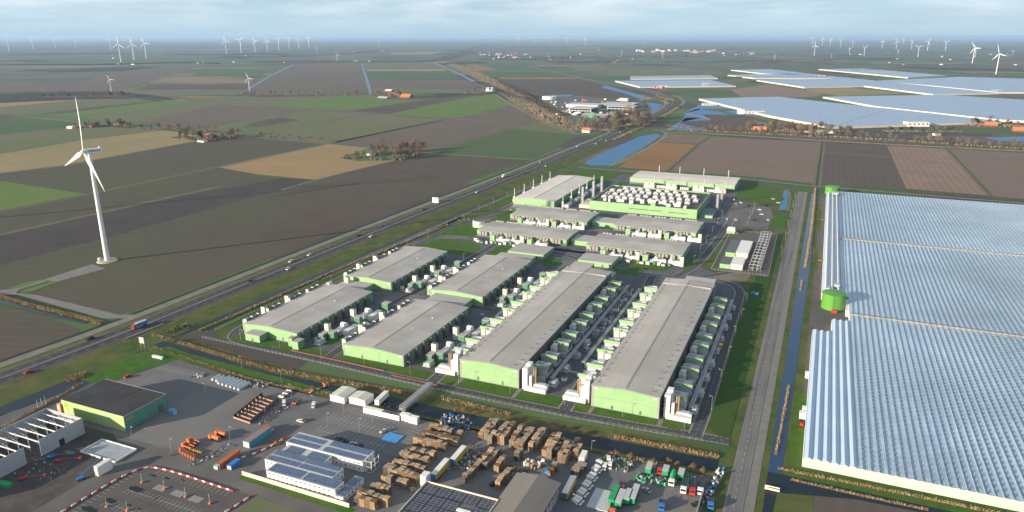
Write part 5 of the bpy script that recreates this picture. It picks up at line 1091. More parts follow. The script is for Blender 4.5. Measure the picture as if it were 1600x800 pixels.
container('white long box at the top corner of the upper yard', 247, 560, 8, R(90), m_whitep, 1.2, 1.5)
# white tents
for i, (px, py, wd, L) in enumerate([(529, 628, 9, 11), (560, 632, 10, 8)]):
    x, y = S(px, py); t = thing('white_tent', 'white flat ridged storage tent, %s of the pair at the canal side' % ('left and larger' if i == 0 else 'right and smaller'), 'tent', (x-wd/2, y-1, .24)); MB().house(0, wd, 0, L, 0, 3.3, 3.9).build('wall', m_whitep, t); MB().gable(0, wd, 0, L, 3.35, 3.95, 'y', .1, .2).build('roof', mat('tent roof', (.55, .58, .5), .7, (.48, .5, .42), .3), t)
# trucks of the right hand yard
tl = [(1050, 754, m_whitep, 'mixer', mat('green paint', (.02, .32, .12), .5), 'green drummed mixer truck with white cab', 6.5), (1069, 763, m_whitep, 'flat', MATS['green paint'] if 'green paint' in MATS else None, 'green sided truck with white cab left of the red one', 9),
      (1083, 765, m_red, 'flat', m_dgrey, 'red cabbed flat truck between two white cabbed ones', 9), (1095, 765, m_whitep, 'flat', m_dgrey, 'white cabbed flat truck next to the yard wall', 9)]
for px, py, mc, bd, mb_, nm, L in tl: x, y = S(px, py); truck(nm+' in the right hand yard', x, y+1.5, R(3), mc, bd, mb_ or MATS['green paint'], L)
gp = MATS['green paint']
for px, py, m_, L, nm in [(1014, 738, gp, 6, 'green box with grey roof, leftmost in the back row'), (1040, 742, gp, 5, 'green box with grey roof, second in the back row'), (1064, 747, gp, 5, 'dark green box with grey roof, third in the back row'), (959, 780, gp, 11, 'long green tarpaulin trailer, front row left'), (969, 786, m_greyp, 10, 'grey roofed trailer, front row second'), (981, 783, gp, 8, 'short green box with white roof, front row third'), (991, 779, mat('rust brown', (.14, .09, .07), .8), 11, 'dark brown open trailer, front row right')]:
    x, y = S(px, py); trailer(nm+' of the truck yard', 'trailer', x, y, R(2), m_, L, 3.3, mroof=m_greyp if m_ is not gp or L < 10 else gp, front=gp)
for px, py, m_, nm in [(1032, 735, m_red, 'red cab machine between the green boxes'), (972, 762, m_red, 'red and white tractor unit behind the front row'), (1110, 788, m_blue, 'blue tractor unit by the yard wall'), (1034, 790, m_blue, 'blue flat truck alone in the front of the yard'), (958, 798, m_or, 'orange tractor unit beside the pale slab')]:
    x, y = S(px, py); truck(nm, x, y, R(8), m_, 'flat', m_dgrey, 5)
tag(MB().box(-4.5, 4.5, -7, 7, 0, .4).build('pale_slab', m_greyp, None, (*S(940, 782), .24)), 'pale grey raised slab left of the front row of trailers', 'slab')
t = thing('yard_wall', 'concrete block wall with stored parts along the right edge of the truck yard', 'wall', (-29.5, 250, .2)); MB().box(0, .6, -30, 24, 0, 2.4).build('wall', mat('yard wall concrete', (.3, .28, .25), .9), t)
# assorted scrap: each heap a thing of many pieces
def heap(label, px, py, w_, d, n, ms, s=1.0, cat='scrap heap', hmax=1.8):
    x, y = S(px, py); t = thing('scrap_heap', label, cat, (x, y, .24), random.uniform(-.2, .2)); bk = [MB() for _ in ms]
    for i in range(n):
        a, b_ = random.uniform(-w_/2, w_/2), random.uniform(-d/2, d/2); u, v, h = random.uniform(.3, 1.3)*s, random.uniform(.3, 1.3)*s, random.uniform(.3, hmax)*s; an = random.random()*3
        c_, s_ = math.cos(an), math.sin(an); bk[i % len(ms)].prism([(a+c_*p*u-s_*q_*v, b_+s_*p*u+c_*q_*v) for p, q_ in ((-.5, -.5), (.5, -.5), (.5, .5), (-.5, .5))], 0, h)
    for m_, k in zip(ms, bk): o = k.build('piece_pile', m_, t); o['kind'] = 'stuff'
m_wood = mat('pallet wood', (.49, .36, .24), .85, (.37, .265, .175), .35, brick=(1.22, .3, (.16, .1, .05), .07, (R(90), 0, 0)))
m_wood2 = mat('weathered pallet wood', (.36, .29, .22), .88, (.28, .22, .17), .4, brick=(1.22, .3, (.09, .07, .05), .07, (R(90), 0, 0)))
heap('mixed heap of blue drums and parts behind the pallet rows', 712, 662, 17, 14, 90, [m_blue, m_dgrey, m_greyp, m_wood2], .9); heap('heap of scrap machines and green hopper at the canal', 963, 726, 14, 9, 80, [m_dgrey, m_dgreen, m_greyp, m_wood2]); heap('heap of parts in the back of the truck yard', 1018, 752, 16, 6, 60, [m_dgrey, gp, m_greyp])
heap('pile of loose timber and drums beside the yellow trailers', 735, 722, 12, 16, 130, [m_wood2, m_greyp, m_wood, m_dgrey], .9); heap('pile of dark goods beside the pallet wall', 800, 745, 10, 14, 80, [m_wood2, m_dgrey, m_wood], .9); heap('heap of goods beside the yellow tarpaulin boxes', 833, 728, 9, 6, 30, [m_cream, m_whitep, m_wood], 1.4)
heap('heap of dark steel parts at the end of the pale pipe stacks', 405, 601, 11, 8, 60, [m_dgrey, m_greyp, m_wood2], .8, hmax=1); heap('small heap of dark parts left of the pale pipes', 312, 588, 6, 6, 30, [m_dgrey, m_greyp], .9, hmax=1); heap('row of loose parts along the truck yard wall', 1114, 760, 3, 30, 60, [m_whitep, m_greyp, m_blue, m_dgrey], 1.0)
heap('scattered rubble on the brown ground by the highway', 745, 347, 60, 14, 70, [m_greyp, m_debris], .8, 'rubble', .7); heap('heap of dark goods behind the portable offices', 530, 700-8, 6, 4, 24, [m_dgrey], 1); heap('loose dark bales between the nearest pallet rows and the solar roof', 640, 762, 14, 8, 60, [m_dgrey, m_wood2], .8, hmax=1)
heap('blue and white parts on grass beyond the eastern long hall', 1179, 461, 5, 6, 22, [m_blue, m_greyp], 1.2)
# orange machines of the upper yard
for i, (px, py, rz, bd, mb_, nm) in enumerate([(348, 683, R(-112), 'tank', m_or, 'orange tanker truck, left of the pair'), (338, 689, R(-112), 'tank', m_or, 'orange tanker truck with bright tank, nearer of the pair'), (304, 695, R(-112), 'flat', m_or, 'orange flat truck behind the other one'), (296, 702, R(-112), 'flat', m_or, 'orange flat truck nearest the street')]):
    x, y = S(px, py); T_ = truck(nm, x, y, R(-95), m_or, bd, mb_, 5.5); T_.scale = (.85, .85, .85)
def drum(m_):
    t = thing('drum', '', 'drum'); q = MB(); q.tube((0, 0, 0), (0, 0, 1.3), .75, .75, 12); q.build('body', m_, t); MB().tube((0, 0, 1.305), (0, 0, 1.5), .5, .35, 12).build('cap', m_dgrey, t); return t
DO = Proto(drum(m_or)); DY = Proto(drum(m_yel)); bpy.context.view_layer.update()
for i in range(12):
    x, y = S(283+(i % 6)*4.2, 708+(i % 6)*2.2+(i//6)*-4); DO.put((x, y, .24), 0, None, 'orange drum with dark cap by the street corner, %s in the %s row' % (nth(i % 6), 'near' if i < 6 else 'far'), 'orange drums by the street corner')
for i in range(6): x, y = S(297+i*3.4, 704+i*1.1); DY.put((x, y, .24), 0, .8, 'yellow drum behind the orange ones, %s from the left' % nth(i), 'yellow drums')
m_rust = mat('rusty steel rack', (.10, .06, .05), .8, (.14, .08, .06), .6); m_rustl = mat('pale rack edge', (.4, .27, .22), .8)
for i in range(8):
    x, y = S(381+i*5.6, 658-i*4.6); t = thing('flat_rack', 'rust brown open flat rack trailer in the slanting row, %s from the front' % nth(i), 'flat rack', (x, y, .22), R(-6), 'rust brown flat racks in a row')
    MB().box(-6, 6, -1.2, 1.2, .5, .8).build('bed', m_rust, t); MB().box(-6, 6, -1.28, -1.21, .4, 1.4).build('side_beam', m_rustl, t); q = MB(); q.box(-6, -5.7, -1.2, 1.2, .81, 2.6); q.box(5.7, 6, -1.2, 1.2, .81, 2.6); q.build('end_frame', m_rust, t)
for i in range(8):
    x, y = S(338+i*6.2, 592+i*1.9); t = thing('pipe_bundle', 'long pale plastic pipe bundle lying on the upper yard, %s from the left' % nth(i), 'pipe bundle', (x, y, .22), 0, 'pale pipe bundles in a row'); L = 6 if i in (0, 1) else 9
    q = MB()
    for dx, z in ((-.42, .42), (.42, .42), (0, 1.15)): q.tube((dx, -L/2, z), (dx, L/2, z), .41, .41, 10)
    q.build('pipe_stack', mat('pale pipe', (.60, .64, .68), .5), t)
for i in range(5): x, y = S(440+i*3, 622-i*2.3); tag(MB().tube((-1.6, 0, .6), (1.6, 0, .6), .6, .6, 10).build('dark_roll', m_dgrey if i % 2 else m_cream, None, (x, y, .22)), 'stacked roll at the end of the upper yard, %s from the left' % nth(i), 'roll', 'rolls at the end of the upper yard')
def boom(label, px, py, m_, up, rz):
    x, y = S(px, py); t = thing('boom_lift', label, 'boom lift', (x, y, .24), rz); t.scale = (.75, .75, .75); MB().box(-1.2, 1.2, -1.8, 1.8, .5, 1.3).build('base', m_, t); wheels(t, (-1.1, 1.1), (-1.3, 1.3), .5, .4)
    q = MB(); q.bar((0, -1, 1.5), (0, 7, 1.6+up), .3); q.bar((0, 7, 1.6+up), (0, 12, 1.4+up*1.5), .25); q.build('boom', m_, t); MB().box(-.8, .8, 12, 13, 1+up*1.5, 2.1+up*1.5).build('basket', m_, t); return t
boom('blue boom lift folded beside the concrete wall', 80, 716, m_blue, .3, R(-60)); boom('red boom lift folded beside the blue one', 92, 722, m_red, .3, R(-60)); boom('red boom lift farther down the muddy ground', 35, 750, m_red, .3, R(-60)); boom('tall blue boom lift raised towards the steel slab', 126, 750, m_blue, 5, R(-25))
x, y = S(8, 760); tag(MB().box(-3, 3, -1.2, 1.2, 0, 1.6).build('skip', gp, None, (x, y, .24), R(5)), 'green open skip at the left picture edge', 'skip')
# blue solar table on the car park
x, y = S(613, 686); t = thing('blue_sheet', 'bright blue flat sheet lying on the car park', 'tarpaulin', (x, y, .3)); MB().box(-4.2, 4.2, -4, 4, 0, .35).build('sheet', m_lblue, t)
# ------------------------------------------------------------------ pallet stacks
def pstack(m_, h, a=1.25):
    n = max(2, int(h/.75)); q = MB(); z = 0
    for i in range(n):
        o1, o2 = random.uniform(-.06, .06), random.uniform(-.06, .06); q.box(-a+o1, a+o1, -a+o2, a+o2, z+.07, z+h/n-.02); q.box(-a+o1+.08, a+o1-.08, -a+o2+.08, a+o2-.08, z, z+.075); z += h/n
    return q.mesh('pallet_stack', m_)
PSM = [pstack(random.choice((m_wood, m_wood, m_wood2)), random.uniform(3.1, 4.1)) for _ in range(14)]
PSG = [pstack(m_wood2, random.uniform(2.2, 3.8)) for _ in range(5)]
def prow(p, q, n, rowname, grey=False, sc=1.0):
    a, b_ = S(*p), S(*q)
    dx, dy = b_[0]-a[0], b_[1]-a[1]
    if abs(dx) > abs(dy): b_ = (b_[0], a[1]+dy*.3)
    else: b_ = (a[0]+dx*.4, b_[1])
    L = math.dist(a, b_); n = max(2, round(L/2.5)+1)
    hs = random.uniform(.85, 1.15)
    for i in range(n):
        if random.random() < .02: continue
        f = i/(n-1); x = a[0]+(b_[0]-a[0])*f; y = a[1]+(b_[1]-a[1])*f; o = bpy.data.objects.new('pallet_stack', random.choice(PSG if grey else PSM)); C.objects.link(o)
        o.location = (x, y, .24); o.rotation_euler = (0, 0, random.uniform(-.012, .012)+math.pi/2*random.randint(0, 3)); o.scale = (1, 1, sc*hs*random.uniform(.92, 1.06))
        tag(o, '%s stack of wooden pallets in %s' % (nth(i), rowname), 'pallet stack', 'pallet stacks in the timber yard')
def z4(x, y): return (560+x/4.444, 620+y/4.444)
def z6(x, y): return (740+x/4.704, 630+y/4.704)
for i, (p, q) in enumerate([((0, 745), (110, 775)), ((20, 700), (190, 765)), ((110, 660), (225, 655)), ((185, 585), (330, 620)), ((200, 540), (400, 590)), ((262, 490), (460, 520)), ((310, 430), (500, 490)), ((350, 395), (530, 420)), ((405, 325), (590, 380)), ((465, 285), (670, 350)), ((510, 235), (705, 285))]):
    prow(z4(*p), z4(*q), 0, 'the %s crosswise row from the solar roof' % nth(i)); 
prow(z4(215, 525), z4(380, 560), 0, 'the doubled row behind the fifth crosswise row'); prow(z4(480, 265), z4(680, 325), 0, 'the doubled row behind the tenth crosswise row', True)
for i, (p, q) in enumerate([((60, 260), (120, 165)), ((95, 265), (160, 170)), ((125, 300), (165, 280)), ((175, 290), (245, 200)), ((215, 300), (275, 190)), ((285, 320), (350, 215)), ((320, 340), (400, 235)), ((350, 345), (430, 245)), ((425, 355), (480, 255)), ((455, 345), (495, 250)), ((525, 385), (580, 270)), ((560, 400), (620, 290)), ((600, 385), (650, 300)), ((640, 430), (690, 340)), ((665, 440), (715, 340)), ((700, 410), (765, 310)), ((750, 410), (775, 360))]):
    prow(z6(*p), z6(*q), 0, 'the %s lengthwise row along the canal' % nth(i), i in (1, 7, 12), 1.2)
prow(z4(745, 590), z4(960, 420), 0, 'the long middle pallet wall', False, 1.1); prow(z4(880, 500), z4(985, 400), 0, 'the short wall right of the long middle one', True); prow(z4(965, 520), z4(1010, 460), 0, 'the small row before the grey roof', False); prow(z6(185, 625), z6(265, 530), 0, 'the row touching the grey roofed shed', False)
prow(z6(740, 520), z6(830, 470), 0, 'the dark block beside the vans', True); prow(z6(760, 540), z6(840, 500), 0, 'the dark block nearest the vans', True); prow(z6(570, 525), z6(610, 500), 0, 'the short row beside the blue forklift'); prow(z6(320, 420), z6(350, 400), 0, 'the row of bales beyond the blue forklift')
t = thing('reach_stacker', 'bright blue loader with raised boom in the timber yard', 'loader', (*S(857, 738), .24), R(10)); MB().box(-1.3, 1.3, -2.5, 2.5, .6, 2).build('body', m_lblue, t); MB().box(-1, 1, -.5, 1, 2, 3.3).build('cab', m_glz, t); q = MB(); q.bar((0, 2, 2.6), (-.5, -5, 3.4), .4); q.build('boom', m_lblue, t); wheels(t, (-1.3, 1.3), (-1.6, 1.6), .7, .5)
# ------------------------------------------------------------------ yard buildings
m_solar = mat('solar panels', (.035, .075, .16), .25, (.045, .09, .19), .4, brick=(1.7, 1.05, (.35, .4, .45), .03, (0, 0, 0)), spec=.6)
m_solard = mat('dark solar panels', (.018, .022, .045), .25, (.022, .028, .06), .4, brick=(2.1, 1.4, (.3, .3, .28), .06, (0, 0, 0)), spec=.6)
def office(label, x0, x1, y0, y1, h, panels, z=.24):
    t = thing('portable_office', label, 'office building', (x0, y0, z)); w_, d = x1-x0, y1-y0
    MB().box(0, w_, 0, d, 0, h).build('wall', m_whitep, t); MB().box(-.1, w_+.1, -.1, d+.1, h+.005, h+.2).build('roof', m_greyp, t)
    for a, b_, c_, e in panels: MB().box(a, b_, c_, e, h+.3, h+.42).build('solar_panel', m_solar, t)
    nw = int(w_/2.4)
    for lv in range(2):
        for i in range(nw): q = MB(); q.box(1+i*2.4, 1.8+i*2.4, -.06, -.01, 1.1+lv*h/2, 1.7+lv*h/2); q.build('window', m_glz, t)
        for i in range(int(d/2.6)): q = MB(); q.box(w_+.01, w_+.06, 1+i*2.6, 1.8+i*2.6, 1.1+lv*h/2, 1.7+lv*h/2); q.build('window', m_glz, t)
    return t
o1 = office('near white two storey portable office with solar roof behind the cream fence', -205, -169.2, 210.8, 217, 4.8, [(.6, 17, .5, 5.6), (18.5, 35, .5, 5.6)])
office('white two storey portable office block behind the near one', -211.5, -175.3, 217.3, 225.2, 5.0, [(.5, 17, .4, 3.4), (.5, 17, 4.6, 7.8), (18, 35.5, .4, 3.4), (18, 35.5, 4.6, 7.8)])
office('white portable office with solar roof nearest the marked car park', -212, -170.2, 232.2, 241.6, 5.2, [(.5, 17, .4, 3.2), (.5, 17, 4.6, 7.6), (20, 41, .4, 3.6), (20, 41, 5.2, 9)])
office('lower white connecting office between the two portable office blocks', -210, -186, 226.0, 231.6, 4.6, [(2, 10, .5, 4.8), (14, 23, .5, 4.8)])
office('low white office wing at the right end of the portable offices', -169, -164.8, 210, 225, 2.8, [(.4, 3.8, .5, 7), (.4, 3.8, 8, 14.4)])
t = thing('stair_tower', 'white open steel stair tower at the end of the portable offices', 'stairs', (-169.8, 233, .24)); q = MB()
for x in (0, 3.5):
    for y in (0, 3, 6): q.bar((x, y, 0), (x, y, 6), .15)
for z in (0.1, 2.8, 5.4): q.bar((0, 0, z), (0, 6, z), .12); q.bar((3.5, 0, z), (3.5, 6, z), .12); q.bar((0, 0, z), (3.5, 0, z), .12)
q.bar((0, 0, 0), (3.5, 6, 2.8), .2); q.bar((3.5, 0, 2.8), (0, 6, 5.4), .2); q.build('frame', m_whitep, t)
t = thing('boundary_wall', 'long low cream wall between the portable offices and the street verge', 'wall', (0, 0, 0)); q = MB(); q.prism([(-218, 209.6), (-161, 208.6), (-161, 208.9), (-218, 209.9)], .2, 2.2); q.build('wall', m_cream, t)
t = thing('warehouse', 'dark solar panelled flat roof building with cream walls at the bottom edge', 'warehouse', (-136, 195, .24)); MB().box(0, 33, 0, 34, 0, 6).build('wall', m_cream, t); MB().box(.3, 32.7, .3, 33.7, 6.005, 6.15).build('roof', m_dgrey, t)
for i in range(5):
    for j in range(5):
        if (i, j) in ((3, 3), (3, 2)): continue
        MB().box(1.2+i*6.3, 1.2+i*6.3+5.9, 1.4+j*6.4, 1.4+j*6.4+5.7, 6.3, 6.42).build('solar_panel', m_solard, t)
q = MB(); q.box(20.2, 26, 21.5, 23, 6.16, 6.7); q.box(20.2, 26, 15, 16.4, 6.16, 6.7); q.build('skylight', m_whitep, t); q = MB(); q.box(0, 33, 33.7, 34, 6.01, 6.8); q.box(0, .3, 0, 33.7, 6.01, 6.8); q.box(32.7, 33, 0, 33.7, 6.01, 6.8); q.build('parapet', m_cream, t)
container('white block at the corner of the solar panelled roof', 665, 757, 4, 0, m_whitep, 5, 3)
t = thing('warehouse', 'grey gable roofed shed with one pale and one dark slope at the bottom edge', 'shed', (-103.3, 205.5, .24)); MB().house(0, 19, 0, 44, 0, 6, 7.6).build('wall', m_dgrey, t)
q = MB(); q.gable(0, 19, 0, 44, 6.05, 7.65, 'y', .2, .5); q.build('roof', mat('shed roof sheet', (.20, .185, .165), .6, (.18, .165, .15), .2, stretch=(1, .1, 1)), t)
for i in range(4): q = MB(); q.box(19.05, 19.2, 28+i*4, 31+i*4, .2, 4.4); q.build('door', m_greyp, t)
# green box building with the lettering
bx0, by0, bx1, by1, bh = -340.5, 216, -296.5, 241.5, 8
t = thing('green_hall', 'dark roofed green commercial building with a leaf mark and yellow lettering', 'building', (bx0, by0, .22)); w_, d = bx1-bx0, by1-by0
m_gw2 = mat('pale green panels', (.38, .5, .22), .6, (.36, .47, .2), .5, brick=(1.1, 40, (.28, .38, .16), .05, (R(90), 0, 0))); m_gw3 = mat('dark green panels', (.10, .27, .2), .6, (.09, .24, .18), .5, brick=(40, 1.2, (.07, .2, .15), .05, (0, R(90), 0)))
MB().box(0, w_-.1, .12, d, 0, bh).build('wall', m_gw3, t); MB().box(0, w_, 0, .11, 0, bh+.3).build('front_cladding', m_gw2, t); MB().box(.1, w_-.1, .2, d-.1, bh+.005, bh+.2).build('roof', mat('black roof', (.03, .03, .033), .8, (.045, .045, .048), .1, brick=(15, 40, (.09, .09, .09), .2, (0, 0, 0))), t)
q = MB(); q.box(w_-.099, w_+.05, .12, d, bh-.2, bh+.3); q.box(0, w_-.12, d-.1, d+.1, bh-.2, bh+.3); q.build('parapet', m_trim, t)
q = MB(); q.prism([(3.2+1.1*math.cos(a*.5236), 5.9+1.5*math.sin(a*.5236)) for a in range(12)], 0, .06); o = q.build('leaf_sign', mat('lime green', (.25, .9, .02), .5), t); o.rotation_euler = (R(90), 0, 0); o.location = (0, -.02, 0)
q = MB(); q.prism([(3, 3.2), (4.6, 3.6), (4.4, 4.6), (3.1, 4.2)], 0, .06); o = q.build('yellow_sign', m_yel, t); o.rotation_euler = (R(90), 0, 0); o.location = (0, -.02, 0)
def text(body, size, m_, parent, loc, rot):
    cu = bpy.data.curves.new('lettering', 'FONT'); cu.body = body; cu.size = size; cu.extrude = .03
    ob = bpy.data.objects.new('tmp', cu); C.objects.link(ob); bpy.context.view_layer.update(); me = bpy.data.meshes.new_from_object(ob.evaluated_get(bpy.context.evaluated_depsgraph_get())); bpy.data.objects.remove(ob)
    me.materials.clear(); me.materials.append(m_); o = bpy.data.objects.new('lettering', me); C.objects.link(o); o.parent = parent; o.location = loc; o.rotation_euler = rot; return o
text('ecw.', 2.6, m_yel, t, (w_+.02, 1.2, 5.3), (R(90), 0, R(90)))
q = MB(); q.prism([(6.6, 6.3), (8.6, 6.3), (8.6, 7.6), (6.6, 7.6)], 0, .06); o = q.build('green_sign', gp, t); o.rotation_euler = (R(90), 0, R(90)); o.location = (w_+.01, 0, 0)
for yy, zz in ((20, 4.4),): q = MB(); q.box(w_-.09, w_+.02, yy, yy+3, .1, zz); q.build('dock_door', m_dgrey, t)
q = MB()
for i in range(7): q.bar((w_+.6, 4+i*1.8, .2), (w_+.6, 5.4+i*1.8, 2.2), .12); q.bar((w_+.6, 5.4+i*1.8, .2), (w_+.6, 4+i*1.8, 2.2), .12); q.bar((w_+2.5, 4+i*1.8, .5), (w_+.6, 5.4+i*1.8, .5), .12)
tag(q.build('bike_rack', m_steel, None, (bx0, by0, .22)), 'row of crossed steel racks along the dark green wall', 'rack')
q = MB(); q.box(-342.9, bx0-.05, by0-1, by0+6, .2, 6.2); tag(q.build('orange_annex', mat('orange panels', (.6, .3, .15), .6)), 'orange cube annex at the left corner of the green commercial building', 'annex')
q = MB(); q.prism([(-342.8, 1.0), (-341.3, 1.0), (-341.3, 3), (-342.8, 3)], 0, .05); o = q.build('white_sign', m_whitep, None, (0, by0-1.05, 2.2)); o.rotation_euler = (R(90), 0, 0); tag(o, 'small white square sign on the orange annex', 'sign')
for i, (px, py) in enumerate([(60, 640), (66, 637), (72, 634)]):
    x, y = S(px, py); t = thing('flagpole', 'slim white flagpole behind the unfinished concrete hall, %s from the left' % nth(i), 'flagpole', (x, y, .2), 0, 'three flagpoles'); MB().tube((0, 0, 0), (0, 0, 5.5), .09, .06, 6).build('pole', m_whitep, t)
# unfinished concrete hall
A_, B_, C_ = S(128, 654, 8.3), S(73, 637.5, 8.3), S(47, 695, 8.3)
cx0, cx1, cy1 = B_[0], A_[0], (A_[1]+B_[1])/2; cy0 = 140
t = thing('concrete_hall', 'unfinished roofless hall of pale grey wall panels with bare roof beams', 'building', (0, 0, .22)); m_pan = mat('pale wall panels', (.42, .43, .45), .8, (.36, .37, .40), .4, brick=(60, 1.2, (.27, .28, .3), .06, (0, R(90), 0)))
MB().box(cx1-.3, cx1, C_[1]+4, cy1, 0, 8.3).build('wall', m_pan, t); MB().box(cx1-.3, cx1, cy0, C_[1]-3, 0, 8.3).build('wall', m_pan, t); MB().box(cx0, cx0+.3, cy0, cy1, 0, 8.3).build('wall', m_pan, t); MB().box(cx0+.3, cx1-.3, cy1-.3, cy1, 0, 8.2).build('wall', m_pan, t)
q = MB(); q.box(cx1+.001, cx1+.05, cy1-13, cy1-10.4, .05, 3.4); q.build('door_opening', m_black, t)
for i in range(11):
    y = cy1-3-i*4.6; q = MB(); q.box(cx0+.3, cx1-.3, y, y+.25, 6.5, 7.0); q.build('roof_beam', m_whitep, t)
q = MB()
for i in range(11):
    y = cy1-3-i*4.6
    for f in (.33, .66): x = cx0+(cx1-cx0)*f; q.box(x-.15, x+.15, y, y+.3, 0, 7.8)
    q.bar((cx0+.3, y, 5.4), (cx1-.3, y-4.6, 5.4), .15)
q.build('frame', m_greyp, t)
t = thing('steel_deck', 'pale steel deck frame lying on the mud beside the unfinished hall', 'deck', (*S(170, 706), .24), R(0)); MB().box(-11, 11, -5.5, 5.5, .3, .5).build('sheet', mat('deck sheet', (.35, .38, .42), .6, (.28, .31, .34), .3), t); q = MB(); q.box(-11.3, 11.3, -5.9, -5.5, .1, .9); q.box(-11.3, 11.3, 5.5, 5.9, .1, .9); q.box(-11.4, -11, -5.5, 5.5, .1, .9); q.box(11, 11.4, -5.5, 5.5, .1, .9); q.build('frame', m_whitep, t)
# red and white barriers round the new car park
BR = thing('road_barrier', '', 'road barrier'); q = MB(); prof(q, [(-1, 0), (-1, .25), (-.9, .8), (.9, .8), (1, .25), (1, 0)], -.22, .22); q.build('body', m_red, BR); bpy.context.view_layer.update(); BW = thing('road_barrier', '', 'road barrier'); q = MB(); prof(q, [(-1, 0), (-1, .25), (-.9, .8), (.9, .8), (1, .25), (1, 0)], -.22, .22); q.build('body', m_whitep, BW); bpy.context.view_layer.update()
BR.scale = BW.scale = (.8, .95, .8); PB = [Proto(BR), Proto(BW)]
bp_ = smooth([(-266.6, 145), (-266.2, 184), (-263.5, 195.5), (-257, 199.8), (-213, 198.6)], 2); bp2 = [(-203.4, 198.5), (-205, 188), (-212, 160)]
def place_along(path, step, fn):
    i = 0; pos = 0; nxt = 0
    for a, b_ in zip(path, path[1:]):
        L = math.dist(a, b_)
        while nxt <= pos+L: f = (nxt-pos)/L; fn(i, a[0]+(b_[0]-a[0])*f, a[1]+(b_[1]-a[1])*f, math.atan2(b_[1]-a[1], b_[0]-a[0])); i += 1; nxt += step
        pos += L
place_along(bp_, 2.3, lambda i, x, y, a: PB[i % 2].put((x, y, .27), a-math.pi/2, None, '%s plastic barrier on the curved edge of the new car park, %s in line' % (('red', 'white')[i % 2], nth(i)) if i < 99 else 'red or white barrier', 'red and white barriers round the car park'))
place_along(bp2, 2.3, lambda i, x, y, a: PB[i % 2].put((x, y, .27), a-math.pi/2, None, '%s plastic barrier on the right edge of the new car park, %s in line' % (('red', 'white')[i % 2], nth(i)), 'red and white barriers round the car park'))
bp3 = W((372, 718), (400, 710), (432, 694), (450, 683)); place_along(smooth(bp3, 1), 2.4, lambda i, x, y, a: PB[i % 2].put((x, y, .27), a-math.pi/2, None, '%s plastic barrier left of the portable offices, %s in line' % (('red', 'white')[i % 2], nth(i)), 'barriers left of the portable offices'))
bp4 = W((480, 617), (500, 608), (517, 600)); place_along(bp4, 2.4, lambda i, x, y, a: PB[i % 2].put((x, y, .27), a-math.pi/2, None, '%s plastic barrier at the canal end of the street, %s in line' % (('red', 'white')[i % 2], nth(i)), 'barriers at the canal end'))
for i, (px, py) in enumerate([(462, 632), (508, 602), (433, 695), (488, 612)]):
    x, y = S(px, py); t = thing('excavator', 'orange excavator with folded arm, %s listed from the near end of the street' % nth(i), 'excavator', (x, y, .24), R(70*i)); t.scale = (.7, .7, .7); MB().box(-1.3, 1.3, -1.6, 1.6, .7, 2).build('body', m_or, t); MB().box(-1.2, -.2, -1.2, .2, 2, 3).build('cab', m_glz, t); q = MB(); q.bar((.2, -1.4, 1.6), (.3, -3.6, 3.6), .3); q.bar((.3, -3.6, 3.6), (.3, -5, 1), .25); q.build('arm', m_or, t); q = MB(); q.box(-1.5, -.8, -2, 2, 0, .7); q.box(.8, 1.5, -2, 2, 0, .7); q.build('track', m_tyre, t)
# lattice pipe bridge over the canal
A_, B_ = S(633, 634), S(668, 606); t = thing('pipe_bridge', 'long grey lattice pipe bridge crossing the canal to the campus', 'bridge', (-183.5, 285, .3)); q = MB(); L = 29
for x in (0, 3):
    for z in (1.2, 3.8): q.bar((x, 0, z), (x, L, z), .22)
for i in range(13):
    y = i*L/12
    for x in (0, 3): q.bar((x, y, 1.2), (x, y, 3.8), .16)
    q.bar((0, y, 3.8), (3, y, 3.8), .16)
    if i < 12:
        for x in (0, 3): q.bar((x, y, 1.2), (x, y+L/12, 3.8), .13)
        q.bar((0, y, 3.8), (3, y+L/12, 3.8), .13)
for y in (0, L):
    for x in (0, 3): q.bar((x, y, 0), (x, y, 3.8), .3)
q.build('frame', m_steel, t); q = MB()
for x, z in ((.7, 1.7), (1.5, 1.7), (2.3, 1.7), (1.1, 2.6), (1.9, 2.6)): q.tube((x, -.5, z), (x, L+.5, z), .28, .28, 8)
q.build('pipe', m_greyp, t)
t = thing('small_bridge', 'small wooden footbridge across the ditch at the bottom right', 'bridge', (-5.5, 289, .3)); MB().box(0, 6, -.8, .8, .3, .5).build('deck', m_cream, t); q = MB(); q.box(0, 6, -.9, -.81, .3, 1.3); q.box(0, 6, .81, .9, .3, 1.3); q.build('railing', m_cream, t)
t = thing('highway_bridge', 'concrete highway bridge edge over the canal', 'bridge'); A_ = S(192, 531); B_ = S(252, 512); n_ = [p for p in smooth(hp, 0)]
q = MB(); bpth = W((180, 528), (210, 516.5), (240, 504.8)); strip(q, bpth, -9.4, -9.9, HZ+.5); a1 = offs(bpth, -9.4); a2 = offs(bpth, -9.9)
for i in range(2): q.quad((*a1[i], .1), (*a1[i+1], .1), (*a1[i+1], HZ+.5), (*a1[i], HZ+.5)); q.quad((*a2[i], .1), (*a2[i+1], .1), (*a2[i+1], HZ+.5), (*a2[i], HZ+.5))
q.build('parapet', m_trim, t)
t = thing('sign_board', 'large grey sign board on two posts beside the highway bridge', 'sign', (*S(223, 544), .3), R(5)); MB().box(-1.8, 1.8, -.08, .08, 3, 7).build('board', m_greyp, t); q = MB(); q.box(-1.4, -1.2, .1, .3, 0, 6.5); q.box(1.2, 1.4, .1, .3, 0, 6.5); q.build('post', m_steel, t)
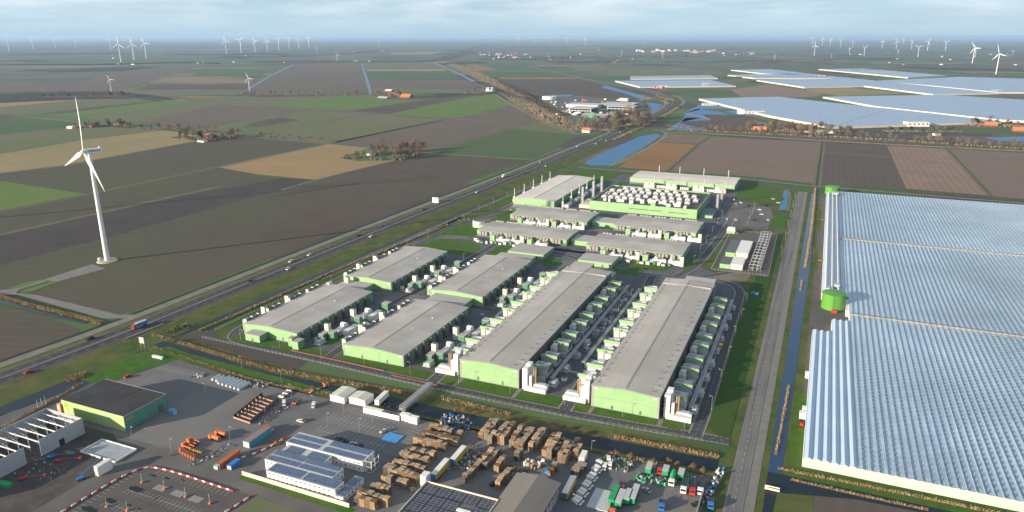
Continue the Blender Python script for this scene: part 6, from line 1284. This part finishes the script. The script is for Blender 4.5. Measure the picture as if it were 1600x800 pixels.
# ------------------------------------------------------------------ lamps
def lamp():
    t = thing('street_lamp', '', 'street lamp'); MB().tube((0, 0, 0), (0, 0, 7.6), .11, .07, 6).build('pole', m_steel, t); q = MB(); q.bar((0, 0, 7.6), (.9, 0, 7.8), .08); q.box(.7, 1.5, -.18, .18, 7.75, 7.9); q.build('lamp_head', m_greyp, t); return t
LP = Proto(lamp()); bpy.context.view_layer.update()
LL = [((-325+i*31, 324.8), 'along the front campus road, %s from the left' % nth(i)) for i in range(10)]+[((-36.6, 350+i*34), 'along the road right of the eastern hall, %s from the front' % nth(i)) for i in range(6)]
LL += [((-115.5, 352+i*36), 'in the lane between the two long halls, %s from the front' % nth(i)) for i in range(5)]+[((-337, 360+i*38), 'along the reeds on the highway side, %s from the front' % nth(i)) for i in range(14)]
LL += [((-88, 600+i*36), 'along the campus road behind the long halls, %s' % nth(i)) for i in range(6)]+[(S(px, py), 'in the industrial yards, %s counted from the left' % nth(i)) for i, (px, py) in enumerate([(207, 690), (268, 709), (322, 635-15), (360, 690), (378, 577), (415, 650), (440, 600), (456, 622), (491, 640), (512, 667), (537, 647), (562, 676), (582, 660), (624, 660), (900, 800), (924, 712)])]
LL += [((-270, 450+i*40), 'in the lane between the square halls, %s from the front' % nth(i)) for i in range(3)]+[((-60, 760+i*24), 'on the campus car park, %s' % nth(i)) for i in range(4)]+[((-20.9, 660+i*50), 'on the verge of the canal road, %s from the front' % nth(i)) for i in range(6)]
for (x, y), nm in LL: LP.put((x, y, .25), random.choice((0, math.pi)), None, 'slim grey street lamp '+nm, 'slim grey street lamps')
# ------------------------------------------------------------------ trees
m_bark = mat('bark', (.10, .08, .06), .9, (.07, .06, .045), 1)
def leafm(n, a, b): return mat(n, a, .95, b, .35, spec=.05, detail=3)
m_twig = leafm('bare twigs brown', (.24, .18, .13), (.15, .115, .085)); m_twig2 = leafm('bare twigs golden', (.30, .22, .12), (.19, .14, .08)); m_twig3 = leafm('bare twigs grey', (.19, .17, .14), (.12, .11, .09)); m_ever = leafm('evergreen', (.03, .045, .025), (.018, .028, .018)); m_autumn = leafm('autumn leaves', (.42, .18, .05), (.25, .12, .04))
def crown_mesh(rx, rz, zc, n, m, sz=.5, vase=0):
    n = int(n*1.4); sz *= .82; q = MB(); lob = [(random.uniform(-.55, .55)*rx, random.uniform(-.55, .55)*rx, zc+random.uniform(-.5, .6)*rz, random.uniform(.35, .62)) for _ in range(9)]
    for i in range(n):
        L = random.choice(lob); d = Vector((random.gauss(0, 1), random.gauss(0, 1), random.gauss(0, 1))).normalized()*random.random()**.4
        c = Vector((L[0]+d.x*rx*L[3], L[1]+d.y*rx*L[3], max(.8, L[2]+d.z*rz*L[3])))
        a = Vector((random.gauss(0, 1), random.gauss(0, 1), random.gauss(0, 1)+.8)).normalized()*sz*random.uniform(.6, 1.5); b = a.orthogonal().normalized()*sz*random.uniform(.12, .35)
        q.quad(tuple(c-a-b*.5), tuple(c-a*.3+b), tuple(c+a), tuple(c-a*.2-b))
    return q.mesh('crown', m)
def trunk_mesh(h, r, rx):
    q = MB(); q.tube((0, 0, 0), (0, 0, h*.55), r, r*.6, 7)
    for i in range(6):
        a = i*1.05+random.random(); q.tube((0, 0, h*(.3+.04*i)), (math.cos(a)*rx*.55, math.sin(a)*rx*.55, h*random.uniform(.65, .9)), r*.4, r*.1, 5)
    q.tube((0, 0, h*.55), (0, 0, h*.95), r*.6, r*.1, 5)
    return q.mesh('trunk', m_bark)
def tmpl(h, rx, n, m, sz=.5): return (trunk_mesh(h, h*.022, rx), crown_mesh(rx, h*.42, h*.6, n, m, sz), h)
TT = {'brown': [tmpl(11, 4.2, 620, m_twig) for _ in range(3)], 'golden': [tmpl(11, 4.6, 700, m_twig2) for _ in range(2)], 'grey': [tmpl(10, 3.6, 520, m_twig3) for _ in range(2)], 'ever': [tmpl(9, 3.6, 700, m_ever)], 'autumn': [tmpl(11, 4.2, 800, m_autumn)]}
DESC = {'brown': 'bare brown tree', 'golden': 'bare golden brown tree', 'grey': 'bare grey tree', 'ever': 'dark evergreen tree', 'autumn': 'tree with orange autumn leaves'}
def tree(x, y, kind, s, label, group):
    tm, cm, h = random.choice(TT[kind]); t = thing('tree', label, 'tree', (x, y, .1), random.random()*6.28, group); t.scale = (s*random.uniform(.8, 1.2), s*random.uniform(.8, 1.2), s*random.uniform(.72, 1.2))
    for nm, me in (('trunk', tm), ('crown', cm)): o = bpy.data.objects.new(nm, me); C.objects.link(o); o.parent = t
TSC = 1.7
GU = []
def grove(nm, n, pts, kinds, s0=1, s1=1.2, jit=5):   # trees along a pixel polyline
    GU.append((pts, jit, s0)); n = round(n*1.15)
    P_ = W(*pts); Ls = [math.dist(a, b) for a, b in zip(P_, P_[1:])]; T_ = sum(Ls)
    for i in range(n):
        d = T_*(i+.5)/n
        for (a, b), L in zip(zip(P_, P_[1:]), Ls):
            if d <= L: break
            d -= L
        x = a[0]+(b[0]-a[0])*d/L+random.uniform(-jit, jit); y = a[1]+(b[1]-a[1])*d/L+random.uniform(-jit, jit); k = random.choice(kinds)
        tree(x, y, k, TSC*random.uniform(s0, s1), '%s %s, %s from its left end' % (DESC[k], nm, nth(i)), 'trees '+nm)
grove('in front of the tan field wood', 10, [(580, 250), (620, 250), (645, 246), (656, 240)], ['brown', 'brown', 'grey', 'golden'], .85, 1.15, 5)
grove('at the back of the tan field wood', 11, [(578, 243), (610, 240), (640, 238), (655, 236)], ['brown', 'golden', 'grey'], .9, 1.25, 6)
x, y = S(625, 243); tree(x, y, 'autumn', 1.25, 'tree with orange autumn leaves in the wood beside the tan field', 'orange tree')
grove('in the orchard corner left of that wood', 5, [(534, 248), (560, 247), (575, 244)], ['golden', 'brown'], .45, .7, 4)
grove('round the red roofed farm', 16, [(276, 214), (300, 217), (320, 220), (345, 219), (376, 211)], ['brown', 'grey', 'brown', 'ever'], .75, 1.1, 9)
grove('in the lane behind the red roofed farm', 9, [(215, 201), (270, 203), (330, 206), (360, 207)], ['grey', 'brown'], .6, .9, 5)
grove('round the farm behind the big turbine', 14, [(120, 200), (150, 198), (185, 197), (205, 200)], ['grey', 'brown', 'ever'], .7, 1.05, 9)
grove('along the lane to the tan field', 6, [(400, 212), (430, 215), (470, 219), (510, 222)], ['grey'], .5, .7, 3)
grove('at the foot of the highway curve', 10, [(955, 202), (968, 200), (982, 200), (1000, 192), (1015, 187)], ['golden', 'golden', 'brown'], 1.15, 1.7, 9)
grove('behind the first trees at the highway curve', 10, [(955, 194), (970, 191), (985, 188), (1000, 187)], ['golden', 'brown'], 1.2, 1.8, 9)
grove('between business park and dike', 11, [(905, 199), (925, 203), (945, 204), (955, 206)], ['brown', 'grey'], .8, 1.2, 8)
grove('along the business park water', 9, [(905, 190), (930, 194), (960, 192)], ['brown', 'grey'], .7, 1.1, 8)
grove('in the left half of the road tree row', 21, [(1045, 203), (1110, 206), (1200, 209), (1290, 215)], ['brown', 'grey', 'golden'], .6, .85, 4)
grove('in the right half of the road tree row', 30, [(1290, 214), (1400, 220), (1500, 227), (1610, 234)], ['brown', 'grey', 'golden', 'grey'], .75, 1.0, 4)
grove('round the red roofed house by the road', 21, [(1168, 203), (1200, 204), (1230, 206), (1290, 211)], ['brown', 'grey', 'brown', 'golden'], .9, 1.3, 12)
grove('round the white buildings behind the tree row', 16, [(1240, 202), (1290, 205), (1330, 207)], ['brown', 'grey'], .7, 1.1, 12)
grove('round the red roofed farm at the right edge', 10, [(1510, 197), (1545, 196), (1590, 198), (1610, 203)], ['brown', 'grey', 'ever'], .9, 1.2, 12)
grove('hedge in front of the far greenhouse', 12, [(1380, 205), (1440, 206), (1500, 205)], ['grey', 'ever'], .5, .7, 5)
grove('along the dike road between the green fields', 14, [(70, 152), (120, 152), (160, 151), (210, 151)], ['grey', 'brown', 'ever'], .8, 1.2, 12)
grove('along the far road left of the canal', 15, [(370, 149), (400, 149), (450, 149), (560, 149)], ['grey', 'brown'], .7, 1.0, 9)
grove('round the farm beside the straight canal', 10, [(583, 148), (600, 152), (625, 151), (640, 152)], ['brown', 'grey', 'ever'], .9, 1.2, 12)
grove('at the end of the blue canal', 7, [(720, 145), (745, 146), (772, 144)], ['grey', 'brown'], .8, 1.1, 12)
grove('round the small ponds by the curve', 7, [(1004, 158), (1030, 152), (1055, 158)], ['brown', 'grey'], .7, 1.0, 8)
# bushes on the near canal bank
def bush(x, y, s, i):
    o = bpy.data.objects.new('bush', random.choice(BM)); C.objects.link(o); o.location = (x, y, .15); o.scale = (s, s, s); tag(o, 'ochre leafless bush on the near bank of the front canal, %s from the left' % nth(i), 'bush', 'bushes on the near canal bank')
BM = [crown_mesh(1.6, 1.5, 1.5, 500, leafm('ochre twigs', (.30, .19, .09), (.2, .13, .06)), .22) for _ in range(3)]
for i, (px, py, s) in enumerate([(712, 644, 1), (724, 645, 1.1), (741, 648, .8), (1020, 725, 1), (1058, 730, 1.1), (1082, 737, 1.5), (1098, 740, 1.2), (1045, 724, .9), (963, 712, .9), (985, 716, 1)]): bush(*S(px, py), s, i)

# dark scrub on the dike, far woods and hedges that read as one mass
def scrub(name, pts, wd, dens, h, m, px=True, size=1.0, z0=0):
    P_ = smooth(W(*pts) if px else pts, 1); q = MB(); L = sum(math.dist(a, b) for a, b in zip(P_, P_[1:])); n = int(L*wd*dens*(2.2 if name == 'reeds' else 1.5))
    seg = [(a, b, math.dist(a, b)) for a, b in zip(P_, P_[1:])]; ws = [s_[2] for s_ in seg]
    for (a, b, l) in random.choices(seg, ws, k=n):
        f = random.random(); o_ = random.gauss(0, .3)*wd; t = Vector((b[0]-a[0], b[1]-a[1]))/l; x = a[0]+t.x*l*f-t.y*o_; y = a[1]+t.y*l*f+t.x*o_
        hh = h*random.uniform(.45, 1.1)*(1-min(.7, abs(o_)/wd*.6)); w_ = size*random.uniform(.4, 1.0); an = random.random()*3.14; c_, s_ = math.cos(an)*w_, math.sin(an)*w_; lx, ly = random.uniform(-.3, .3)*hh, random.uniform(-.3, .3)*hh
        q.quad((x-c_, y-s_, z0), (x+c_, y+s_, z0), (x+c_*.4+lx, y+s_*.4+ly, z0+hh), (x-c_*.6+lx, y-s_*.6+ly, z0+hh*.9))
    return tag(q.build(name, m), None, None, None, 'stuff')
m_scrub = leafm('dike scrub', (.25, .195, .13), (.15, .12, .085)); m_wood_far = leafm('far wood', (.09, .085, .07), (.06, .06, .048))
ribbon('dike', smooth(W((905, 205), (870, 192), (840, 175), (800, 148), (760, 125), (720, 107), (690, 96)), 2), -45, 35, .6, mat('dike grass', (.24, .19, .12), .95, (.17, .14, .09), .02, spec=.05))
scrub('dike_scrub', [(905, 203), (870, 189), (840, 172), (800, 145), (760, 122), (720, 105), (690, 96)], 46, .05, 6, m_scrub, size=2.2)
scrub('dike_scrub', [(880, 181), (850, 168), (810, 143), (780, 128)], 22, .14, 8, leafm('dark dike trees', (.10, .08, .06), (.06, .05, .04)), size=2.0)
scrub('hedge', [(745, 128), (800, 150), (830, 160)], 30, .08, 7, m_wood_far, size=2)
for pts, wd, h in [([(645, 97), (690, 94), (720, 84), (740, 76), (760, 71)], 110, 10), ([(700, 101), (730, 98), (750, 99)], 90, 11), ([(770, 92), (830, 92), (900, 88)], 160, 8), ([(870, 98), (960, 97), (1000, 97)], 70, 9), ([(880, 92), (960, 90), (1040, 88), (1160, 86)], 120, 9),
                   ([(0, 101), (120, 102), (180, 101), (300, 98), (340, 100)], 60, 9), ([(400, 97), (480, 97), (600, 97), (680, 96)], 60, 8), ([(430, 86), (480, 87), (560, 83), (600, 78)], 100, 8), ([(260, 85), (320, 86), (420, 84)], 120, 8),
                   ([(1000, 75), (1100, 80), (1200, 76), (1320, 77)], 260, 9), ([(800, 74), (900, 74), (1000, 72)], 300, 9), ([(1180, 100), (1240, 97), (1300, 96)], 80, 8), ([(1330, 111), (1400, 110), (1480, 113), (1600, 122)], 50, 7), ([(1440, 92), (1500, 93), (1560, 91)], 90, 8), ([(1260, 121), (1320, 120), (1340, 121)], 14, 8), ([(1130, 121), (1260, 122)], 12, 7), ([(1040, 97), (1130, 98), (1200, 97)], 70, 8),
                   ([(0, 84), (100, 83), (200, 85)], 120, 8)]:
    scrub('far_wood', pts, wd, .05 if wd < 100 else .012, h, m_wood_far, size=5 if wd < 100 else 9)
# very distant belts of woodland and built up land, cloud shadow and blue air put into their colour
m_belt = mat('cloud shaded wooded belt', (.03, .04, .045), .95, (.04, .05, .055), .002)
flat('cloud_shaded_woodland', [(-60, 64), (330, 63.6), (560, 64), (760, 64.5), (760, 66.5), (560, 69), (420, 72), (250, 75.5), (-60, 77)], m_belt, 1.2)
flat('cloud_shaded_woodland', [(1100, 65), (1660, 65.5), (1660, 67), (1350, 67), (1100, 66)], m_belt, 1.2)

m_reedbed = mat('reed litter', (.30, .21, .11), .95, (.16, .13, .07), .35)
for pts, jit, s0 in GU: scrub('undergrowth', pts, jit*2.6, .12, 4.5*s0*1.3, m_scrub, size=1.3)
# reeds: uncountable upright stalks on the banks
m_reed2 = mat('ochre reed', (.37, .26, .14), .9, (.25, .18, .10), .5, spec=.1); m_reed3 = mat('rust reed', (.36, .255, .15), .9, (.26, .18, .105), .5, spec=.1)
def reeds(pts, wd, dens=3, h=2.0, m=None, px=True):
    if wd < 5: ribbon('reed_bed', smooth(W(*pts), 1), -wd*.42, wd*.42, .262, m_reedbed)
    return scrub('reeds', pts, wd, dens, h, m or m_reed2, px, .27, .15)
reeds([(-10,466-6),(40,476),(90,488),(130,498),(160,506)], 3.4, 4); reeds([(238,524),(300,541),(400,573),(480,588),(560,602),(640,616)], 2.6, 3.4, 1.8)
reeds([(238,542),(300,563),(400,596),(470,609),(520,617)], 1.6, 1.8, 1.2, m_reed3); reeds([(688,623),(760,640),(800,650)], 2.2, 4); reeds([(760,672),(850,692),(960,712),(1040,730)], 1.5, 2.4, 1.8, m_reed3)
reeds([(960,684),(1040,699),(1124,715)], 2.2, 3, 1.8); reeds([(312,518),(400,480),(470,448),(560,409),(640,377),(700,352)], 2.2, 3.2, 2.0, m_reed3); reeds([(104,594),(120,590),(132,588)], 7, 2.5, 2.2)
reeds([(130,600),(60,640),(0,672)], 1.8, 3, 1.8, m_reed3); reeds([(1274,295),(1268,360),(1258,420)], 2.0, 2.5, 1.8); reeds([(1253,438),(1250,455)], 1.2, 2.5, 1.6); reeds([(1233,602),(1222,660),(1212,712)], 1.3, 2.2, 1.2, m_reed3)
reeds([(1215,733),(1300,750),(1400,770),(1600,812)], 1.6, 3, 1.4, m_reed3); reeds([(1235,750),(1330,772),(1450,798)], 1.5, 2.5, 1.2); reeds([(950,262),(1005,232),(1034,212)], 1.5, .6, 1.5, mat('light bank grass', (.2, .22, .08), .9))
reeds([(1040,196),(1072,200),(1105,204)], 4, .6, 2, m_reed3); reeds([(1072,178),(1100,184),(1110,187)], 4, .6, 2, m_reed3); reeds([(1000,150),(1030,156),(1045,163)], 4, .4, 2, m_reed3)
reeds([(1040,207),(1120,210),(1290,221),(1400,227),(1600,237)], 3, .5, 1.8, m_reed3); scrub('highway_scrub', [(960,219),(1010,196),(1045,178),(1060,168)], 10, .3, 3, m_scrub, size=1.2)
scrub('bank_scrub', [(262,522),(290,508),(300,512)], 6, 1.2, 2, leafm('pale bank scrub', (.16, .18, .08), (.1, .12, .05)), size=.5)

def red_fence(label, pts):
    t = thing('safety_fence', label, 'safety fence'); P_ = W(*pts); q = MB()
    for a, b in zip(P_, P_[1:]):
        q.quad((*a, .35), (*b, .35), (*b, 1.0), (*a, 1.0)); n = int(math.dist(a, b)/3)+1
        for i in range(n+1): x = a[0]+(b[0]-a[0])*i/n; y = a[1]+(b[1]-a[1])*i/n; q.box(x-.07, x+.07, y-.07, y+.07, .3, 1.6)
    q.build('mesh_panel', mat('faded red mesh', (.24, .08, .10), .8), t)
red_fence('faded red safety fence along the front campus road left of the pipe bridge', [(455, 549), (520, 563), (600, 581)]); red_fence('faded red safety fence on the front campus road near the pipe bridge', [(612, 588), (650, 596), (684, 604)])
red_fence('faded red safety fence on the pale plaza between the square halls', [(606, 478), (648, 456)])
for i, (px, py) in enumerate([(222, 755), (257, 765), (290, 777), (328, 788), (167, 793), (199, 799)]):
    x, y = S(px, py); t = thing('lamp_base', 'lamp post on an orange and white block in the new car park, %s listed' % nth(i), 'street lamp', (x, y, .25)); MB().box(-.5, .5, -.5, .5, 0, .7).build('block', m_tile, t); MB().tube((0, 0, .7), (0, 0, 4.6), .06, .05, 6).build('pole', m_whitep, t)
for i, (px, py, c) in enumerate([(530, 690, 'dark'), (540, 692, 'dark'), (551, 696, 'grey'), (563, 700, 'dark'), (470, 660, 'white'), (600, 676, 'grey'), (648, 700, 'dark'), (655, 692, 'white'), (200, 590, 'red'), (1010, 768, 'grey'), (1088, 790, 'dark'), (930, 745, 'white'), (820, 745, 'white'), (772, 758, 'dark'), (1150, 395-30, 'white'), (1106, 372, 'dark')]):
    x, y = S(px, py); CP[c].put((x, y, .24), R(67*i), 1, '%s car parked in the yards, %s of the scattered ones' % (c, nth(i)), 'cars scattered in the yards')
heap('small clutter along the street side of the upper yard', 330, 712, 5, 22, 50, [m_dgrey, m_greyp, m_wood2], .6, hmax=1.2); heap('small clutter beside the rust brown racks', 425, 650, 6, 20, 60, [m_dgrey, m_wood2, m_greyp], .6, hmax=1); heap('small clutter behind the white containers', 620, 640, 22, 4, 50, [m_dgrey, m_greyp, m_wood2], .6, hmax=1)
heap('loose boards and bales across the timber yard', 770, 715, 30, 12, 110, [m_wood2, m_wood, m_dgrey], .6, hmax=1.2); heap('small parts along the back of the truck yard', 1075, 745, 26, 3, 60, [m_dgrey, m_greyp, gp], .6, hmax=1.4); heap('small debris on the construction mud', 60, 735, 26, 12, 70, [m_dgrey, m_greyp, m_mud], .6, hmax=.7)
# ------------------------------------------------------------------ farms, houses, business park
def farmhouse(label, px, py, w_, d, he, hr, wm, rm, rz=0, axis='x', cat='farmhouse', name='farmhouse'):
    x, y = S(px, py); t = thing(name, label, cat, (x, y, .1), rz)
    MB().house(0, w_, 0, d, 0, he, hr, axis).build('wall', wm, t); MB().gable(0, w_, 0, d, he+.03, hr+.05, axis, .2, .5).build('roof', rm, t); n = max(2, int(w_/4)); q = MB()
    for i in range(n): q.box(w_*(i+.35)/n, w_*(i+.65)/n, -.08, -.01, 1, 2.2)
    q.build('window', m_glz, t); return t
farmhouse('farmhouse with bright orange tiled roof among bare trees in the left fields', 312, 217, 20, 14, 3.2, 9, m_brick, m_tile); farmhouse('grey roofed barn in front of the orange tiled farmhouse', 308, 222, 16, 10, 3, 6, m_whitep, m_tiled, cat='barn', name='barn')
farmhouse('dark roofed farm barn behind the big turbine blade', 132, 199, 22, 16, 4, 9, m_brick, m_tiled, cat='barn', name='barn'); farmhouse('cream shed left of the big turbine blade', 104, 201, 16, 10, 3, 5, m_cream, m_cream, cat='shed', name='shed'); farmhouse('small farmhouse with tan roof right of the big turbine blade', 178, 197, 12, 10, 3, 7, m_whitep, m_tile)
farmhouse('orange roofed farmhouse at the foot of the dike by the business park', 909, 207, 16, 14, 4, 9, m_whitep, m_tile); farmhouse('red tiled house in the wood behind the brown fields', 1176, 205, 26, 14, 3, 9, m_brick, m_tile); farmhouse('red roofed farm at the right edge behind the tree row', 1530, 197, 34, 18, 3, 9, m_brick, m_tile); farmhouse('second red roofed farm touching the right picture edge', 1583, 206, 34, 18, 3, 9, m_brick, m_tile)
farmhouse('blue roofed shed among trees behind the tree row', 1272, 207, 20, 14, 4, 5, m_cream, mat('pale blue roof', (.35, .5, .6), .6), name='shed', cat='shed'); farmhouse('white shed among trees behind the tree row', 1290, 208, 16, 12, 5, 6, m_whitep, m_whitep, name='shed', cat='shed'); farmhouse('low red shed among trees behind the tree row', 1256, 209, 14, 8, 3, 5, m_brick, m_greyp, name='shed', cat='shed')
farmhouse('long red brick barn by the straight canal', 607, 149, 45, 20, 5, 10, m_brick, m_brick, cat='barn', name='barn'); farmhouse('orange roofed farmhouse by the straight canal', 625, 153, 34, 24, 4, 12, m_brick, m_tile); farmhouse('pale roofed barn by the straight canal', 601, 144, 26, 20, 5, 9, m_brick, m_whitep, cat='barn', name='barn'); farmhouse('grey cow shed in front of the long brick barn', 590, 154, 34, 14, 3, 6, m_dgrey, m_greyp, cat='barn', name='barn')
farmhouse('white pumping station at the end of the blue canal', 759, 143, 24, 20, 8, 14, m_whitep, m_greyp, cat='pumping station', name='pumping_station'); farmhouse('small house hidden in the wood beside the tan field', 573, 243, 12, 10, 3, 7, m_whitep, m_tiled)
HS = [(px, py) for px, py in [(176,101),(185,101),(208,101),(310,99),(318,99),(444,98),(583,97),(577,97),(552,81),(565,80),(597,80),(733,70),(785,74)]]
HS += [(random.uniform(745, 830), random.uniform(83, 93)) for _ in range(34)]+[(random.uniform(995, 1065), random.uniform(78.5, 82)) for _ in range(16)]+[(random.uniform(1068, 1120), random.uniform(79.5, 83)) for _ in range(16)]+[(random.uniform(1120, 1180), random.uniform(79, 88)) for _ in range(12)]+[(random.uniform(840, 1000), random.uniform(76, 100)) for _ in range(12)]+[(random.uniform(1200, 1600), random.uniform(78, 102)) for _ in range(14)]+[(random.uniform(0, 700), random.uniform(82, 98)) for _ in range(8)]
HM = []
for wm, rm in ((m_whitep, m_tile), (m_whitep, m_tiled), (m_brick, m_tile), (m_cream, m_greyp), (m_whitep, m_whitep)): HM.append((MB().house(-7, 7, -5, 5, 0, 4, 8, 'x').mesh('wall', wm), MB().gable(-7, 7, -5, 5, 4.05, 8.05, 'x', .3, .6).mesh('roof', rm)))
for i, (px, py) in enumerate(sorted(HS)):
    x, y = S(px, py); k = random.randrange(5); big = 2.2 if (1070 < px < 1120 or 995 < px < 1060) else random.uniform(.7, 1.2); t = thing('distant_house', 'tiny %s house in the far polder, %s house from the left' % (['tiled', 'dark roofed', 'brick', 'cream', 'white'][k], nth(i)), 'house', (x, y, 0), random.choice((0, .4, 1.57, -.4)), 'far scattered houses'); t.scale = (big*random.uniform(1, 1.8), big, big)
    for nm, me in zip(('wall', 'roof'), HM[k]): o = bpy.data.objects.new(nm, me); C.objects.link(o); o.parent = t
# business park
flat('business_park_ground', [(846, 152), (905, 150), (1000, 160), (1016, 172), (975, 186), (940, 190), (905, 189), (870, 176), (850, 165)], m_asph2, .4)
def glass_block(label, px, py, w_, d, h, rz=0):
    x, y = S(px, py); t = thing('office_block', label, 'office building', (x, y, .4), rz); MB().box(.3, w_-.3, .3, d, 0, h-.3).build('glass_facade', m_glz, t); q = MB(); q.box(0, w_, 0, d, h-.25, h+.2)
    q.box(0, 1.6, 0, .8, 0, h-.26); q.box(w_-1.2, w_, 0, .8, 0, h-.26); q.box(0, .8, .81, d, h*.4, h-.26); q.box(1.61, w_-1.21, 0, .25, h*.45, h*.55)
    for i in range(6): q.box(w_*(i+1)/7-.2, w_*(i+1)/7+.2, 0, .24, 0, h-.26)
    q.build('white_frame', m_whitep, t); MB().box(1, w_-1, 1, d-1, h+.205, h+.4).build('roof', m_greyp, t)
glass_block('left white framed glass office block of the business park', 889, 176, 58, 60, 11); glass_block('right white framed glass office block of the business park', 949, 173, 70, 50, 11)
low_building('grey_hall', 'grey hall behind the left glass office block', *(lambda a: (a[0], a[0]+90, a[1], a[1]+60))(S(884, 168)), 9, wm=m_greyp, rm=m_greyp, side=m_greyp, cat='warehouse'); low_building('grey_hall', 'grey green hall behind the right glass office block', *(lambda a: (a[0], a[0]+90, a[1], a[1]+70))(S(938, 168)), 10, wm=mat('grey green', (.2, .24, .22), .7), rm=m_greyp, side=m_dgrey, cat='warehouse')
low_building('dark_hall', 'low black roofed hall with a green middle front in the business park', *(lambda a: (a[0], a[0]+66, a[1], a[1]+24))(S(908, 183)), 7, wm=m_dgrey, rm=m_greyp, side=m_dgrey, cat='warehouse')
x, y = S(918, 184); tag(MB().box(0, 22, -.6, -.2, .2, 6).build('facade_panel', mat('signal green', (.02, .4, .15), .5), None, (x, y, .4)), 'bright green front panel of the low black roofed hall', 'facade panel')
x, y = S(850, 156); t = thing('silo', 'white round building with ribbed wall at the left end of the business park', 'building', (x+10, y+20, .4)); MB().tube((0, 0, 0), (0, 0, 9), 22, 22, 30).build('wall', m_whitep, t)
q = MB()
x, y = S(988, 185); t = thing('mast', 'tall slim white mast between the trees and the water', 'mast', (x, y, .3)); MB().tube((0, 0, 0), (0, 0, 36), .9, .5, 8).build('pole', m_whitep, t)
low_building('cream_hall', 'small cream building at the back right of the business park', *(lambda a: (a[0], a[0]+26, a[1], a[1]+20))(S(967, 158)), 8, wm=m_cream, rm=m_cream, side=m_cream, cat='building')
bc = [m_whitep, m_cream, m_greyp, m_wood2, m_beige, m_tile, m_wood, m_dgrey, m_beige]
for i in range(60):
    u = random.random(); 
    px, py = random.choice([(random.uniform(870, 965), random.uniform(177, 181.5)), (random.uniform(905, 985), random.uniform(156, 161)), (random.uniform(855, 900), random.uniform(156, 178)), (random.uniform(930, 1008), random.uniform(176, 180))]); x, y = S(px, py); a, b_, h = random.uniform(3, 9), random.uniform(3, 7), random.uniform(2, 4)
    tag(MB().box(-a, a, -b_/2, b_/2, 0, h).prism([(-a, -b_/2), (a, -b_/2), (a*.9, b_/2), (-a*.9, b_/2)], h, h+.4).build('stored_container', bc[i % 9], None, (x, y, .42), random.choice((0, 1.57))), '%s stored container or goods block in the business park, %s listed' % (['white', 'cream', 'grey', 'weathered timber', 'pale beige', 'orange brown', 'timber coloured', 'dark', 'beige'][i % 9], nth(i)), 'container', 'stored goods in the business park')
heap('red and white goods behind the highway curve', 1032, 138, 50, 16, 40, [m_red, m_whitep], 5, 'goods pile')

# ------------------------------------------------------------------ the air: one even pale haze round everything
hzb = MB(); K = 72000; hzb.box(-K, K, -K, K, -1, 205); ho = hzb.build('haze', None); ho['kind'] = 'stuff'
hm = bpy.data.materials.new('haze'); hm.use_nodes = True; n = hm.node_tree.nodes; n.remove(n['Principled BSDF']); pv = n.new('ShaderNodeVolumePrincipled'); pv.inputs['Color'].default_value = (.48, .70, 1, 1); pv.inputs['Density'].default_value = HAZE; pv.inputs['Anisotropy'].default_value = .1
hm.node_tree.links.new(pv.outputs[0], n['Material Output'].inputs['Volume']); ho.data.materials.append(hm)
SHORT = [(' stack of wooden pallets in the ', ' pallet stack in the '), (', counted from the left', ''), (' counted from the left', ' from the left'), ('plastic barrier', 'barrier'), ('in the wood beside the tan field', 'beside the tan field'), (' of the picture', ''), ('along the road behind the brown fields', 'behind the brown fields'), ('from its left end', 'from the left'), ('in the front row of the wood ', 'in the front of the wood '), ('in the slanting row beside the yard', 'in the slanting row'), ('red roofed', 'red'), ('golden brown', 'golden'), (' picture edge', ' edge'), ('green transformer cabin with pale lid', 'pale lidded cabin'), ('long pale plastic pipe bundle lying on the upper yard', 'long pale pipe bundle on the upper yard')]
for o_ in bpy.data.objects:
    l_ = o_.get('label')
    if l_ and o_.parent is None:
        for a_, b_ in SHORT:
            if len(l_.replace('-', ' ').split()) > 16: l_ = l_.replace(a_, b_)
        o_['label'] = l_
        if not 4 <= len(l_.replace('-', ' ').split()) <= 16: print('LABEL', len(l_.split()), o_.name, l_)
